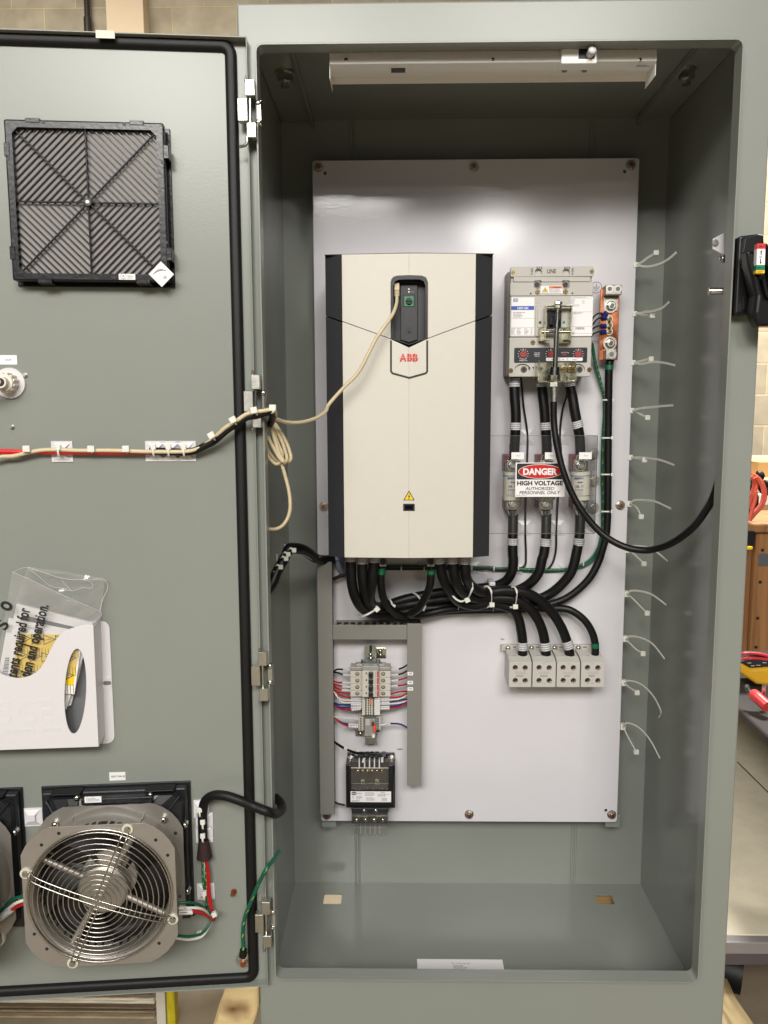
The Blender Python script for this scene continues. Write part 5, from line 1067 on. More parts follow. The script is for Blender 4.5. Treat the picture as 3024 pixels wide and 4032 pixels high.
tiestrap([(KL, 560, 535, .12), (KL, 568, 560, .13), (KL, 576, 580, .133)], None, 'short tie end rising above the left cable tie head')
tiestrap([(KL, 680, 480, .05), (KL, 700, 500, .068), (KL, 716, 530, .07), (KL, 722, 550, .07)], (KL, 726, 560, .072, -.5), 'tie with head just right of the left earth cable')
tiestrap([(KL, 905, 432, .03), (KL, 930, 440, .045), (KL, 962, 468, .058), (KL, 985, 498, .055)], None, 'slanting tie over the bundle inside the earth cable loop')
tiestrap([(KL, 1034, 556, .06), (KL, 1014, 600, .065), (KL, 996, 640, .06), (KL, 968, 668, .045)], None, 'tie below the right earth cable at the bundle lower edge')
tiestrap([(KL, 1462, 330, .16), (KL, 1474, 380, .17), (KL, 1452, 440, .165), (KL, 1428, 490, .145)], (KL, 1422, 503, .145, .4), 'tie with head binding the right three drive cables')
tiestrap([(KL, 1270, 440, .145), (KL, 1310, 490, .14), (KL, 1360, 516, .135), (KL, 1400, 508, .14)], None, 'lower loop of the tie under the right three drive cables')
tiestrap([(KL, 1348, 520, .06), (KL, 1342, 560, .062), (KL, 1333, 612, .045)], None, 'tie showing under the bundle below the right drive cables')
tiestrap([(KT, 20, 303, .098), (KT, 60, 303, .112), (KT, 92, 345, .116), (KT, 100, 410, .114), (KT, 96, 480, .108)], (KT, 102, 500, .112, 0), 'tie with hexagonal head round bundle middle, left of its twin')
tiestrap([(KT, 315, 305, .095), (KT, 350, 312, .108), (KT, 374, 360, .112), (KT, 368, 440, .108), (KT, 358, 500, .10)], (KT, 357, 521, .104, 0), 'tie with head round bundle end, just before the cables fan out')
tiestrap([(KT, 262, 520, .07), (KT, 300, 528, .08), (KT, 345, 524, .09)], None, 'loose tie tail at the bundle end')
tiestrap([(KT, 0, 532, .07), (KT, 40, 530, .085), (KT, 84, 512, .1)], None, 'loose tie tail under the bundle middle')
tiestrap([(KT, 116, 522, .06), (KT, 118, 568, .05)], None, 'vertical tie stub below the bundle middle')
for i, (K, x0, x1, y) in enumerate(((KB, 1200, 1303, 1517), (KF, 1194, 1300, 317), (KF, 1185, 1296, 684), (KF, 1183, 1290, 1057))):
    tiestrap([(K, x0, y, .02), (K, x0+10, y, .045), (K, (x0+x1)/2, y, .052), (K, x1-18, y, .05), (K, x1-6, y, .03)], (K, x1-8, y, .042, 0), '%s tie holding green wires to the vertical earth cable' % ('uppermost', 'second', 'third', 'lowest')[i], hs=.0042, wd=.0034)
for i, (K, x, y) in enumerate(((KL, 806, 208), (KL, 1020, 213), (KL, 1464, 213), (KT, 125, 112), (KT, 392, 105), (KT, 1098, 60))):
    tiestrap([(K, x, y-24, .006), (K, x, y-14, .017), (K, x, y+14, .017), (K, x, y+24, .006)], None, '%s tie round the horizontal thin wire bundle' % ('first from left', 'second from left', 'third from left', 'fourth from left', 'fifth from left', 'last, on the rising green wires')[i], wd=.0034, up=(1, 0, 0))
for i, (K, x, y, s_, wh) in enumerate(((KF, 441, 305, .021, 'above and right of the left fuse'), (KF, 790, 305, .021, 'behind the shaft cable above the fuses'), (KF, 418, 1218, .021, 'below and right of the left fuse'), (KF, 752, 1218, .021, 'below and right of the middle fuse'), (KL, 1006, 203, .016, 'behind the horizontal bundle below the drive'), (KL, 1480, 205, .016, 'right of the sixth drive cable'), (KT, 385, 118, .014, 'beside the first fuse cable'), (KT, 880, 110, .014, 'between the third fuse cable and the middle one'))):
    a, b = PF.p(K(x, y), .003); mb = MB(); mb.box(PF, a-s_, a+s_, b-s_, b+s_, .0003, .0018, mat('clear_nylon', S(206, 204, 206), .3) if 'clear_nylon' not in MATS else MATS['clear_nylon'], .0006)
    h_ = s_*.35; V_ = [PF.w(a+dx*s_*.9, b+dy*s_*.9, .0018) for dx, dy in ((-1, -1), (1, -1), (1, 1), (-1, 1))]+[PF.w(a+dx*h_, b+dy*h_, .0055) for dx, dy in ((-1, -1), (1, -1), (1, 1), (-1, 1))]
    mb.add(V_, [(4, 5, 6, 7), (0, 1, 5, 4), (2, 3, 7, 6)], MATS['clear_nylon']); one('tie_mount', mb, 'square stick-on tie base '+wh, 'tie mount', 'square tie mounts on the plate')
mb = MB(); mb.bx(PF, (72, 256, 142, 300), .02, .075, whitep, .003, KT); one('tie_mount', mb, 'white block tie mount on top of the heavy bundle', 'tie mount', 'square tie mounts on the plate')
# loose loops along the right edge of the plate
NR = ('topmost', 'second', 'third', 'fourth', 'fifth', 'sixth', 'seventh', 'eighth', 'ninth', 'tenth', 'lowest')
LOOPS = [
 (KR, (112, 287), [(150, 268), (205, 228), (268, 192)], [(190, 300), (275, 285), (360, 245), (428, 188)]),
 (KR, (103, 675), [(140, 680), (190, 686), (238, 690)], [(160, 663), (240, 652), (320, 625), (370, 582)]),
 (KR, (90, 1062), [(130, 1052), (180, 1040), (228, 1032)], [(150, 1070), (240, 1056), (330, 1062), (418, 1082)]),
 (KR, (78, 1442), [(110, 1452), (150, 1472), (200, 1496)], [(130, 1425), (220, 1415), (310, 1406), (402, 1398)]),
 (KR, (66, 1813), [(100, 1818), (140, 1824), (176, 1832)], [(130, 1812), (210, 1818), (300, 1832), (412, 1872)]),
 (KS, (146, 157), [(175, 165), (205, 195), (230, 248)], [(175, 130), (260, 128), (335, 140), (446, 190)]),
 (KS, (132, 493), [(165, 510), (205, 545), (250, 590)], [(165, 464), (245, 464), (320, 490), (422, 570)]),
 (KS, (126, 812), [(160, 835), (210, 885), (273, 948)], [(150, 786), (230, 790), (310, 815), (412, 888)]),
 (KS, (118, 1138), [(150, 1170), (195, 1212), (243, 1242)], [(145, 1116), (230, 1128), (310, 1170), (400, 1280)]),
 (KS, (108, 1458), [(135, 1480), (165, 1500), (200, 1525)], [(135, 1438), (220, 1460), (310, 1540), (372, 1660), (360, 1702)]),
 (KS, (100, 1778), [(125, 1830), (160, 1895), (195, 1955)], [(125, 1745), (200, 1770), (285, 1855), (366, 2002)])]
for i, (K, base, short, long_) in enumerate(LOOPS):
    t = T('edge_tie', '%s of eleven open nylon ties sprouting from the right edge of the plate' % NR[i], 'cable tie', 'open ties along the right plate edge')
    mb = MB(); mb.bx(PF, (base[0]-18, base[1]-22, base[0]+18, base[1]+20), -.012, .003, nylon, .0012, K); t.part('tie_base', mb)
    mb = MB(); mb.strap([PF.W(K(*base), .002)]+[PF.W(K(*q), .012+.020*j) for j, q in enumerate(short)], .0052, .0015, nylon, up=(0, -.75, .66), n=5); t.part('short_end', mb)
    mb = MB(); q = PF.W(K(*short[-1]), .055); mb.box(Frame(q, (1, 0, 0), (0, -1, 0)), -.0062, .0062, -.0062, .0062, -.006, .004, nylon, .0015); t.part('head', mb)
    mb = MB(); n = len(long_); mb.strap([PF.W(K(*base), .002)]+[PF.W(K(*q), .012+.125*((j+1)/n)**1.1) for j, q in enumerate(long_)], .0052, .0013, nylon, up=(0, -.75, .66), n=6); t.part('tail', mb); t.done()
# ------------------------------------------------------------------ vent filter on the door
t = T('vent_grille', 'square black louvred filter vent with chevron bars, upper part of the open door', 'vent')
CV = .036
a0, a1, b0, b1 = DF.r(48, 716, 985, 1670, CV, K1)
S2 = ((a1-a0)+(b1-b0))/4; ac, bc = (a0+a1)/2, (b0+b1)/2; io = S2*.905
vgb = mat('vent_black', S(20, 21, 25), .27, spec=.35, bump=.35, bscale=120)
mb = MB(); mb.box(DF, ac-S2-.002, ac+S2+.006, bc-S2-.006, bc+S2, .0003, .004, vgb, .001); mb.box(DF, ac-S2+.012, ac+S2-.003, bc-S2+.004, bc+S2-.008, .004, .020, vgb, .003); t.part('base_frame', mb)
out = rrect(ac-S2, ac+S2, bc-S2, bc+S2, .004); ch = .04
inn = [(ac+x*io, bc+y*io) for x, y in ((1-ch*2, 1), (-1+ch*2, 1), (-1, 1-ch*2), (-1, -1+ch*2), (-1+ch*2, -1), (1-ch*2, -1), (1, -1+ch*2), (1, 1-ch*2))]
# scalloped inner edge
mb = MB(); mb.plate(DF, out, [inn], .020, CV, vgb, bev=.003); t.part('frame', mb)
mb = MB(); mb.box(DF, ac-io-.004, ac+io+.004, bc-io-.004, bc+io+.004, .0201, .0225, filterm); t.part('filter_mat', mb)
mb = MB(); pitch = io/9.6; bw_ = .0030
for qx, qy in ((1, 1), (-1, 1), (-1, -1), (1, -1)):
    k = pitch*.7
    while k < 2*io-.02:
        if k < io: p, q = (k, 0), (0, k)
        else: p, q = (io, k-io), (k-io, io)
        p, q = Vector((ac+p[0]*qx, bc+p[1]*qy)), Vector((ac+q[0]*qx, bc+q[1]*qy)); e = (q-p).normalized(); nn = Vector((-e.y, e.x))
        V_ = []
        for c, h_ in ((.0226, bw_*.55), (.0275, bw_*.35)):
            V_ += [DF.w(*(p+nn*h_), c), DF.w(*(q+nn*h_), c), DF.w(*(q-nn*h_), c), DF.w(*(p-nn*h_), c)]
        mb.add(V_, [(4, 5, 6, 7), (0, 1, 5, 4), (2, 3, 7, 6), (1, 2, 6, 5), (3, 0, 4, 7)] if qx*qy < 0 else [(7, 6, 5, 4), (4, 5, 1, 0), (6, 7, 3, 2), (5, 6, 2, 1), (7, 4, 0, 3)], vgb)
        k += pitch
t.part('louvre_bars', mb)
for an in (0, 45, 90, 135):
    mb = MB(); L = io*(1 if an % 90 == 0 else 1.36); d = Vector((math.cos(math.radians(an)), math.sin(math.radians(an)))); mb.cyl(DF.w(ac-d.x*L, bc-d.y*L, .0305), DF.w(ac+d.x*L, bc+d.y*L, .0295+.0002*an/45), .0019, vgb, seg=10)
    n = 24
    for i in range(-n//2, n//2+1): mb.dome(DF.w(ac+d.x*L*i*2/n*.97, bc+d.y*L*i*2/n*.97, .0305), _n, .0018, .0016, vgb, 8)
    t.part('rib', mb)
mb = MB(); mb.disc(DF, ac, bc, .03, .036, .007, vgb, 16); mb.disc(DF, ac, bc, .036, .0375, .003, steel, 10); t.part('centre_boss', mb)
for (x, y) in ((190, 712), (810, 728), (38, 885), (985, 900), (72, 1500), (1003, 1508), (265, 1668), (850, 1672)):
    a, b = DF.p(K1(x, y), CV+.002); v_ = abs(a-ac) > abs(b-bc); mb = MB(); w_, h_ = (.005, .012) if v_ else (.013, .004); mb.box(DF, a-w_, a+w_, b-h_, b+h_, .01, CV+.0012, vgb, .001); t.part('clip', mb)
for (x, y) in ((256, 724), (737, 737), (47, 945), (965, 965), (78, 1430), (985, 1440)):
    a, b = DF.p(K1(x, y), CV); mb = MB(); mb.disc(DF, a, b, CV-.001, CV+.0004, .0035, ink, 12); t.part('screw_hole', mb)
mb = MB(); mb.bx(DF, (705, 1626, 803, 1661), CV, CV+.0006, paper, .0002, K1); c = CV+.0008; a, b = DF.p(K1(733, 1640), c); mb.stroke(DF, circ(a, b, .0052, 20), .0007, c, inkg, closed=True); mb.text(DF, 'UL', a-.003, a+.003, b-.002, b+.002, c, ink, .02); mb.scrib(DF, (755, 1632, 795, 1658), c, 4, inkg, K1); mb.scrib(DF, (722, 1651, 748, 1657), c, 1, inkg, K1); t.part('approval_sticker', mb)
mb = MB(); a, b = DF.p(K1(958, 1628), c); s_ = .0235; mb.plate(DF, [(a, b+s_), (a-s_, b), (a, b-s_), (a+s_, b)], [], CV, CV+.0007, paper)
for i in range(5): mb.stroke(DF, [(a-.016+i*.0035, b-.001-.0+i*.0035-.001*i), (a-.004+i*.0035, b+.011-.0005-.003*i+.002*i)], .0012, c+.0001*i, inkg)
mb.text(DF, 'UL', a+.003, a+.010, b-.008, b-.003, c, ink, .03, 0, .8); t.part('diamond_sticker', mb)
t.done()
# ------------------------------------------------------------------ operator opening, tags, studs
mb = MB(); a0, a1, b0, b1 = DF.r(-40, 136, 92, 187, .001, K2); mb.box(DF, a0, a1, b0, b1, .0002, .0008, paper); mb.tx(DF, 'DOP', (30, 156, 62, 167), .0011, ink, K2); one('label_tag', mb, 'white tag reading DOP above the round white fitting on the door', 'tag')
t = T('panel_fitting', 'round white plastic fitting with a threaded nut at the left photo edge of the door', 'fitting')
a, b = DF.p(K2(50, 288), .006); rd = DF.p(K2(137, 288), .006)[0]-a
mb = MB(); mb.disc(DF, a, b, .0003, .006, rd, whitep, 48, r1=rd*.97); t.part('flange', mb)
mb = MB(); wp2 = mat('ivory_plastic', S(222, 216, 204), .4); a2, b2 = DF.p(K2(45, 288), .03); mb.cyl(DF.w(a, b, .006), DF.w(a, b, .034), rd*.60, wp2, seg=12, smooth=False, r1=rd*.56)
for i in range(12): tt = math.radians(30*i+15); mb.cyl(DF.w(a+math.cos(tt)*rd*.58, b+math.sin(tt)*rd*.58, .006), DF.w(a+math.cos(tt)*rd*.56, b+math.sin(tt)*rd*.56, .030), .0028, wp2, seg=6)
t.part('lock_nut', mb)
mb = MB(); mb.cyl(DF.w(a, b, .034), DF.w(a, b, .050), rd*.36, wp2, seg=28); mb.cyl(DF.w(a, b, .0501), DF.w(a, b, .0506), rd*.26, ink, seg=24); t.part('socket', mb)
mb = MB(); mb.tube([DF.w(a, b, .05), DF.w(a-.012, b-.002, .06), DF.w(a-.04, b-.01, .066), DF.w(a-.09, b-.03, .06)], .0045, beigew); t.part('plug_lead', mb); t.done()
for x, y, wh in ((135, 243, 'right of the round fitting'), (63, 525, 'above the red wires')):
    mb = MB(); a, b = DF.p(K2(x, y), .004); mb.cyl(DF.w(a, b, 0), DF.w(a, b, .008), .003, zinc, seg=10); mb.cyl(DF.w(a, b, .0005), DF.w(a, b, .002), .0045, zinc, seg=8); one('stud', mb, 'tiny metal weld stud on the door '+wh, 'stud', 'weld studs on the door')
mb = MB(); a, b = DF.p(K5(1272, 714), .006); mb.cyl(DF.w(a, b, 0), DF.w(a-.002, b+.001, .014), .0045, mat('rusty_copper', S(140, 74, 34), .5, .6, var=.3, vscale=300), seg=10); mb.cyl(DF.w(a, b, 0), DF.w(a, b, .0015), .0065, copperd, seg=10); one('stud', mb, 'rusty copper stud alone on the lower right of the door', 'stud')
mb = MB(); tp = mat('masking_tape', S(226, 216, 200), .6); a, b = DF.p(K1(630, 186), .02); mb.box(DF, a-.018, a+.018, dT+.0003, dT+.0015, -.002, .0235, tp); mb.box(DF, a-.018, a+.016, dT-.012, dT+.0015, .0223, .0236, tp)
one('tape', mb, 'scrap of pale tape folded over the top edge of the open door', 'tape')
# ------------------------------------------------------------------ red wires, grey lead and black sleeve across the door
G = 'cables along the door'
for i, (y0, y1, lb) in enumerate(((652, 661, 'upper red wire running along the door under the grey lead'), (659, 667, 'middle red wire running along the door under the grey lead'), (667, 671, 'lowest red wire running along the door under the grey lead'))):
    mb = MB(); mb.tube([DF.W(K2(x, y), .014+.002*(i % 2)) for x, y in ((-40, y0), (70, (y0*2+y1)/3), (147, y1-3), (330, y1), (497, y1+1), (687, y1+2), (835, y1))], .0026, mat('bright_red_wire', S(214, 36, 40), .35) if 'bright_red_wire' not in MATS else MATS['bright_red_wire'], seg=8); one('red_wire', mb, lb, 'wire', 'red wires along the door')
t = T('network_lead', 'pale grey network lead from the drive socket over the hinge side and across the door', 'cable')
pts = [PF.W(KD(x, y), c) for x, y, c in ((741, 505, .245), (738, 580, .262), (703, 680, .285), (600, 830, .300), (540, 920, .302), (470, 1060, .305), (420, 1160, .305), (350, 1262, .305), (240, 1370, .305), (100, 1530, .31))]
pts += [PF.W(KE(x, y), c) for x, y, c in ((960, 480, .33), (880, 540, .37), (750, 580, .42), (620, 582, .46), (545, 560, .49), (512, 545, .505))]
mb = MB(); mb.tube(pts, .0040, beigew, seg=10, n=5); t.part('lead', mb)
mb = MB(); q = [(-40, 708), (0, 690), (75, 685), (150, 667), (230, 653), (330, 651), (420, 655), (600, 655), (800, 661), (950, 662), (1010, 660), (1060, 652), (1110, 626), (1160, 592), (1230, 528), (1290, 492), (1340, 458), (1385, 446), (1440, 438)]
cs = [.02]*8+[.022, .022, .022, .024, .026, .030, .042, .045, .046, .048, .050]
pd = [DF.W(K2(x, y), c) for (x, y), c in zip(q, cs)]+[PF.W(KE(490, 470), .545), PF.W(KE(516, 492), .53), PF.W(KE(514, 540), .505)]
mb.tube(pd, .0041, beigew, seg=10, n=5); t.part('lead', mb)
mb = MB(); mb.bx(PF, (716, 386, 765, 458), .240, .251, beigew, .0015, KD, cm=.25); mb.bx(PF, (720, 458, 762, 515), .241, .250, beigew, .0015, KD, cm=.25)
for k in range(5): mb.bx(PF, (716, 463+k*10, 766, 467+k*10), .2402, .2508, mat('boot_rib', S(176, 160, 128), .5) if 'boot_rib' not in MATS else MATS['boot_rib'], 0, KD, cm=.25)
t.part('plug', mb); t.done()
t = T('coiled_lead', 'coil of pale grey lead hanging inside the left lip with a long loop below', 'cable')
mb = MB(); kp = []
E = lambda x, y, c=.44: PF.W(KE(x, y), c)
lo = [[(500, 585), (545, 640), (605, 740), (640, 830), (652, 900), (625, 925), (560, 880), (500, 800), (460, 730), (430, 660), (440, 600)],
      [(490, 590), (530, 660), (580, 760), (605, 840), (618, 900), (590, 940), (530, 915), (480, 860), (440, 780), (420, 680), (450, 600)],
      [(482, 600), (515, 700), (545, 780), (575, 850), (570, 920), (525, 945), (480, 910), (440, 850), (420, 740), (450, 620)],
      [(475, 610), (500, 690), (530, 790), (560, 870), (590, 925), (560, 900), (500, 800), (450, 700)]]
for j, L in enumerate(lo): mb.tube([E(x, y, .435+.01*j) for x, y in L], .0038, beigew, seg=8, n=5, closed=(j < 3))
t.part('loops', mb)
mb = MB(); mb.tube([E(x, y, .45) for x, y in ((568, 935), (590, 1000), (612, 1080), (634, 1170), (646, 1260), (644, 1350), (618, 1430), (575, 1485), (530, 1508), (480, 1512), (420, 1500))], .0038, beigew, seg=8); t.part('hanging_loop', mb); t.done()
mb = MB(); mb.tube([DF.W(K2(x, y), c) for x, y, c in ((815, 658, .016), (900, 660, .016), (1010, 664, .017), (1060, 656, .02), (1115, 630, .024), (1165, 604, .028), (1240, 540, .036), (1300, 502, .038), (1345, 472, .040), (1400, 462, .04))]+[PF.W(KE(470, 490), .535), PF.W(KE(492, 520), .52), PF.W(KE(490, 560), .49), PF.W(KE(470, 600), .47)], .0072, rubber, seg=12)
one('black_sleeve', mb, 'black braided sleeve carrying wires from the door over the middle hinge', 'cable sleeve')
for i, (x, y, s_) in enumerate(((146, 652, 0), (497, 652, 0), (686, 652, 0))):
    tiestrap([(K2, x+3, y+20, .010), (K2, x+3, y+14, .022), (K2, x+2, y-2, .027), (K2, x, y-10, .014)], (K2, x, y-6, .026, 0), '%s tie round the red and grey wires on the door' % ('leftmost', 'second', 'third')[i], F_=DF, up=(1, 0, 0), wd=.0034, hs=.0062, group='cable ties on the door wires')
for i, (x, y, rot) in enumerate(((1153, 576, .5), (1270, 492, .5), (1384, 440, .2), (1485, 430, .1))):
    if i < 3: tiestrap([(K2, x+16, y+24, .03), (K2, x+14, y+18, .052), (K2, x+4, y-2, .056), (K2, x, y-10, .05)], (K2, x-2, y-4, .056, rot), '%s tie on the lead rising from the door to the hinge' % ('lowest', 'middle', 'uppermost')[i], F_=DF, up=(1, 0, 0), wd=.0034, hs=.006, group='cable ties on the door wires')
    else: tiestrap([(KE, 488, 505, .55), (KE, 500, 488, .555), (KE, 500, 455, .55)], (KE, 495, 455, .552, 0), 'tie where the lead turns into the cabinet', up=(1, 0, 0), wd=.0034, hs=.006, group='cable ties on the door wires')
def mount(F_, K, x, y, s_, label, group='white square tie mounts on the door', tie=True, s2=None):
    a, b = F_.p(K(x, y), .003); s2 = s2 or s_; t = T('tie_mount', label, 'tie mount', group); mb = MB(); mb.box(F_, a-s_, a+s_, b-s2, b+s2, .0003, .0025, whitep, .0006)
    h_ = s_*.33; A = [(-1, -1), (1, -1), (1, 1), (-1, 1)]
    V_ = [F_.w(a+dx*s_*.85, b+dy*s2*.85, .0025) for dx, dy in A]+[F_.w(a+dx*h_, b+dy*h_, .0075) for dx, dy in A]; mb.add(V_, [(4, 5, 6, 7), (0, 1, 5, 4), (2, 3, 7, 6)], whitep)
    t.part('base', mb)
    if tie: mb = MB(); mb.strap([F_.w(a, b-.010, .008), F_.w(a, b-.008, .022), F_.w(a, b+.004, .027), F_.w(a, b+.011, .014)], .0036, .0012, nylon, up=F_.ex, n=4); mb2 = mb; t.part('strap', mb2); mb = MB(); mb.box(F_, a-.005, a+.005, b+.004, b+.014, .019, .027, nylon, .001); t.part('head', mb)
    t.done()
mount(DF, K2, 337, 661, .0205, 'white tie mount on the door holding the red wires, alone at left')
for x, wh in ((847, 'left'), (928, 'middle'), (1010, 'right')): mount(DF, K2, x, 659, .0202, '%s of three white tie mounts in a row on the door' % wh)
mount(DF, K5, 176, 302, .020, 'bare white tie mount between the two vent fans', tie=False)
mount(DF, K5, 1096, 256, .016, 'white tie mount at the start of the sleeved fan cable', s2=.02)
mount(DF, K5, 1112, 322, .018, 'white tie mount under the sleeved fan cable, middle of the column'); mount(DF, K5, 1112, 396, .018, 'white tie mount at the end of the fan cable sleeve')
mount(DF, K5, 1120, 706, .0185, 'single white tie mount on the bare fan wires')
# ------------------------------------------------------------------ document pocket and its contents
t = T('document_pocket', 'white moulded document pocket with an oval slot and raised letters on the door', 'document pocket')
Q = lambda x, y, c: DF.p(K3(x, y), c)
cf_ = .052
o_ = [(-260, 2120), (-260, 1150), (-150, 1130), (-60, 1200), (20, 1260), (90, 1285), (170, 1302), (240, 1300), (320, 1278), (390, 1240), (440, 1190), (475, 1140), (520, 1050), (570, 950), (610, 880), (640, 845), (690, 800), (760, 765), (830, 742), (920, 722), (1000, 716), (1016, 726), (1045, 1400), (1074, 2048), (-100, 2092)]
oval = []
for i in range(36):
    tt = 2*math.pi*i/36; x = 820+118*math.cos(tt)+20*math.sin(tt)*-1; y = 1442+464*math.sin(tt); oval.append(Q(x, y, cf_))
outl = [Q(x, y, cf_) for x, y in o_]; outl[0] = (outl[0][0], outl[-2][1])
mb = MB(); mb.plate(DF, outl[:-1], [oval], cf_-.0025, cf_, whitep, bev=.0008)
rt, rb_ = Q(1016, 726, cf_), Q(1074, 2048, cf_); ft, fb = Q(1118, 690, .003), Q(1150, 2010, .003)
mb.add([DF.w(rt[0]-.001, rt[1], cf_-.0008), DF.w(rb_[0]-.001, rb_[1], cf_-.0008), DF.w(fb[0], rb_[1]+.006, .003), DF.w(ft[0]-.004, rt[1]+.006, .003)], [(0, 1, 2, 3)], whitep)
lb_ = Q(-260, 2120, cf_); mb.add([DF.w(lb_[0], rb_[1], cf_-.001), DF.w(rb_[0], rb_[1], cf_-.001), DF.w(fb[0], rb_[1]+.006, .003), DF.w(lb_[0], rb_[1]+.006, .003)], [(3, 2, 1, 0)], whitep); t.part('pocket', mb)
mb = MB(); a0 = Q(1000, 1400, .003)[0]; a1 = Q(1222, 1400, .003)[0]; b1 = Q(1110, 680, .003)[1]; b0 = Q(1200, 2012, .003)[1]
mb.plate(DF, rrect(a0, a1, b0, b1, .016, 5, (1, 0, 0, 1)), [], .0003, .003, whitep, bev=.0006); kf = t.part('flange', mb)
mb = MB(); mb.bx(DF, (1112, 1290, 1212, 1424), .003, .0042, whitep, .0004, K3); a, b = Q(1165, 1355, .005); mb.plate(DF, rrect(a-.008, a+.008, b-.0042, b+.0042, .004), [], .0042, .0045, inkg); t.part('fixing_tab', mb, sub=kf)
mb = MB()
for tx, x0, x1, y0, y1, sh_ in (('S', -70, 125, 1540, 1808, 0), ('C', 165, 385, 1536, 1808, 0), ('E', 405, 575, 1528, 1788, 0), ('Enclosure', 50, 378, 1838, 1900, .3), ('Source', 436, 664, 1826, 1880, .3)):
    a0, a1, b0, b1 = DF.r(x0, y0, x1, y1, cf_, K3); V_, F, _q = glyphs(tx, .01, sh_, 1); mb.add([DF.w(a0+(a1-a0)*v[0], b0+(b1-b0)*v[1], cf_-.0004+.0010*v[2]) for v in V_], F, whitep)
t.part('raised_lettering', mb); t.done()
def sheet(name, corners, c, m_, label, cat, extra=None, tk=.0006):
    mb = MB(); P = [Q(x, y, c) for x, y in corners]; mb.plate(DF, P, [], c-tk, c, m_)
    if extra: extra(mb, P, c)
    one(name, mb, label, cat)
def lerp2(P, u, v): a = Vector(P[0])*(1-u)+Vector(P[1])*u; b = Vector(P[3])*(1-u)+Vector(P[2])*u; return tuple(a*(1-v)+b*v)
def quick(mb, P, c):
    mb.poly(DF, [lerp2(P, .10, .09), lerp2(P, 1.0, .09), lerp2(P, 1.0, .24), lerp2(P, .10, .24)], c+.0004, mat('band_grey', S(92, 96, 102), .4))
    mb.poly(DF, [lerp2(P, .42, .13), lerp2(P, .95, .17), lerp2(P, .95, .235), lerp2(P, .42, .20)], c+.0008, mat('hand_grey', S(170, 162, 150), .5))
sheet('booklet', [(180, 492), (1010, 700), (770, 1600), (-60, 1600)], .024, paper, 'white booklet with a dark grey band sticking out of the door pocket', 'booklet', quick, .006)
def strips(mb, P, c):
    rb = random.Random(3); v = .42
    while v < .66:
        h_ = rb.choice((.004, .008, .012)); mb.poly(DF, [lerp2(P, .05, v), lerp2(P, .12, v), lerp2(P, .12, v+h_), lerp2(P, .05, v+h_)], c+.0004, inkg); v += h_+.006
    for i in range(22): v = .06+i*.04; mb.poly(DF, [lerp2(P, .2, v), lerp2(P, .2+.5*rb.random()+.15, v), lerp2(P, .8, v+.008), lerp2(P, .2, v+.008)][:4], c+.0004, inkl)
sheet('leaflet', [(95, 645), (985, 810), (722, 1640), (-90, 1640)], .033, paper, 'white printed leaflet with a bar code in front of the booklet', 'leaflet', strips)
def warnsheet(mb, P, c):
    mb.poly(DF, [lerp2(P, .10, .07), lerp2(P, .97, .05), lerp2(P, .97, .86), lerp2(P, .06, .86)], c+.0004, yellow)
    for r_ in range(3):
        for k in range(5):
            u, v = .20+k*.17, .14+r_*.28; a, b = lerp2(P, u, v); s_ = .011
            mb.stroke(DF, [(a-s_, b+s_*.9), (a-s_, b-s_*.9), (a+s_*.9, b)], .0015, c+.0008, ink, closed=True)
            mb.stroke(DF, [(a-.006, b+.0015), (a-.001, b-.0015), (a-.002, b+.002), (a+.003, b-.0005)], .0009, c+.0008, ink)
            for j in range(4): x = a-.009+j*.0055; mb.stroke(DF, [(x, b-.018), (x, b-.018-.022*(.7+.3*random.random()))], .0010, c+.0007, mat('olive_ink', S(120, 96, 20), .5) if 'olive_ink' not in MATS else MATS['olive_ink'])
sheet('warning_sticker_sheet', [(135, 765), (905, 800), (810, 1475), (70, 1440)], .040, paper, 'sheet of yellow shock warning stickers inside the clear bag', 'sticker sheet', warnsheet)
sheet('grey_folder', [(560, 1000), (1000, 1000), (970, 2040), (600, 2040)], .014, mat('folder_grey', S(112, 113, 116), .35), 'dark grey folder seen through the oval slot of the pocket', 'folder')
def grid(mb, P, c):
    for i in range(4):
        for j in range(3): mb.poly(DF, [lerp2(P, .05+j*.32, .04+i*.24), lerp2(P, .33+j*.32, .04+i*.24), lerp2(P, .33+j*.32, .24+i*.24), lerp2(P, .05+j*.32, .24+i*.24)], c+.0004, trim)
sheet('grid_card', [(640, 1460), (800, 1470), (735, 1640), (620, 1640)], .020, paper, 'small card with a black grid seen low in the oval slot', 'card', grid)
t = T('plastic_bag', 'clear crumpled polythene bag with bold black print standing in the door pocket', 'bag')
rb = random.Random(11)
def crumple(P4, c0, nx, ny, amp, ridge=None):
    V_ = []; F = []
    for j in range(ny+1):
        for i in range(nx+1):
            u, v = i/nx, j/ny; a, b = lerp2(P4, u, v); c = c0+amp*(math.sin(7*u+3*v+1.3)+.6*math.sin(13*u-9*v)+.5*math.sin(21*v+5*u*u*4))+rb.uniform(-1, 1)*amp*.22
            V_.append(DF.w(a, b, c))
    for j in range(ny):
        for i in range(nx): F.append((j*(nx+1)+i, (j+1)*(nx+1)+i, (j+1)*(nx+1)+i+1, j*(nx+1)+i+1))
    return V_, F
mb = MB(); back = [Q(x, y, .03) for x, y in ((280, 94), (1130, 226), (1065, 720), (60, 700))]; V_, F = crumple(back, .018, 30, 22, .0022); mb.add(V_, F, film, True); t.part('back_film', mb)
mb = MB(); front = [Q(x, y, .044) for x, y in ((135, 145), (1110, 600), (760, 1300), (-60, 1300))]; V_, F = crumple(front, .0445, 34, 34, .0009); mb.add(V_, F, film, True); t.part('front_film', mb)
mb = MB()
rim = [(135, 145), (280, 94), (420, 130), (560, 180), (680, 214), (800, 228), (1000, 224), (1130, 226), (1175, 300), (1120, 440), (1085, 580)]
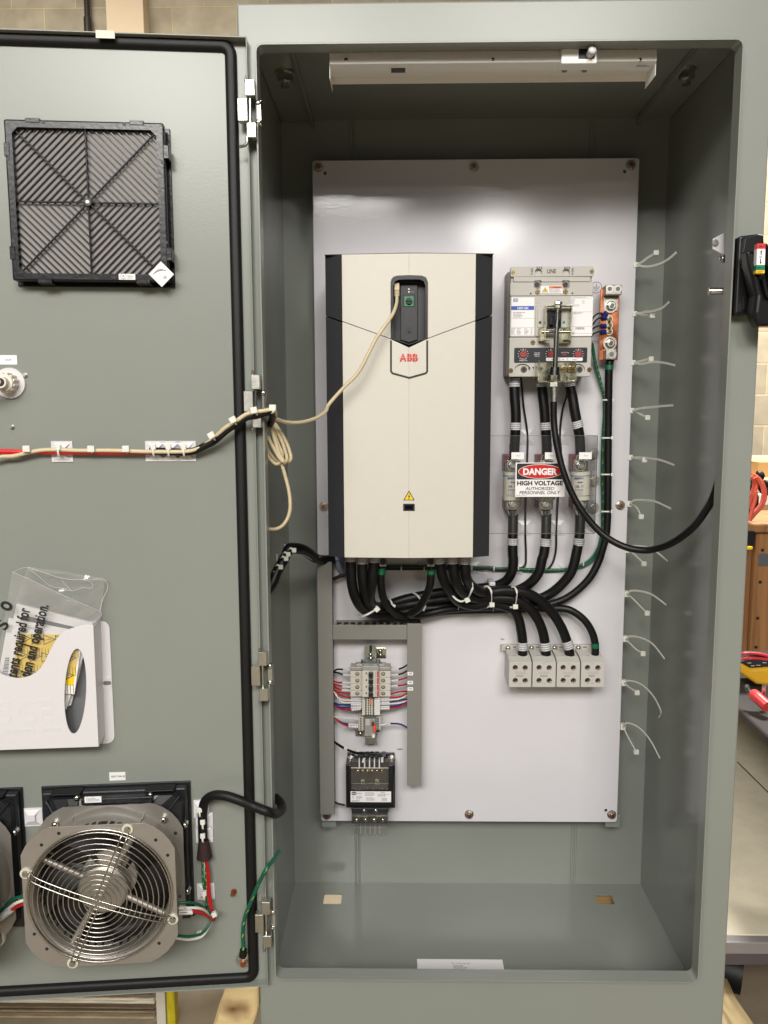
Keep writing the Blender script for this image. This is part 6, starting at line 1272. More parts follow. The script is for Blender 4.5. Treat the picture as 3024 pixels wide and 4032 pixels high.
cz = [.045, .026, .022, .018, .02, .022, .018, .018, .02, .03, .04]
mb.strap([DF.W(K3(x, y), c) for (x, y), c in zip(rim, cz)], .0016, .0004, whitep, up=_n, n=4)
mb.strap([DF.W(K3(x, y), .0472) for x, y in ((135, 145), (300, 215), (520, 320), (760, 430), (940, 510), (1110, 600), (1050, 660), (1000, 720))], .0012, .0004, whitep, up=_n, n=4)
mb.strap([DF.W(K3(x, y), .026) for x, y in ((300, 100), (420, 190), (490, 250), (560, 302), (680, 322), (780, 350), (900, 315), (1005, 318), (1000, 262), (880, 222))], .0009, .0004, whitep, up=_n, n=3)
mb.strap([DF.W(K3(x, y), .0265) for x, y in ((670, 225), (720, 290), (780, 350))], .0008, .0004, whitep, up=_n, n=3); t.part('fold_edges', mb)
mb = MB()
def btext(txt, p0, p1, h_):
    q0, q1 = Vector(Q(*p0, .049)), Vector(Q(*p1, .049)); L = (q1-q0).length; an = math.atan2((q1-q0).y, (q1-q0).x); m_ = (q0+q1)/2
    mb.text(DF, txt, m_.x-L/2, m_.x+L/2, m_.y-h_/2, m_.y+h_/2, .0488, ink, .03, 0, an)
btext('tents required for', (140, 1290), (285, 540), .029); btext('tion and operation.', (285, 1290), (490, 500), .029); t.part('printing', mb)
mb = MB()
btext('S', (5, 760), (45, 680), .024); btext('o', (50, 560), (90, 470), .024); t.part('printing', mb); t.done()
# ------------------------------------------------------------------ vent fans
t = T('vent_fan', 'vent fan with round chrome wire guard on a black filter housing, complete fan at right', 'fan', 'vent fans on the door')
CFN = .132
fa, fbb = DF.p(K5(546, 729), CFN); HS = ((DF.p(K5(965, 729), CFN)[0]-DF.p(K5(125, 729), CFN)[0])+(DF.p(K5(546, 340), CFN)[1]-DF.p(K5(546, 1100), CFN)[1]))/4
ha0, ha1, hb0, hb1 = DF.r(238, 128, 1046, 872, .012, K5)
hc_a, hc_b = (ha0+ha1)/2, (hb0+hb1)/2; HW = (ha1-ha0)/2
mb = MB(); hw_ = HW; mb.box(DF, hc_a-hw_, hc_a+hw_, hc_b-hw_, hc_b+hw_, .0003, .005, blackp, .001)
mb.box(DF, hc_a-hw_*.965, hc_a+hw_*.965, hc_b-hw_*.965, hc_b+hw_*.965, .005, .022, blackp, .004); t.part('filter_housing', mb)
# tapered cowl with square base and round mouth
mb = MB(); n = 48; ringo = []; ringi = []; ring2 = []
for i in range(n):
    tt = 2*math.pi*(i+.5)/n; c, s_ = math.cos(tt), math.sin(tt); m_ = max(abs(c), abs(s_)); ringo.append(DF.w(hc_a+c/m_*hw_*.93, hc_b+s_/m_*hw_*.93, .022)); ringi.append(DF.w(fa+c*HS*.92, fbb+s_*HS*.92, .049)); ring2.append(DF.w(hc_a+c/m_*hw_*.90, hc_b+s_/m_*hw_*.90, .033))
mb.add(ringo+ring2+ringi, [(i, (i+1) % n, n+(i+1) % n, n+i) for i in range(n)]+[(n+i, n+(i+1) % n, 2*n+(i+1) % n, 2*n+i) for i in range(n)], blackp)
for sx, sy in ((1, 1), (-1, 1), (1, -1), (-1, -1)): mb.cyl(DF.w(hc_a+sx*hw_*.88, hc_b+sy*hw_*.88, .033), DF.w(fa+sx*HS*.62, fbb+sy*HS*.62, .050), .003, blackp, seg=8)
kh = t.part('cowl', mb)
mb = MB()
for sx in (-1, 1): 
    for k in (-.62, .62): mb.box(DF, hc_a+k*hw_-.03, hc_a+k*hw_+.03, hc_b+hw_*.95, hc_b+hw_*.985, .005, .036, blackp, .002)
t.part('clip_rail', mb)
for (x, y) in ((418, 197), (818, 180), (1006, 345), (1020, 706), (298, 342), (890, 316)):
    c = .035 if (x, y) not in ((298, 342), (890, 316)) else .060; a, b = DF.p(K5(x, y), c); mb = MB(); mb.dome(DF.w(a, b, c), _n, .0065, .005, steel); mb.disc(DF, a, b, c-.012, c, .006, steel); t.part('screw', mb)
mb = MB(); mb.bx(DF, (440, 196, 830, 232), .03, .046, blackp, .002, K5); mb.bx(DF, (460, 190, 552, 222), .045, .0472, paper, .0003, K5); mb.scrib(DF, (470, 196, 545, 216), .0476, 3, inkg, K5); t.part('type_plate', mb)
def octo(a, b, s_, fl=.62, bulge=.06, rot=0.0):
    P = []
    cor = [(fl, 1), (-fl, 1), (-1, fl), (-1, -fl), (-fl, -1), (fl, -1), (1, -fl), (1, fl)]
    for i in range(8):
        p = Vector(cor[i]); q = Vector(cor[(i+1) % 8]); P.append(tuple(p))
        if i % 2 == 1:
            for k in (1, 2, 3): m_ = p.lerp(q, k/4); m_ = m_+m_.normalized()*bulge*math.sin(math.pi*k/4); P.append(tuple(m_))
    out = []
    for x, y in P: x, y = x*math.cos(rot)-y*math.sin(rot), x*math.sin(rot)+y*math.cos(rot); out.append((a+x*s_, b+y*s_))
    return out
RG = HS*.935
mb = MB(); mb.plate(DF, octo(fa+.002, fbb-.001, HS*1.0), [circ(fa, fbb, RG*.93, 48)], .0505, .0525, castal)
n = 64; prof = [(.985, .0525), (.965, .062), (.93, .069), (.90, .074), (.885, .086), (.885, .112), (.90, .122), (.935, CFN-.003), (.955, CFN-.003)]
V_ = []; F = []
for r_, c in prof: V_ += [DF.w(fa+math.cos(2*math.pi*i/n)*HS*r_, fbb+math.sin(2*math.pi*i/n)*HS*r_, c) for i in range(n)]
for j in range(len(prof)-1): F += [(j*n+i, j*n+(i+1) % n, (j+1)*n+(i+1) % n, (j+1)*n+i) for i in range(n)]
mb.add(V_, F, castal, True)
for an in (60, 25, 118, 152, -20): tt = math.radians(an); mb.box(Frame(DF.w(fa+math.cos(tt)*HS*.96, fbb+math.sin(tt)*HS*.96, .054), DF.ex*math.cos(tt)+DF.up*math.sin(tt), _n, up=-DF.ex*math.sin(tt)+DF.up*math.cos(tt)), -.02, .004, -.0015, .0015, 0, .018, castal, .0008)
kr = t.part('rear_plate', mb)
bl_m0 = mat('shroud_black', S(24, 24, 26), .5); mb = MB(); n2 = 48; V_ = []
for r_, c in ((.886, .1), (.886, .066), (.80, .060)): V_ += [DF.w(fa+math.cos(2*math.pi*i/n2)*HS*r_, fbb+math.sin(2*math.pi*i/n2)*HS*r_, c) for i in range(n2)]
mb.add(V_, [(j*n2+i, (j+1)*n2+i, (j+1)*n2+(i+1) % n2, j*n2+(i+1) % n2) for j in range(2) for i in range(n2)], bl_m0, True)
mb.disc(DF, fa, fbb, .056, .058, HS*.89, ink, 48); t.part('inner_shroud', mb)
mb = MB(); mb.plate(DF, octo(fa, fbb, HS), [circ(fa, fbb, RG, 64)], CFN-.0022, CFN, castal, bev=.0005); kfp = t.part('front_plate', mb)
mb = MB()
for (x, y) in ((320, 389), (226, 452), (848, 425), (913, 508), (955, 389), (187, 937), (255, 1018), (866, 987), (978, 733)):
    a, b = DF.p(K5(x, y), CFN); mb.disc(DF, a, b, CFN-.001, CFN+.0003, .0034, ink, 12)
t.part('plate_hole', mb, sub=kfp)
# motor, blades, struts
mb = MB(); mb.disc(DF, fa, fbb, .085, .112, HS*.34, castal, 40, r1=HS*.33); mb.disc(DF, fa, fbb, .112, .115, HS*.33, castal, 40, r1=HS*.30); mb.disc(DF, fa+.006, fbb+.012, .07, .085, HS*.37, castal, 40); t.part('motor', mb)
bl_m = mat('blade_black', S(16, 16, 18), .5)
for k in range(5):
    mb = MB(); V_ = []; nb_ = 8; th0 = 2*math.pi*k/5+.4
    for j in range(nb_+1):
        r_ = HS*(.34+.53*j/nb_); sw = .35*j/nb_; half = .30+.06*j/nb_
        for s_ in range(5): u = -1+s_/2; tt = th0+sw+u*half; V_.append(DF.w(fa+math.cos(tt)*r_, fbb+math.sin(tt)*r_, .078+u*.013))
    mb.add(V_, [(j*5+s_, j*5+s_+1, (j+1)*5+s_+1, (j+1)*5+s_) for j in range(nb_) for s_ in range(4)], bl_m, True); t.part('blade', mb)
for an in (38+22, 150, 240, 332):
    tt = math.radians(an); mb = MB(); mb.cyl(DF.w(fa+math.cos(tt)*HS*.30, fbb+math.sin(tt)*HS*.30, .100), DF.w(fa+math.cos(tt)*HS*.90, fbb+math.sin(tt)*HS*.90, .104), .0065, castal, seg=10); t.part('strut', mb)
# guard
mb = MB(); NRG = 13
for i in range(NRG):
    r_ = RG*(.115+.885*i/(NRG-1))*.985; dome = .016*math.sqrt(max(0, 1-(r_/RG)**2)); mb.tube([DF.w(fa+math.cos(2*math.pi*q/48)*r_, fbb+math.sin(2*math.pi*q/48)*r_, CFN+.004+dome) for q in range(48)], .0012, chrome, n=1, seg=8, closed=True)
mb.tube([DF.w(fa+math.cos(2*math.pi*q/64)*RG*1.012, fbb+math.sin(2*math.pi*q/64)*RG*1.012, CFN+.0025) for q in range(64)], .0022, chrome, n=1, seg=8, closed=True)
kg = t.part('guard_rings', mb)
ang = [math.atan2((729-360)/.93, 715-546), math.atan2((729-580)/.93, 148-546), math.atan2((729-1090)/.93, 380-546), math.atan2((729-875)/.93, 940-546)]
mb = MB()
for ai, an in enumerate(ang):
    d = Vector((math.cos(an), math.sin(an))); nn = Vector((-d.y, d.x))*.0055
    for s_ in (-1, 1):
        P = [DF.w(fa+d.x*r_+nn.x*s_, fbb+d.y*r_+nn.y*s_, CFN+.0078+.016*math.sqrt(max(0, 1-(r_/RG)**2))*(1 if r_ < RG else 0)) for r_ in (RG*.02, RG*.3, RG*.6, RG*.8, RG*.93, RG*.985)]+[DF.w(fa+d.x*RG*1.05+nn.x*s_, fbb+d.y*RG*1.05+nn.y*s_, CFN+.002)]
        mb.tube(P, .0014, chrome, n=3, seg=8)
t.part('guard_arms', mb, sub=kg)
for an, rr_ in zip(ang, (.99, 1.03, 1.01, 1.08)):
    d = Vector((math.cos(an), math.sin(an))); a, b = fa+d.x*RG*1.085, fbb+d.y*RG*1.085; mb = MB(); mb.disc(DF, a, b, CFN, CFN+.004, .0105, nylonw, 24); mb.disc(DF, a, b, CFN+.004, CFN+.008, .007, steel, 18, r1=.0055); mb.disc(DF, a, b, CFN+.008, CFN+.0084, .003, inkg, 6); t.part('guard_screw', mb)
mb = MB(); mb.bx(DF, (890, 925, 955, 975), CFN-.03, CFN-.004, castal, .003, K5); mb.bx(DF, (800, 1000, 860, 1060), CFN-.02, CFN-.006, castal, .004, K5); t.part('cable_clip', mb)
t.done()
sh_a = DF.p(K5(135, 500), .012)[0]-DF.p(K5(1046, 500), .012)[0]
copy_tree(t.root, DF.ex*sh_a, 'second vent fan mostly outside the photo, cut off by its left edge')
mb = MB(); mb.bx(DF, (595, 56, 683, 101), .0002, .0008, paper, 0, K5); mb.tx(DF, 'VENT FAN #2', (603, 74, 682, 85), .0011, ink, K5, bold=.01); one('label_tag', mb, 'white tag reading VENT FAN #2 above the complete fan', 'tag')
# fan wiring
t = T('fan_cable', 'black sleeved cable arching from the cabinet interior down to the fan wires', 'cable')
W5 = lambda x, y, c: DF.W(K5(x, y), c)
mb = MB(); mb.tube([PF.W(K5(1500, 195), .42), PF.W(K5(1528, 225), .45), PF.W(K5(1534, 258), .48), PF.W(K5(1505, 281), .51), PF.W(K5(1455, 270), .55), W5(1380, 241, .045), W5(1300, 208, .045), W5(1225, 184, .04), W5(1160, 183, .03), W5(1118, 212, .022), W5(1104, 262, .016), W5(1103, 340, .014), W5(1106, 430, .014), W5(1112, 505, .016)], .0098, rubber, seg=12); t.part('sleeve', mb)
mb = MB(); mb.cyl(W5(1108, 425, .015), W5(1114, 520, .016), .0105, mat('frayed_sleeve', S(48, 24, 26), .7, bump=1, bscale=900), r1=.0165, seg=14); t.part('frayed_end', mb)
t.done()
for pts, m_, lb in (
    ([(1112, 505, .016), (1128, 600, .014), (1130, 700, .016), (1142, 780, .02), (1168, 852, .025), (1160, 862, .03), (1120, 835, .05), (1060, 818, .07), (1045, 816, .075)], redp, 'red fan wire hanging from the sleeve and hooking back to the fan'),
    ([(1116, 505, .018), (1136, 600, .016), (1140, 700, .018), (1150, 780, .02), (1160, 850, .03), (1130, 840, .055), (1090, 818, .07), (1048, 812, .08)], redp, 'second red fan wire beside the first, hooking back to the fan'),
    ([(1108, 505, .016), (1104, 600, .014), (1112, 700, .016), (1125, 790, .02), (1120, 800, .03), (1080, 775, .06), (1030, 765, .075), (970, 768, .08)], green, 'green and yellow fan wire arching back to the fan plate'),
    ([(1118, 520, .014), (1120, 620, .014), (1128, 720, .016), (1140, 800, .02), (1145, 862, .03), (1110, 925, .045), (1050, 948, .06), (985, 948, .08), (940, 938, .09)], green, 'green fan wire looping lowest to the fan plate corner'),
    ([(1112, 520, .014), (1118, 620, .013), (1132, 730, .015), (1142, 810, .02), (1140, 880, .03), (1105, 945, .045), (1040, 966, .06), (980, 962, .08), (930, 952, .09)], whitew, 'white fan wire looping lowest to the fan plate corner'),
    ([(1140, 840, .035), (1110, 805, .06), (1070, 795, .075), (1020, 795, .085), (972, 798, .09)], whitew, 'white fan wire entering the side of the fan')):
    mb = MB(); mb.tube([W5(*q) for q in pts], .0028, m_, seg=8, n=5)
    if m_ is green:
        P = smooth_path([W5(*q) for q in pts], 8)
        for i in range(0, len(P)-1, 3): d = P[i+1]-P[i]; s_ = P[i]+_n*.0027; sd = DF.ex*.0012; mb.add([s_-sd, s_+sd*.2, s_+d+sd*1.3, s_+d], [(0, 1, 2, 3)], gy)
    one('fan_wire', mb, lb, 'wire', 'wires of the complete fan')
for p, q, lb in (((1048, 818), (972, 820), 'white numbered sleeve on the red fan wires'), ((1040, 800), (975, 796), 'upper white numbered sleeve on the fan wires')):
    mb = MB(); mb.cyl(W5(*p, .077), W5(*q, .084), .0048, whitep, seg=12); mb.scrib(DF, (q[0]+8, q[1]-5, p[0]-6, q[1]+5), .0895, 1, ink, K5); one('wire_marker', mb, lb, 'wire marker')
for x, y, rot, wh in ((1167, 828, .5, 'where the red fan wires hook back'), (1087, 935, .3, 'on the lowest loop of the fan wires')): tiestrap([(K5, x-12, y+14, .022), (K5, x-6, y+4, .036), (K5, x+2, y-6, .03)], (K5, x, y, .036, rot), 'small tie '+wh, F_=DF, up=(1, 0, 0), wd=.0032, hs=.005, group='cable ties on the door wires')
for pts, m_, lb in (([(135, 733, .08), (90, 740, .075), (45, 765, .07), (10, 808, .07), (-30, 850, .06)], green, 'green wire of the cut-off fan at the left photo edge'), ([(140, 750, .08), (95, 765, .078), (50, 795, .075), (0, 838, .07), (-40, 870, .06)], whitew, 'white wire of the cut-off fan at the left photo edge'), ([(140, 768, .078), (100, 785, .075), (60, 806, .073), (0, 850, .07), (-40, 890, .06)], redp, 'red wire of the cut-off fan at the left photo edge')):
    mb = MB(); mb.tube([W5(*q) for q in pts], .0034, m_, seg=8); one('fan_wire', mb, lb, 'wire', 'wires of the cut-off fan')
mb = MB(); mb.cyl(W5(60, 806, .076), W5(2, 850, .073), .0065, whitep, seg=12); one('wire_marker', mb, 'white sleeve on the cut-off fan wires at the left photo edge', 'wire marker')
mb = MB(); mb.disc(DF, *DF.p(K5(-22, 960), .09), .086, .094, .018, nylonw, 24); one('guard_screw_cap', mb, 'round white cap at the left photo edge below the cut-off fan', 'cap')
t = T('door_earth_lead', 'green earth lead with yellow stripe rising from the lower door stud into the cabinet', 'wire')
pts = [W5(1325, 1020, .016), W5(1322, 930, .02), W5(1332, 850, .026), W5(1365, 765, .036), W5(1405, 670, .046), PF.W(K5(1452, 580), .56), PF.W(K5(1490, 530), .53), PF.W(K5(1520, 488), .50)]
mb = MB(); mb.tube(pts, .0042, green, seg=10)
P = smooth_path(pts, 5)
for i in range(0, len(P)-1, 4): d = P[i+1]-P[i]; s_ = P[i]+_n*.0042; sd = DF.ex*.0016; mb.add([s_-sd, s_+sd*.1, s_+d+sd*1.4, s_+d+sd*.4], [(0, 1, 2, 3)], gy)
t.part('conductor', mb); mb = MB(); mb.cyl(W5(1325, 1020, .016), W5(1322, 1056, .014), .0072, rubber, seg=14, r1=.0085); t.part('boot', mb)
a, b = DF.p(K5(1325, 1082), .008); mb = MB(); mb.disc(DF, a, b, .003, .0055, .0165, zinc, 24); mb.hexn(DF, a, b-.002, .0055, .012, .009, zinc); mb.disc(DF, a, b-.003, .012, .018, .006, copperd, 14); t.part('ring_terminal', mb); t.done()
# ------------------------------------------------------------------ cabinet light, harness, latch parts, handle, card
t = T('cabinet_light', 'long white cabinet light strip with a switch box under the roof of the enclosure', 'light fixture')
CL = .476
wen = mat('warm_white_enamel', S(240, 238, 234), .35, bump=.1, bscale=400)
xa = PF.p(KG(22, 80), CL)[0]; xb = PF.p(KG(1617, 80), CL)[0]; z1 = PF.p(KG(800, 20), CL)[1]; z0 = PF.p(KG(800, 107), CL)[1]; zt = CW_T-.001
prof = [(zt, CL-.075), (zt, CL-.022), (z1-.004, CL-.012), (z0+.022, CL-.003), (z0+.001, CL), (z0, CL-.001), (z0, CL-.062), (z0-.012, CL-.062), (z0-.012, CL-.064), (z0+.002, CL-.075)]
mb = MB(); n = len(prof); V_ = [PF.w(a, b, c) for a in (xa, xb) for b, c in prof]; mb.add(V_, [tuple(range(n)), tuple(range(2*n-1, n-1, -1))]+[(i, n+i, n+(i+1) % n, (i+1) % n) for i in range(n)], wen)
t.part('housing', mb)
mb = MB(); e = .0008; mb.box(PF, xa-e, xa, z0-.024, zt, CL-.070, CL-.006, wen); t.part('end_cap', mb); mb = MB(); mb.box(PF, xb, xb+e, z0-.024, zt, CL-.070, CL-.006, wen); t.part('end_cap', mb)
for x in (102, 818, 1537): a, b = PF.p(KG(x, 92), CL); mb = MB(); mb.dome(PF.w(a, b, CL-.002), (0, -1, 0), .0045, .0025, steel); mb.disc(PF, a, b, CL, CL+.001, .0018, ink, 8); t.part('screw', mb)
mb = MB(); a0, a1, b0, b1 = PF.r(1152, 28, 1328, 112, CL+.012, KG); mb.box(PF, a0, a1, b0, b1, CL-.02, CL+.012, wen, .003); ks = t.part('switch_box', mb)
mb = MB(); mb.bx(PF, (1236, 40, 1314, 88), CL+.012, CL+.0126, ink, 0, KG); mb.cyl(PF.W(KG(1290, 68), CL+.012), PF.W(KG(1303, 46), CL+.028), .007, whitep, r1=.008, seg=14); mb.dome(PF.W(KG(1303, 46), CL+.028), (.2, -1, .3), .008, .005, whitep); t.part('switch_knob', mb, sub=ks)
UL = Frame((0, 0, H+z0), (1, 0, 0), (0, 0, -1), up=(0, -1, 0))
mb = MB(); a0, b0_ = UL.p(KG(322, 145), .001); a1 = UL.p(KG(391, 145), .001)[0]; mb.box(UL, a0, a1, b0_-.011, b0_+.008, .0002, .0012, ink); mb.scrib(UL, (1518, 118, 1590, 130), .001, 2, bluep, KG); t.part('socket_cover', mb)
for x in (1167, 1264): a, b = UL.p(KG(x, 140), .004); mb = MB(); mb.box(UL, a-.008, a+.008, b-.008, b+.008, 0, .004, zinc, .001); mb.disc(UL, a, b, .004, .008, .005, inkg, 10); t.part('clamp_screw', mb)
t.done()
t = T('door_harness', 'thick black wiring harness bound with ties, arching from the left wall to the tall duct', 'wiring harness')
Hh = lambda x, y, c: PF.W(KH(x, y), c)
mb = MB(); mb.tube([Hh(-40, 880, .31), Hh(60, 790, .30), Hh(125, 690, .29), Hh(175, 560, .28), Hh(235, 450, .27), Hh(295, 340, .26), Hh(335, 250, .25)], .0120, cable_m, seg=14); mb.tube([Hh(335, 255, .25), Hh(365, 215, .245), Hh(440, 210, .23), Hh(530, 225, .20), Hh(620, 270, .16), Hh(710, 340, .11), Hh(790, 375, .07), Hh(880, 378, .05), Hh(985, 372, .04)], .0130, cable_m, seg=14); t.part('bundle', mb)
for i, (x, y, an) in enumerate(((400, 232, -.9), (318, 290, -.2), (288, 350, .1), (212, 470, .1), (160, 572, .1), (122, 700, .2))):
    mb = MB(); q0, q1, q2 = Hh(x-60, y+5, .27), Hh(x-25, y-22, .29), Hh(x+18, y-2, .285); mb.strap([q0, q1, q2], .0042, .0012, nylon, up=(.4, 0, .9), n=5); mb.box(Frame(Hh(x+26, y+8, .285), (1, 0, 0), (0, -1, 0)), -.005, .005, -.005, .005, -.004, .004, nylon, .001); t.part('tie', mb)
mb = MB(); mb.strap([Hh(385, 270, .24), Hh(500, 285, .21), Hh(620, 335, .17), Hh(700, 390, .12), Hh(765, 445, .08)], .004, .0012, nylon, up=(0, -1, 0)); mb.strap([Hh(790, 330, .1), Hh(760, 350, .115), Hh(722, 388, .10)], .004, .0014, nylon, up=(0, -1, 0)); t.part('tie_tail', mb)
t.done()
for (x, y, sx, sy, wh) in ((300, 190, 22, 35, 'upper'), (190, 350, 26, 52, 'lower')):
    mb = MB(); mb.bx(PF, (x-sx, y-sy, x+sx, y+sy), .215, .222, acryedge, .001, KH); mb.bx(PF, (x-sx*.5, y-sy, x-sx*.1, y+sy), .222, .2235, whitep, 0, KH); one('wall_clip', mb, '%s clear plastic clip behind the harness on the left wall' % wh, 'clip')
t = T('coiled_sleeving', 'clear blue spiral sleeving curling behind the tall duct top beside the drive', 'sleeving')
mb = MB(); mb.tube([Hh(985, 430, .02), Hh(1040, 380, .03), Hh(1060, 450, .03), Hh(1090, 530, .025), Hh(1150, 600, .02)], .009, mat('bluish_sleeving', S(130, 138, 156), .3), seg=10)
mb.tube([Hh(1000, 370, .04), Hh(1060, 362, .04), Hh(1135, 375, .05)], .006, MATS['bluish_sleeving'], seg=8); t.part('sleeve', mb)
mb = MB(); mb.tube([Hh(980, 655, .03), Hh(1040, 625, .03), Hh(1100, 600, .03), Hh(1150, 590, .03)], .005, cable_m, seg=8); t.part('lead', mb); t.done()
t = T('latch_bracket', 'small white catch plate with a bolt on the inner right side near the handle', 'bracket')
mb = MB(); P = [PF.p(KR(x, y), .44) for x, y in ((722, 78), (808, 32), (812, 208), (722, 160))]; mb.plate(PF, P, [], .434, .4375, whitep, bev=.0006); t.part('plate', mb)
mb = MB(); a, b = PF.p(KR(744, 105), .445); mb.hexn(PF, a, b, .4375, .443, .0062, zinc); t.part('bolt', mb); mb = MB(); a, b = PF.p(KR(798, 240), .44); mb.dome(PF.w(a, b, .44), (-.5, -1, 0), .008, .012, steel); t.part('screw', mb); t.done()
mb = MB(); mb.cyl(PF.W(KR(690, 497), .43), PF.W(KR(820, 495), .44), .0072, steel, seg=20); mb.cyl(PF.W(KR(688, 497), .43), PF.W(KR(696, 497), .43), .0078, chrome, seg=20); one('interlock_pin', mb, 'short polished pin sticking out of the inner right lip', 'pin')
t = T('flange_handle', 'black flange mounted operating handle with a red white green and yellow position label', 'handle')
bh = mat('handle_black', S(20, 20, 21), .28, bump=.25, bscale=60)
CHH = .53
Wq = lambda x, y, c: PF.p(KW(x, y), c)
mb = MB(); mb.plate(PF, [Wq(x, y, CHH) for x, y in ((262, 375), (300, 345), (600, 308), (628, 312), (700, 325), (720, 700), (640, 1000), (520, 1250), (482, 1660), (455, 1706), (205, 1716), (190, 1690))], [], .4985, CHH, bh, bev=.004); kb = t.part('base', mb)
mb = MB(); P = [Wq(x, y, CHH+.002) for x, y in ((300, 868), (305, 905), (325, 900), (408, 800), (412, 755), (390, 748))]; mb.plate(PF, P, [], CHH, CHH+.003, zincy, bev=.0008)
for x, y in ((325, 860), (388, 775)): mb.disc(PF, *Wq(x, y, CHH+.003), CHH+.003, CHH+.0036, .0028, ink, 10)
t.part('indicator_plate', mb, sub=kb)
mb = MB(); mb.plate(PF, [Wq(x, y, CHH+.002) for x, y in ((330, 1400), (400, 1390), (395, 1640), (320, 1650))], [], CHH, CHH+.003, bh, bev=.001); t.part('rib_panel', mb, sub=kb); mb = MB(); mb.plate(PF, [Wq(x, y, CHH+.002) for x, y in ((370, 400), (600, 330), (610, 640), (330, 640))], [], CHH, CHH+.003, bh, bev=.001); t.part('rib_panel', mb, sub=kb)
mb = MB(); HP = [((385, 700), .536), ((460, 900), .545), ((560, 1180), .560), ((650, 1480), .580), ((700, 1750), .59)]
mb.plate(PF, [Wq(x, y, .565) for x, y in ((370, 640), (430, 640), (480, 850), (560, 1100), (600, 1120), (640, 1300), (700, 1450), (770, 1490), (1150, 1480), (1160, 1850), (1000, 1925), (572, 1928), (520, 1830), (485, 1700), (520, 1400), (460, 1100), (400, 850))], [], .545, .575, bh, bev=.008)
mb.plate(PF, [Wq(x, y, .565) for x, y in ((560, 1000), (700, 1000), (720, 1110), (760, 1300), (900, 1500), (860, 1530), (760, 1480), (700, 1400), (640, 1120), (570, 1100))], [], .55, .572, bh, bev=.005)
mb.plate(PF, [Wq(x, y, .57) for x, y in ((700, 860), (730, 880), (790, 1150), (900, 1450), (1100, 1480), (1160, 1300), (1000, 900), (800, 500), (720, 480))], [], .55, .578, bh, bev=.008); t.part('lever', mb)
mb = MB(); lc = .585
def hb(y0, y1, m_, o=0): 
    P = [Wq(x, y, lc) for x, y in ((583-y0*.042+20, y0), (727-y0*.035+16, y0), (727-y1*.035+16, y1), (583-y1*.042+20, y1))]; mb.plate(PF, P, [], lc-.012, lc+.0006*o, m_)
hb(480, 576, mat('label_red', S(212, 50, 56), .35), 1); hb(576.5, 856, paper, 0.8); hb(857, 948, mat('label_green', S(20, 130, 92), .35), 1); hb(949, 1000, yellow, .9)
for (y0, y1, up_) in ((594, 685, 1), (745, 842, -1)):
    x = 652-(y0-594)*.07; yt, yb = (y0, y1) if up_ > 0 else (y1, y0); P = [Wq(px, py, lc+.001) for px, py in ((x-17, yt+up_*38), (x, yt), (x+17, yt+up_*38))]; mb.poly(PF, P, lc+.0012, ink); P = [Wq(px, py, lc+.001) for px, py in ((x-8, yt+up_*36), (x+8, yt+up_*36), (x+6, yb), (x-8, yb))]; mb.poly(PF, P, lc+.0012, ink)
mb.tx(PF, 'ON / I', (612, 515, 706, 548), lc+.0012, ink, KW, bold=.02); mb.bx(PF, (622, 700, 668, 728), lc, lc+.001, inkl, 0, KW); mb.tx(PF, 'OFF / O', (582, 886, 692, 922), lc+.0012, ink, KW, bold=.02); mb.tx(PF, 'RESET', (582, 960, 686, 988), lc+.0012, red, KW, bold=.01); t.part('position_label', mb); t.done()
mb = MB(); P = [FL.p(q, .001) for q in ((1642, 3776), (1977, 3774), (1996, 3880), (1648, 3880))]; y_ = min(p[1] for p in P); P = [(P[0][0], P[0][1]), (P[1][0], P[0][1]), (P[1][0], 1.625), (P[0][0], 1.625)]
mb.plate(FL, P, [], .0004, .0012, paper)
for i, (tx, m_) in enumerate((('The nl Group, Inc.', inkg),)): mb.tx(FL, tx, (1776, 3790, 1852, 3797), .0014, m_)
mb.scrib(FL, (1786, 3799, 1842, 3818), .0014, 5, inkg, seed=3); mb.scrib(FL, (1790, 3820, 1846, 3824), .0014, 1, ink, seed=3); one('paper_sheet', mb, 'white printed paper lying at the front of the cabinet floor', 'paper')
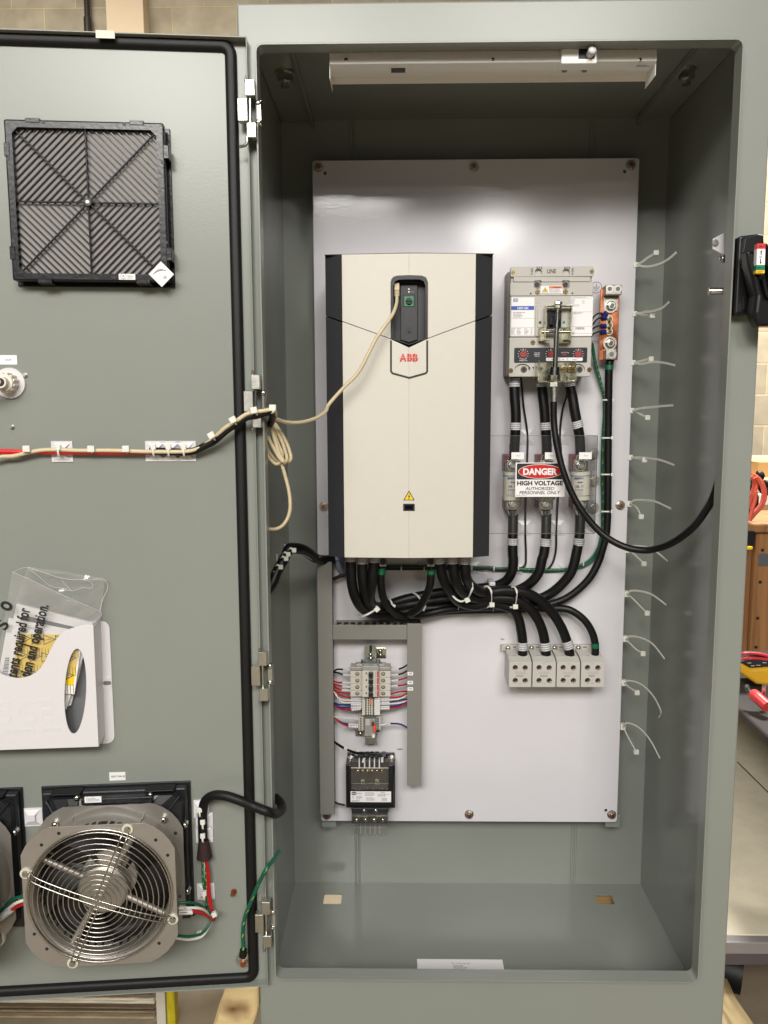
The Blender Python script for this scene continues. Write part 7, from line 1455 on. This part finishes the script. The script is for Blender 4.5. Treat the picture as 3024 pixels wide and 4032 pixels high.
# ------------------------------------------------------------------ around and behind the cabinet
GZ = Frame((0, 0, 0), (1, 0, 0), (0, 0, 1), up=(0, 1, 0))
for i, (x0, x1, lb) in enumerate(((-.15, .05, 'left timber bearer under the cabinet seen through the floor cut-out'), (.46, .66, 'right timber bearer under the cabinet seen through the floor cut-out'))):
    mb = MB(); mb.box(GZ, x0, x1, 1.66, 2.3, .05, H+CW_B-.030, pine, .004)
    if i == 0:
        for k in (.04, .075, .08, .11, .15): mb.box(GZ, x0+k, x0+k+.0025, 1.661, 2.299, H+CW_B-.0302, H+CW_B-.029, ink)
    one('timber_bearer', mb, lb, 'timber', 'timbers under the cabinet')
def slabmat():
    m = mat('fresh_pine', S(214, 190, 140), .6, bump=.3, bscale=30, var=.10, vscale=14, stretch=(1, 1, 3)); nt = m.node_tree; N = nt.nodes; L = nt.links; bs = N['Principled BSDF']; src = bs.inputs['Base Color'].links[0].from_socket
    g = N.new('ShaderNodeNewGeometry'); nz = N.new('ShaderNodeTexNoise'); nz.inputs['Scale'].default_value = 22; L.new(g.outputs['Position'], nz.inputs['Vector'])
    o = N.new('ShaderNodeVectorMath'); o.operation = 'SUBTRACT'; p = LF.W(K5(1268, 1345)); o.inputs[1].default_value = p; L.new(g.outputs['Position'], o.inputs[0])
    q = N.new('ShaderNodeVectorMath'); q.operation = 'MULTIPLY'; q.inputs[1].default_value = (1, 0, 1.5); L.new(o.outputs[0], q.inputs[0])
    l = N.new('ShaderNodeVectorMath'); l.operation = 'LENGTH'; L.new(q.outputs[0], l.inputs[0])
    a = N.new('ShaderNodeMath'); a.operation = 'MULTIPLY_ADD'; a.inputs[1].default_value = .05; L.new(nz.outputs[0], a.inputs[0]); L.new(l.outputs['Value'], a.inputs[2])
    r = N.new('ShaderNodeValToRGB'); e = r.color_ramp.elements; e[0].position = .030; e[0].color = (0, 0, 0, 1); e[1].position = .075; e[1].color = (1, 1, 1, 1)
    L.new(a.outputs[0], r.inputs[0]); mx = N.new('ShaderNodeMix'); mx.data_type = 'RGBA'; mx.inputs['A'].default_value = (*S(112, 74, 42), 1); L.new(r.outputs[0], mx.inputs['Factor']); L.new(src, mx.inputs['B']); L.new(mx.outputs['Result'], bs.inputs['Base Color'])
    return m
mb = MB(); LF = Frame((0, 1.70, H), (1, 0, 0), (0, -1, 0)); P = [LF.p(K5(x, y)) for x, y in ((1225, 1225), (1410, 1225), (1410, 1340), (1395, 1400), (1370, 1470), (1290, 1500), (1140, 1500), (1175, 1425), (1195, 1340))]
mb.plate(LF, P, [], -.12, 0, slabmat(), bev=.008)
one('timber_slab', mb, 'pale bark-edged timber slab with a dark knot beside the cabinet foot', 'timber', 'timbers under the cabinet')
mb = MB(); RF = Frame((0, 1.75, .12), (1, 0, 0), (0, 0, 1), up=(0, 1, 0)); P = [RF.p(q) for q in ((2862, 3850), (2900, 3930), (2975, 4040), (3050, 4150), (2700, 4150), (2700, 3850))]
mb.plate(RF, P, [], -.09, 0, dunnage, bev=.003); one('timber_plank', mb, 'weathered plank jutting out under the right corner of the cabinet', 'timber', 'timbers under the cabinet')
# stack of wrapped sheets under the door
t = T('sheet_stack', 'stack of flat streaked sheets on the floor beneath the open door', 'stack'); SF = Frame((0, 1.95, H), (1, 0, 0), (0, -1, 0))
a0 = SF.p((-20, 4000))[0]; a1 = SF.p((615, 4000))[0]; rb = random.Random(5); y = .002; shm = [mat('sheet_%d' % i, c, .25, bump=.5, bscale=30, var=.35, vscale=14, stretch=(1, 1, 14)) for i, c in enumerate((S(160, 146, 122), S(124, 108, 86), S(214, 204, 184), S(96, 82, 64)))]
mb = MB()
while y < .5: h_ = rb.choice((.003, .004, .006, .009)); d = rb.uniform(0, .010); mb.box(SF, a0+rb.uniform(0, .02), a1-rb.uniform(0, .004), y-H, y+h_-.0008-H, -.9, d, rb.choice(shm)); y += h_
t.part('sheets', mb); t.done()
mb = MB(); mb.bx(SF, (616, 3800, 652, 4200), .0, .04, mat('pale_post', S(196, 190, 178), .6, var=.05), .002); one('post', mb, 'pale grey square post beside the sheet stack', 'post')
mb = MB(); yp = mat('worn_yellow', S(186, 170, 30), .5, var=.3, vscale=40, stretch=(1, 1, .4)); mb.bx(SF, (656, 3800, 690, 4200), .0, .035, yp, .004); one('post', mb, 'worn yellow square post next to the pale one', 'post')
# platform cart at right
t = T('platform_cart', 'low cart with a pale worn deck and grey steel edge right of the cabinet', 'cart')
ZC = .235; CF = Frame((0, 0, ZC), (1, 0, 0), (0, 0, 1), up=(0, 1, 0)); yf = CF.p((2950, 3680))[1]
deck = mat('worn_deck', S(226, 217, 194), .65, bump=.4, bscale=80, var=.07, vscale=14)
x0 = .70; mb = MB(); mb.box(CF, x0, 2.6, yf, 4.2, -.018, 0, deck, .002); t.part('deck', mb)
mb = MB(); sg = mat('cart_steel', S(160, 154, 154), .4, .3, var=.05); mb.box(CF, x0, 2.6, yf-.03, yf-.0005, -.035, -.001, sg, .003); mb.box(CF, x0, 2.6, yf-.024, yf+.02, -.07, -.036, mat('cart_steel_dark', S(92, 84, 86), .5), .002); t.part('edge_frame', mb)
mb = MB(); s0 = CF.p((2903, 3000), .001); s1 = CF.p((3030, 3125), .001); mb.stroke(CF, [s0, s1], .006, .001, mat('seam_brown', S(70, 50, 38), .8)); t.part('seam', mb)
mb = MB(); q = Frame((0, yf+.03, H), (1, 0, 0), (0, -1, 0)).p((2858, 3805)); mb.cyl((q[0]-.02, yf+.06, ZC-.13), (q[0]+.045, yf+.03, ZC-.135), .052, rubber, seg=28); mb.cyl((q[0]-.022, yf+.06, ZC-.13), (q[0]-.024, yf+.061, ZC-.13), .03, blackp, seg=20); t.part('caster', mb)
mb = MB(); mb.box(CF, x0+.12, 2.6, yf+.30, yf+.34, -.17, -.10, mat('white_beam', S(206, 196, 182), .6, var=.05)); t.part('rear_beam', mb); t.done()
# bench with black cloth and tools
ZB = .74; BF = Frame((0, 0, ZB), (1, 0, 0), (0, 0, 1), up=(0, 1, 0)); e0 = BF.p((2905, 2788)); e1 = BF.p((3040, 2915)); dd = (Vector(e1)-Vector(e0)); e1 = Vector(e0)+dd*5; e0 = Vector(e0)-dd*1.0
cloth = mat('black_cloth', S(42, 38, 36), .75, bump=.8, bscale=18, var=.25, vscale=9)
mb = MB(); mb.plate(BF, [tuple(e0), tuple(e1), (3.2, e1.y), (3.2, 4.3), (e0.x, 4.3)], [], -.025, 0, cloth, bev=.01); one('tool_bench', mb, 'bench draped in black cloth beyond the cart at the right', 'bench')
t = T('multimeter', 'yellow multimeter lying on the black bench with its leads looped on top', 'multimeter')
MF = Frame((0, 2.43, H), (1, 0, 0), (0, -1, 0)); K8 = cr(2824, 2500, 4.425); mm = mat('meter_yellow', S(220, 166, 40), .45, bump=.2, bscale=100, var=.04)
mb = MB(); P = [MF.p(K8(x, y)) for x, y in ((330, 480), (430, 500), (600, 590), (900, 570), (1300, 570), (1300, 880), (900, 885), (700, 870), (430, 690), (330, 640))]; mb.plate(MF, P, [], -.12, 0, mm, bev=.01); t.part('holster', mb)
mb = MB(); P = [MF.p(K8(x, y), .0) for x, y in ((400, 470), (520, 425), (860, 440), (1250, 450), (1250, 555), (900, 558), (600, 575))]; mb.plate(MF, P, [], -.10, -.002, darkgrey, bev=.004)
for x, y in ((560, 490), (720, 530), (830, 485), (620, 540)): p = MF.p(K8(x, y)); mb.box(MF, p[0]-.006, p[0]+.006, p[1]-.001, p[1]+.001, -.002, .0, blockg)
t.part('face', mb)
for m_, q in ((mat('lead_red', S(196, 60, 66), .35), ((380, 350, -.02), (450, 325, 0), (620, 320, 0), (800, 345, 0), (960, 400, 0))), (cable_m, ((400, 430, -.03), (500, 395, -.02), (640, 360, -.01), (800, 380, -.01), (980, 400, -.02))), (MATS['lead_red'] if 'lead_red' in MATS else red, ((380, 440, -.02), (560, 405, 0), (700, 410, 0), (900, 430, 0)))):
    mb = MB(); mb.tube([MF.W(K8(x, y), c) for x, y, c in q], .005, m_, seg=8); t.part('test_lead', mb)
t.done()
t = T('clamp_tool', 'red handled tool with a steel pin lying on the black bench', 'tool'); M2 = Frame((0, 2.26, H), (1, 0, 0), (0, -1, 0)); lr = mat('tool_red', S(196, 56, 58), .4)
mb = MB(); mb.tube([M2.W(K8(x, y), c) for x, y, c in ((640, 1040, 0), (700, 1090, .02), (790, 1170, .04), (880, 1250, .06))], .017, lr, seg=12); t.part('grip', mb)
mb = MB(); mb.tube([M2.W(K8(x, y), c) for x, y, c in ((515, 880, -.02), (540, 950, -.01), (640, 1035, 0))], .007, mat('gun_metal', S(84, 90, 94), .35, .8), seg=10); t.part('jaw', mb)
mb = MB(); q = M2.W(K8(826, 1090), 0); mb.cyl(q, q+Vector((0, 0, .038)), .009, steel, seg=14); t.part('pin', mb); t.done()
t = T('timber_crate', 'tan timber crate with nail heads and a grey strap standing on the bench', 'crate'); QF = Frame((0, 2.78, H), (1, 0, 0), (0, -1, 0)); K9 = cr(2824, 1800, 4.425)
mb = MB(); a0 = QF.p((2900, 2300))[0]; p1 = QF.p((3000, 2095))[1]; mb.box(QF, a0, a0+.9, ZB-H, p1, -.35, -.03, crate_w, .004); a1 = QF.p((2968, 2300))[0]; mb.box(QF, a1, a0+.9, ZB-H, p1, -.03, 0, crate_w, .003)
t.part('boards', mb); mb = MB(); p2 = QF.p((3000, 2062), .02)[1]; mb.box(QF, a0-.02, a0+.92, p1, p2, -.37, .02, crate_w, .006); t.part('lid', mb)
mb = MB(); mb.bx(QF, (2988, 2180, 3200, 2228), 0, .004, mat('strap_grey', S(120, 124, 130), .35, .6), .001); t.part('strap', mb)
for q_ in ((3002, 2166), (2993, 2292), (2983, 2434), (2976, 2548), (3004, 2574)): mb = MB(); p = QF.p(q_); mb.disc(QF, *p, 0, .001, .006, ink, 10); t.part('nail', mb)
t.done()
mb = MB(); mb.bx(QF, (2940, 2153, 2964, 2164), .03, .05, yellow, .001); mb.bx(QF, (2930, 2090, 2972, 2150), .0, .03, blackp, .003); one('tape_measure', mb, 'black and yellow object hooked at the left side of the crate', 'tool')
for x0, y0, x1, y1, c, m_, lb in ((2985, 1817, 3200, 1886, -.6, S(196, 156, 104), 'plain brown carton on the upper shelf behind the crate'), (2950, 1886, 3200, 1988, -.5, S(186, 160, 112), 'tan carton marked 12 behind the orange cord'), (2950, 1988, 3200, 2026, -.45, S(176, 130, 92), 'flat brown carton at the bottom of the pile')):
    mb = MB(); fr = QF; a0, a1, b0, b1 = fr.r(x0, y0, x1, y1, c); mb.box(fr, a0, a1, b0+.001, b1-.001, c-.4, c, mat('carton_%d' % y0, m_, .7, var=.04, vscale=10), .003)
    if y0 == 1886: mb.tx(fr, '12', (2986, 1930, 2998, 1940), c+.001, inkg)
    one('carton', mb, lb, 'box', 'cartons behind the crate')
mb = MB(); mb.bx(QF, (2990, 1947, 3100, 1988), -.499, -.45, paper, .003); one('carton', mb, 'small white box in front of the tan carton', 'box', 'cartons behind the crate')
t = T('storage_shelf', 'dark worn timber shelf carrying the cartons', 'shelf'); mb = MB(); a0, a1, b0, b1 = QF.r(2880, 2027, 3300, 2060, -.3); mb.box(QF, a0, a1, b0-.02, b1, -.95, -.3, mat('dark_shelf', S(96, 84, 72), .7, var=.1), .003); t.part('board', mb)
mb = MB(); mb.box(QF, a0+.01, a0+.05, ZB-H, b0-.02, -.93, -.88, MATS['dark_shelf']); t.part('leg', mb); mb = MB(); mb.box(QF, a1-.05, a1-.01, ZB-H, b0-.02, -.93, -.88, MATS['dark_shelf']); t.part('leg', mb); t.done()
t = T('wall_pipe', 'pale horizontal pipe along the block wall right of the cabinet', 'pipe'); mb = MB(); p = WALL.p((2990, 1802), .06)[1]; x0 = WALL.p((2880, 1802), .06)[0]; mb.cyl(WALL.w(x0, p, .06), WALL.w(x0+2.5, p, .06), .016, mat('pale_pipe', S(178, 172, 160), .4), seg=14); t.part('pipe', mb)
mb = MB(); mb.box(WALL, x0, x0+2.5, p-.05, p-.028, 0, .05, mat('shelf_edge_dark', S(58, 50, 44), .6)); t.part('bracket_rail', mb); t.done()
t = T('extension_cord', 'tangled orange extension cord hanging in front of the cartons', 'cord'); oc = mat('orange_cord', S(214, 92, 70), .4); OF = Frame((0, 2.70, H), (1, 0, 0), (0, -1, 0))
for j, L in enumerate((((590, 300), (700, 350), (790, 460), (835, 600), (830, 740), (760, 880), (660, 990), (570, 1100)), ((595, 330), (640, 400), (640, 500), (600, 620), (540, 720)), ((660, 360), (690, 470), (660, 590), (600, 750), (555, 900)), ((690, 340), (770, 480), (800, 620), (780, 780), (700, 900), (600, 990)), ((680, 600), (660, 760), (620, 880), (590, 990), (560, 1110)))):
    mb = MB(); mb.tube([OF.W(K9(x, y), .02*j) for x, y in L], .0062, oc, seg=8); t.part('loop', mb)
mb = MB(); mb.tube([OF.W(K9(x, y), -.02) for x, y in ((700, 310), (745, 310), (750, 340), (640, 400), (590, 430))], .014, rubber, seg=10); mb.tube([OF.W(K9(x, y), -.03) for x, y in ((720, 430), (770, 560), (840, 640), (880, 560), (900, 500), (800, 440))], .010, rubber, seg=8); t.part('plug', mb); t.done()
mb = MB(); P = [OF.p(K9(x, y), -.05) for x, y in ((560, 440), (640, 470), (700, 560), (745, 700), (740, 820), (680, 920), (600, 990), (540, 1010))]; mb.plate(OF, P, [], -.15, -.05, rubber, bev=.01); one('cord_reel', mb, 'black reel shape behind the orange cord', 'reel')
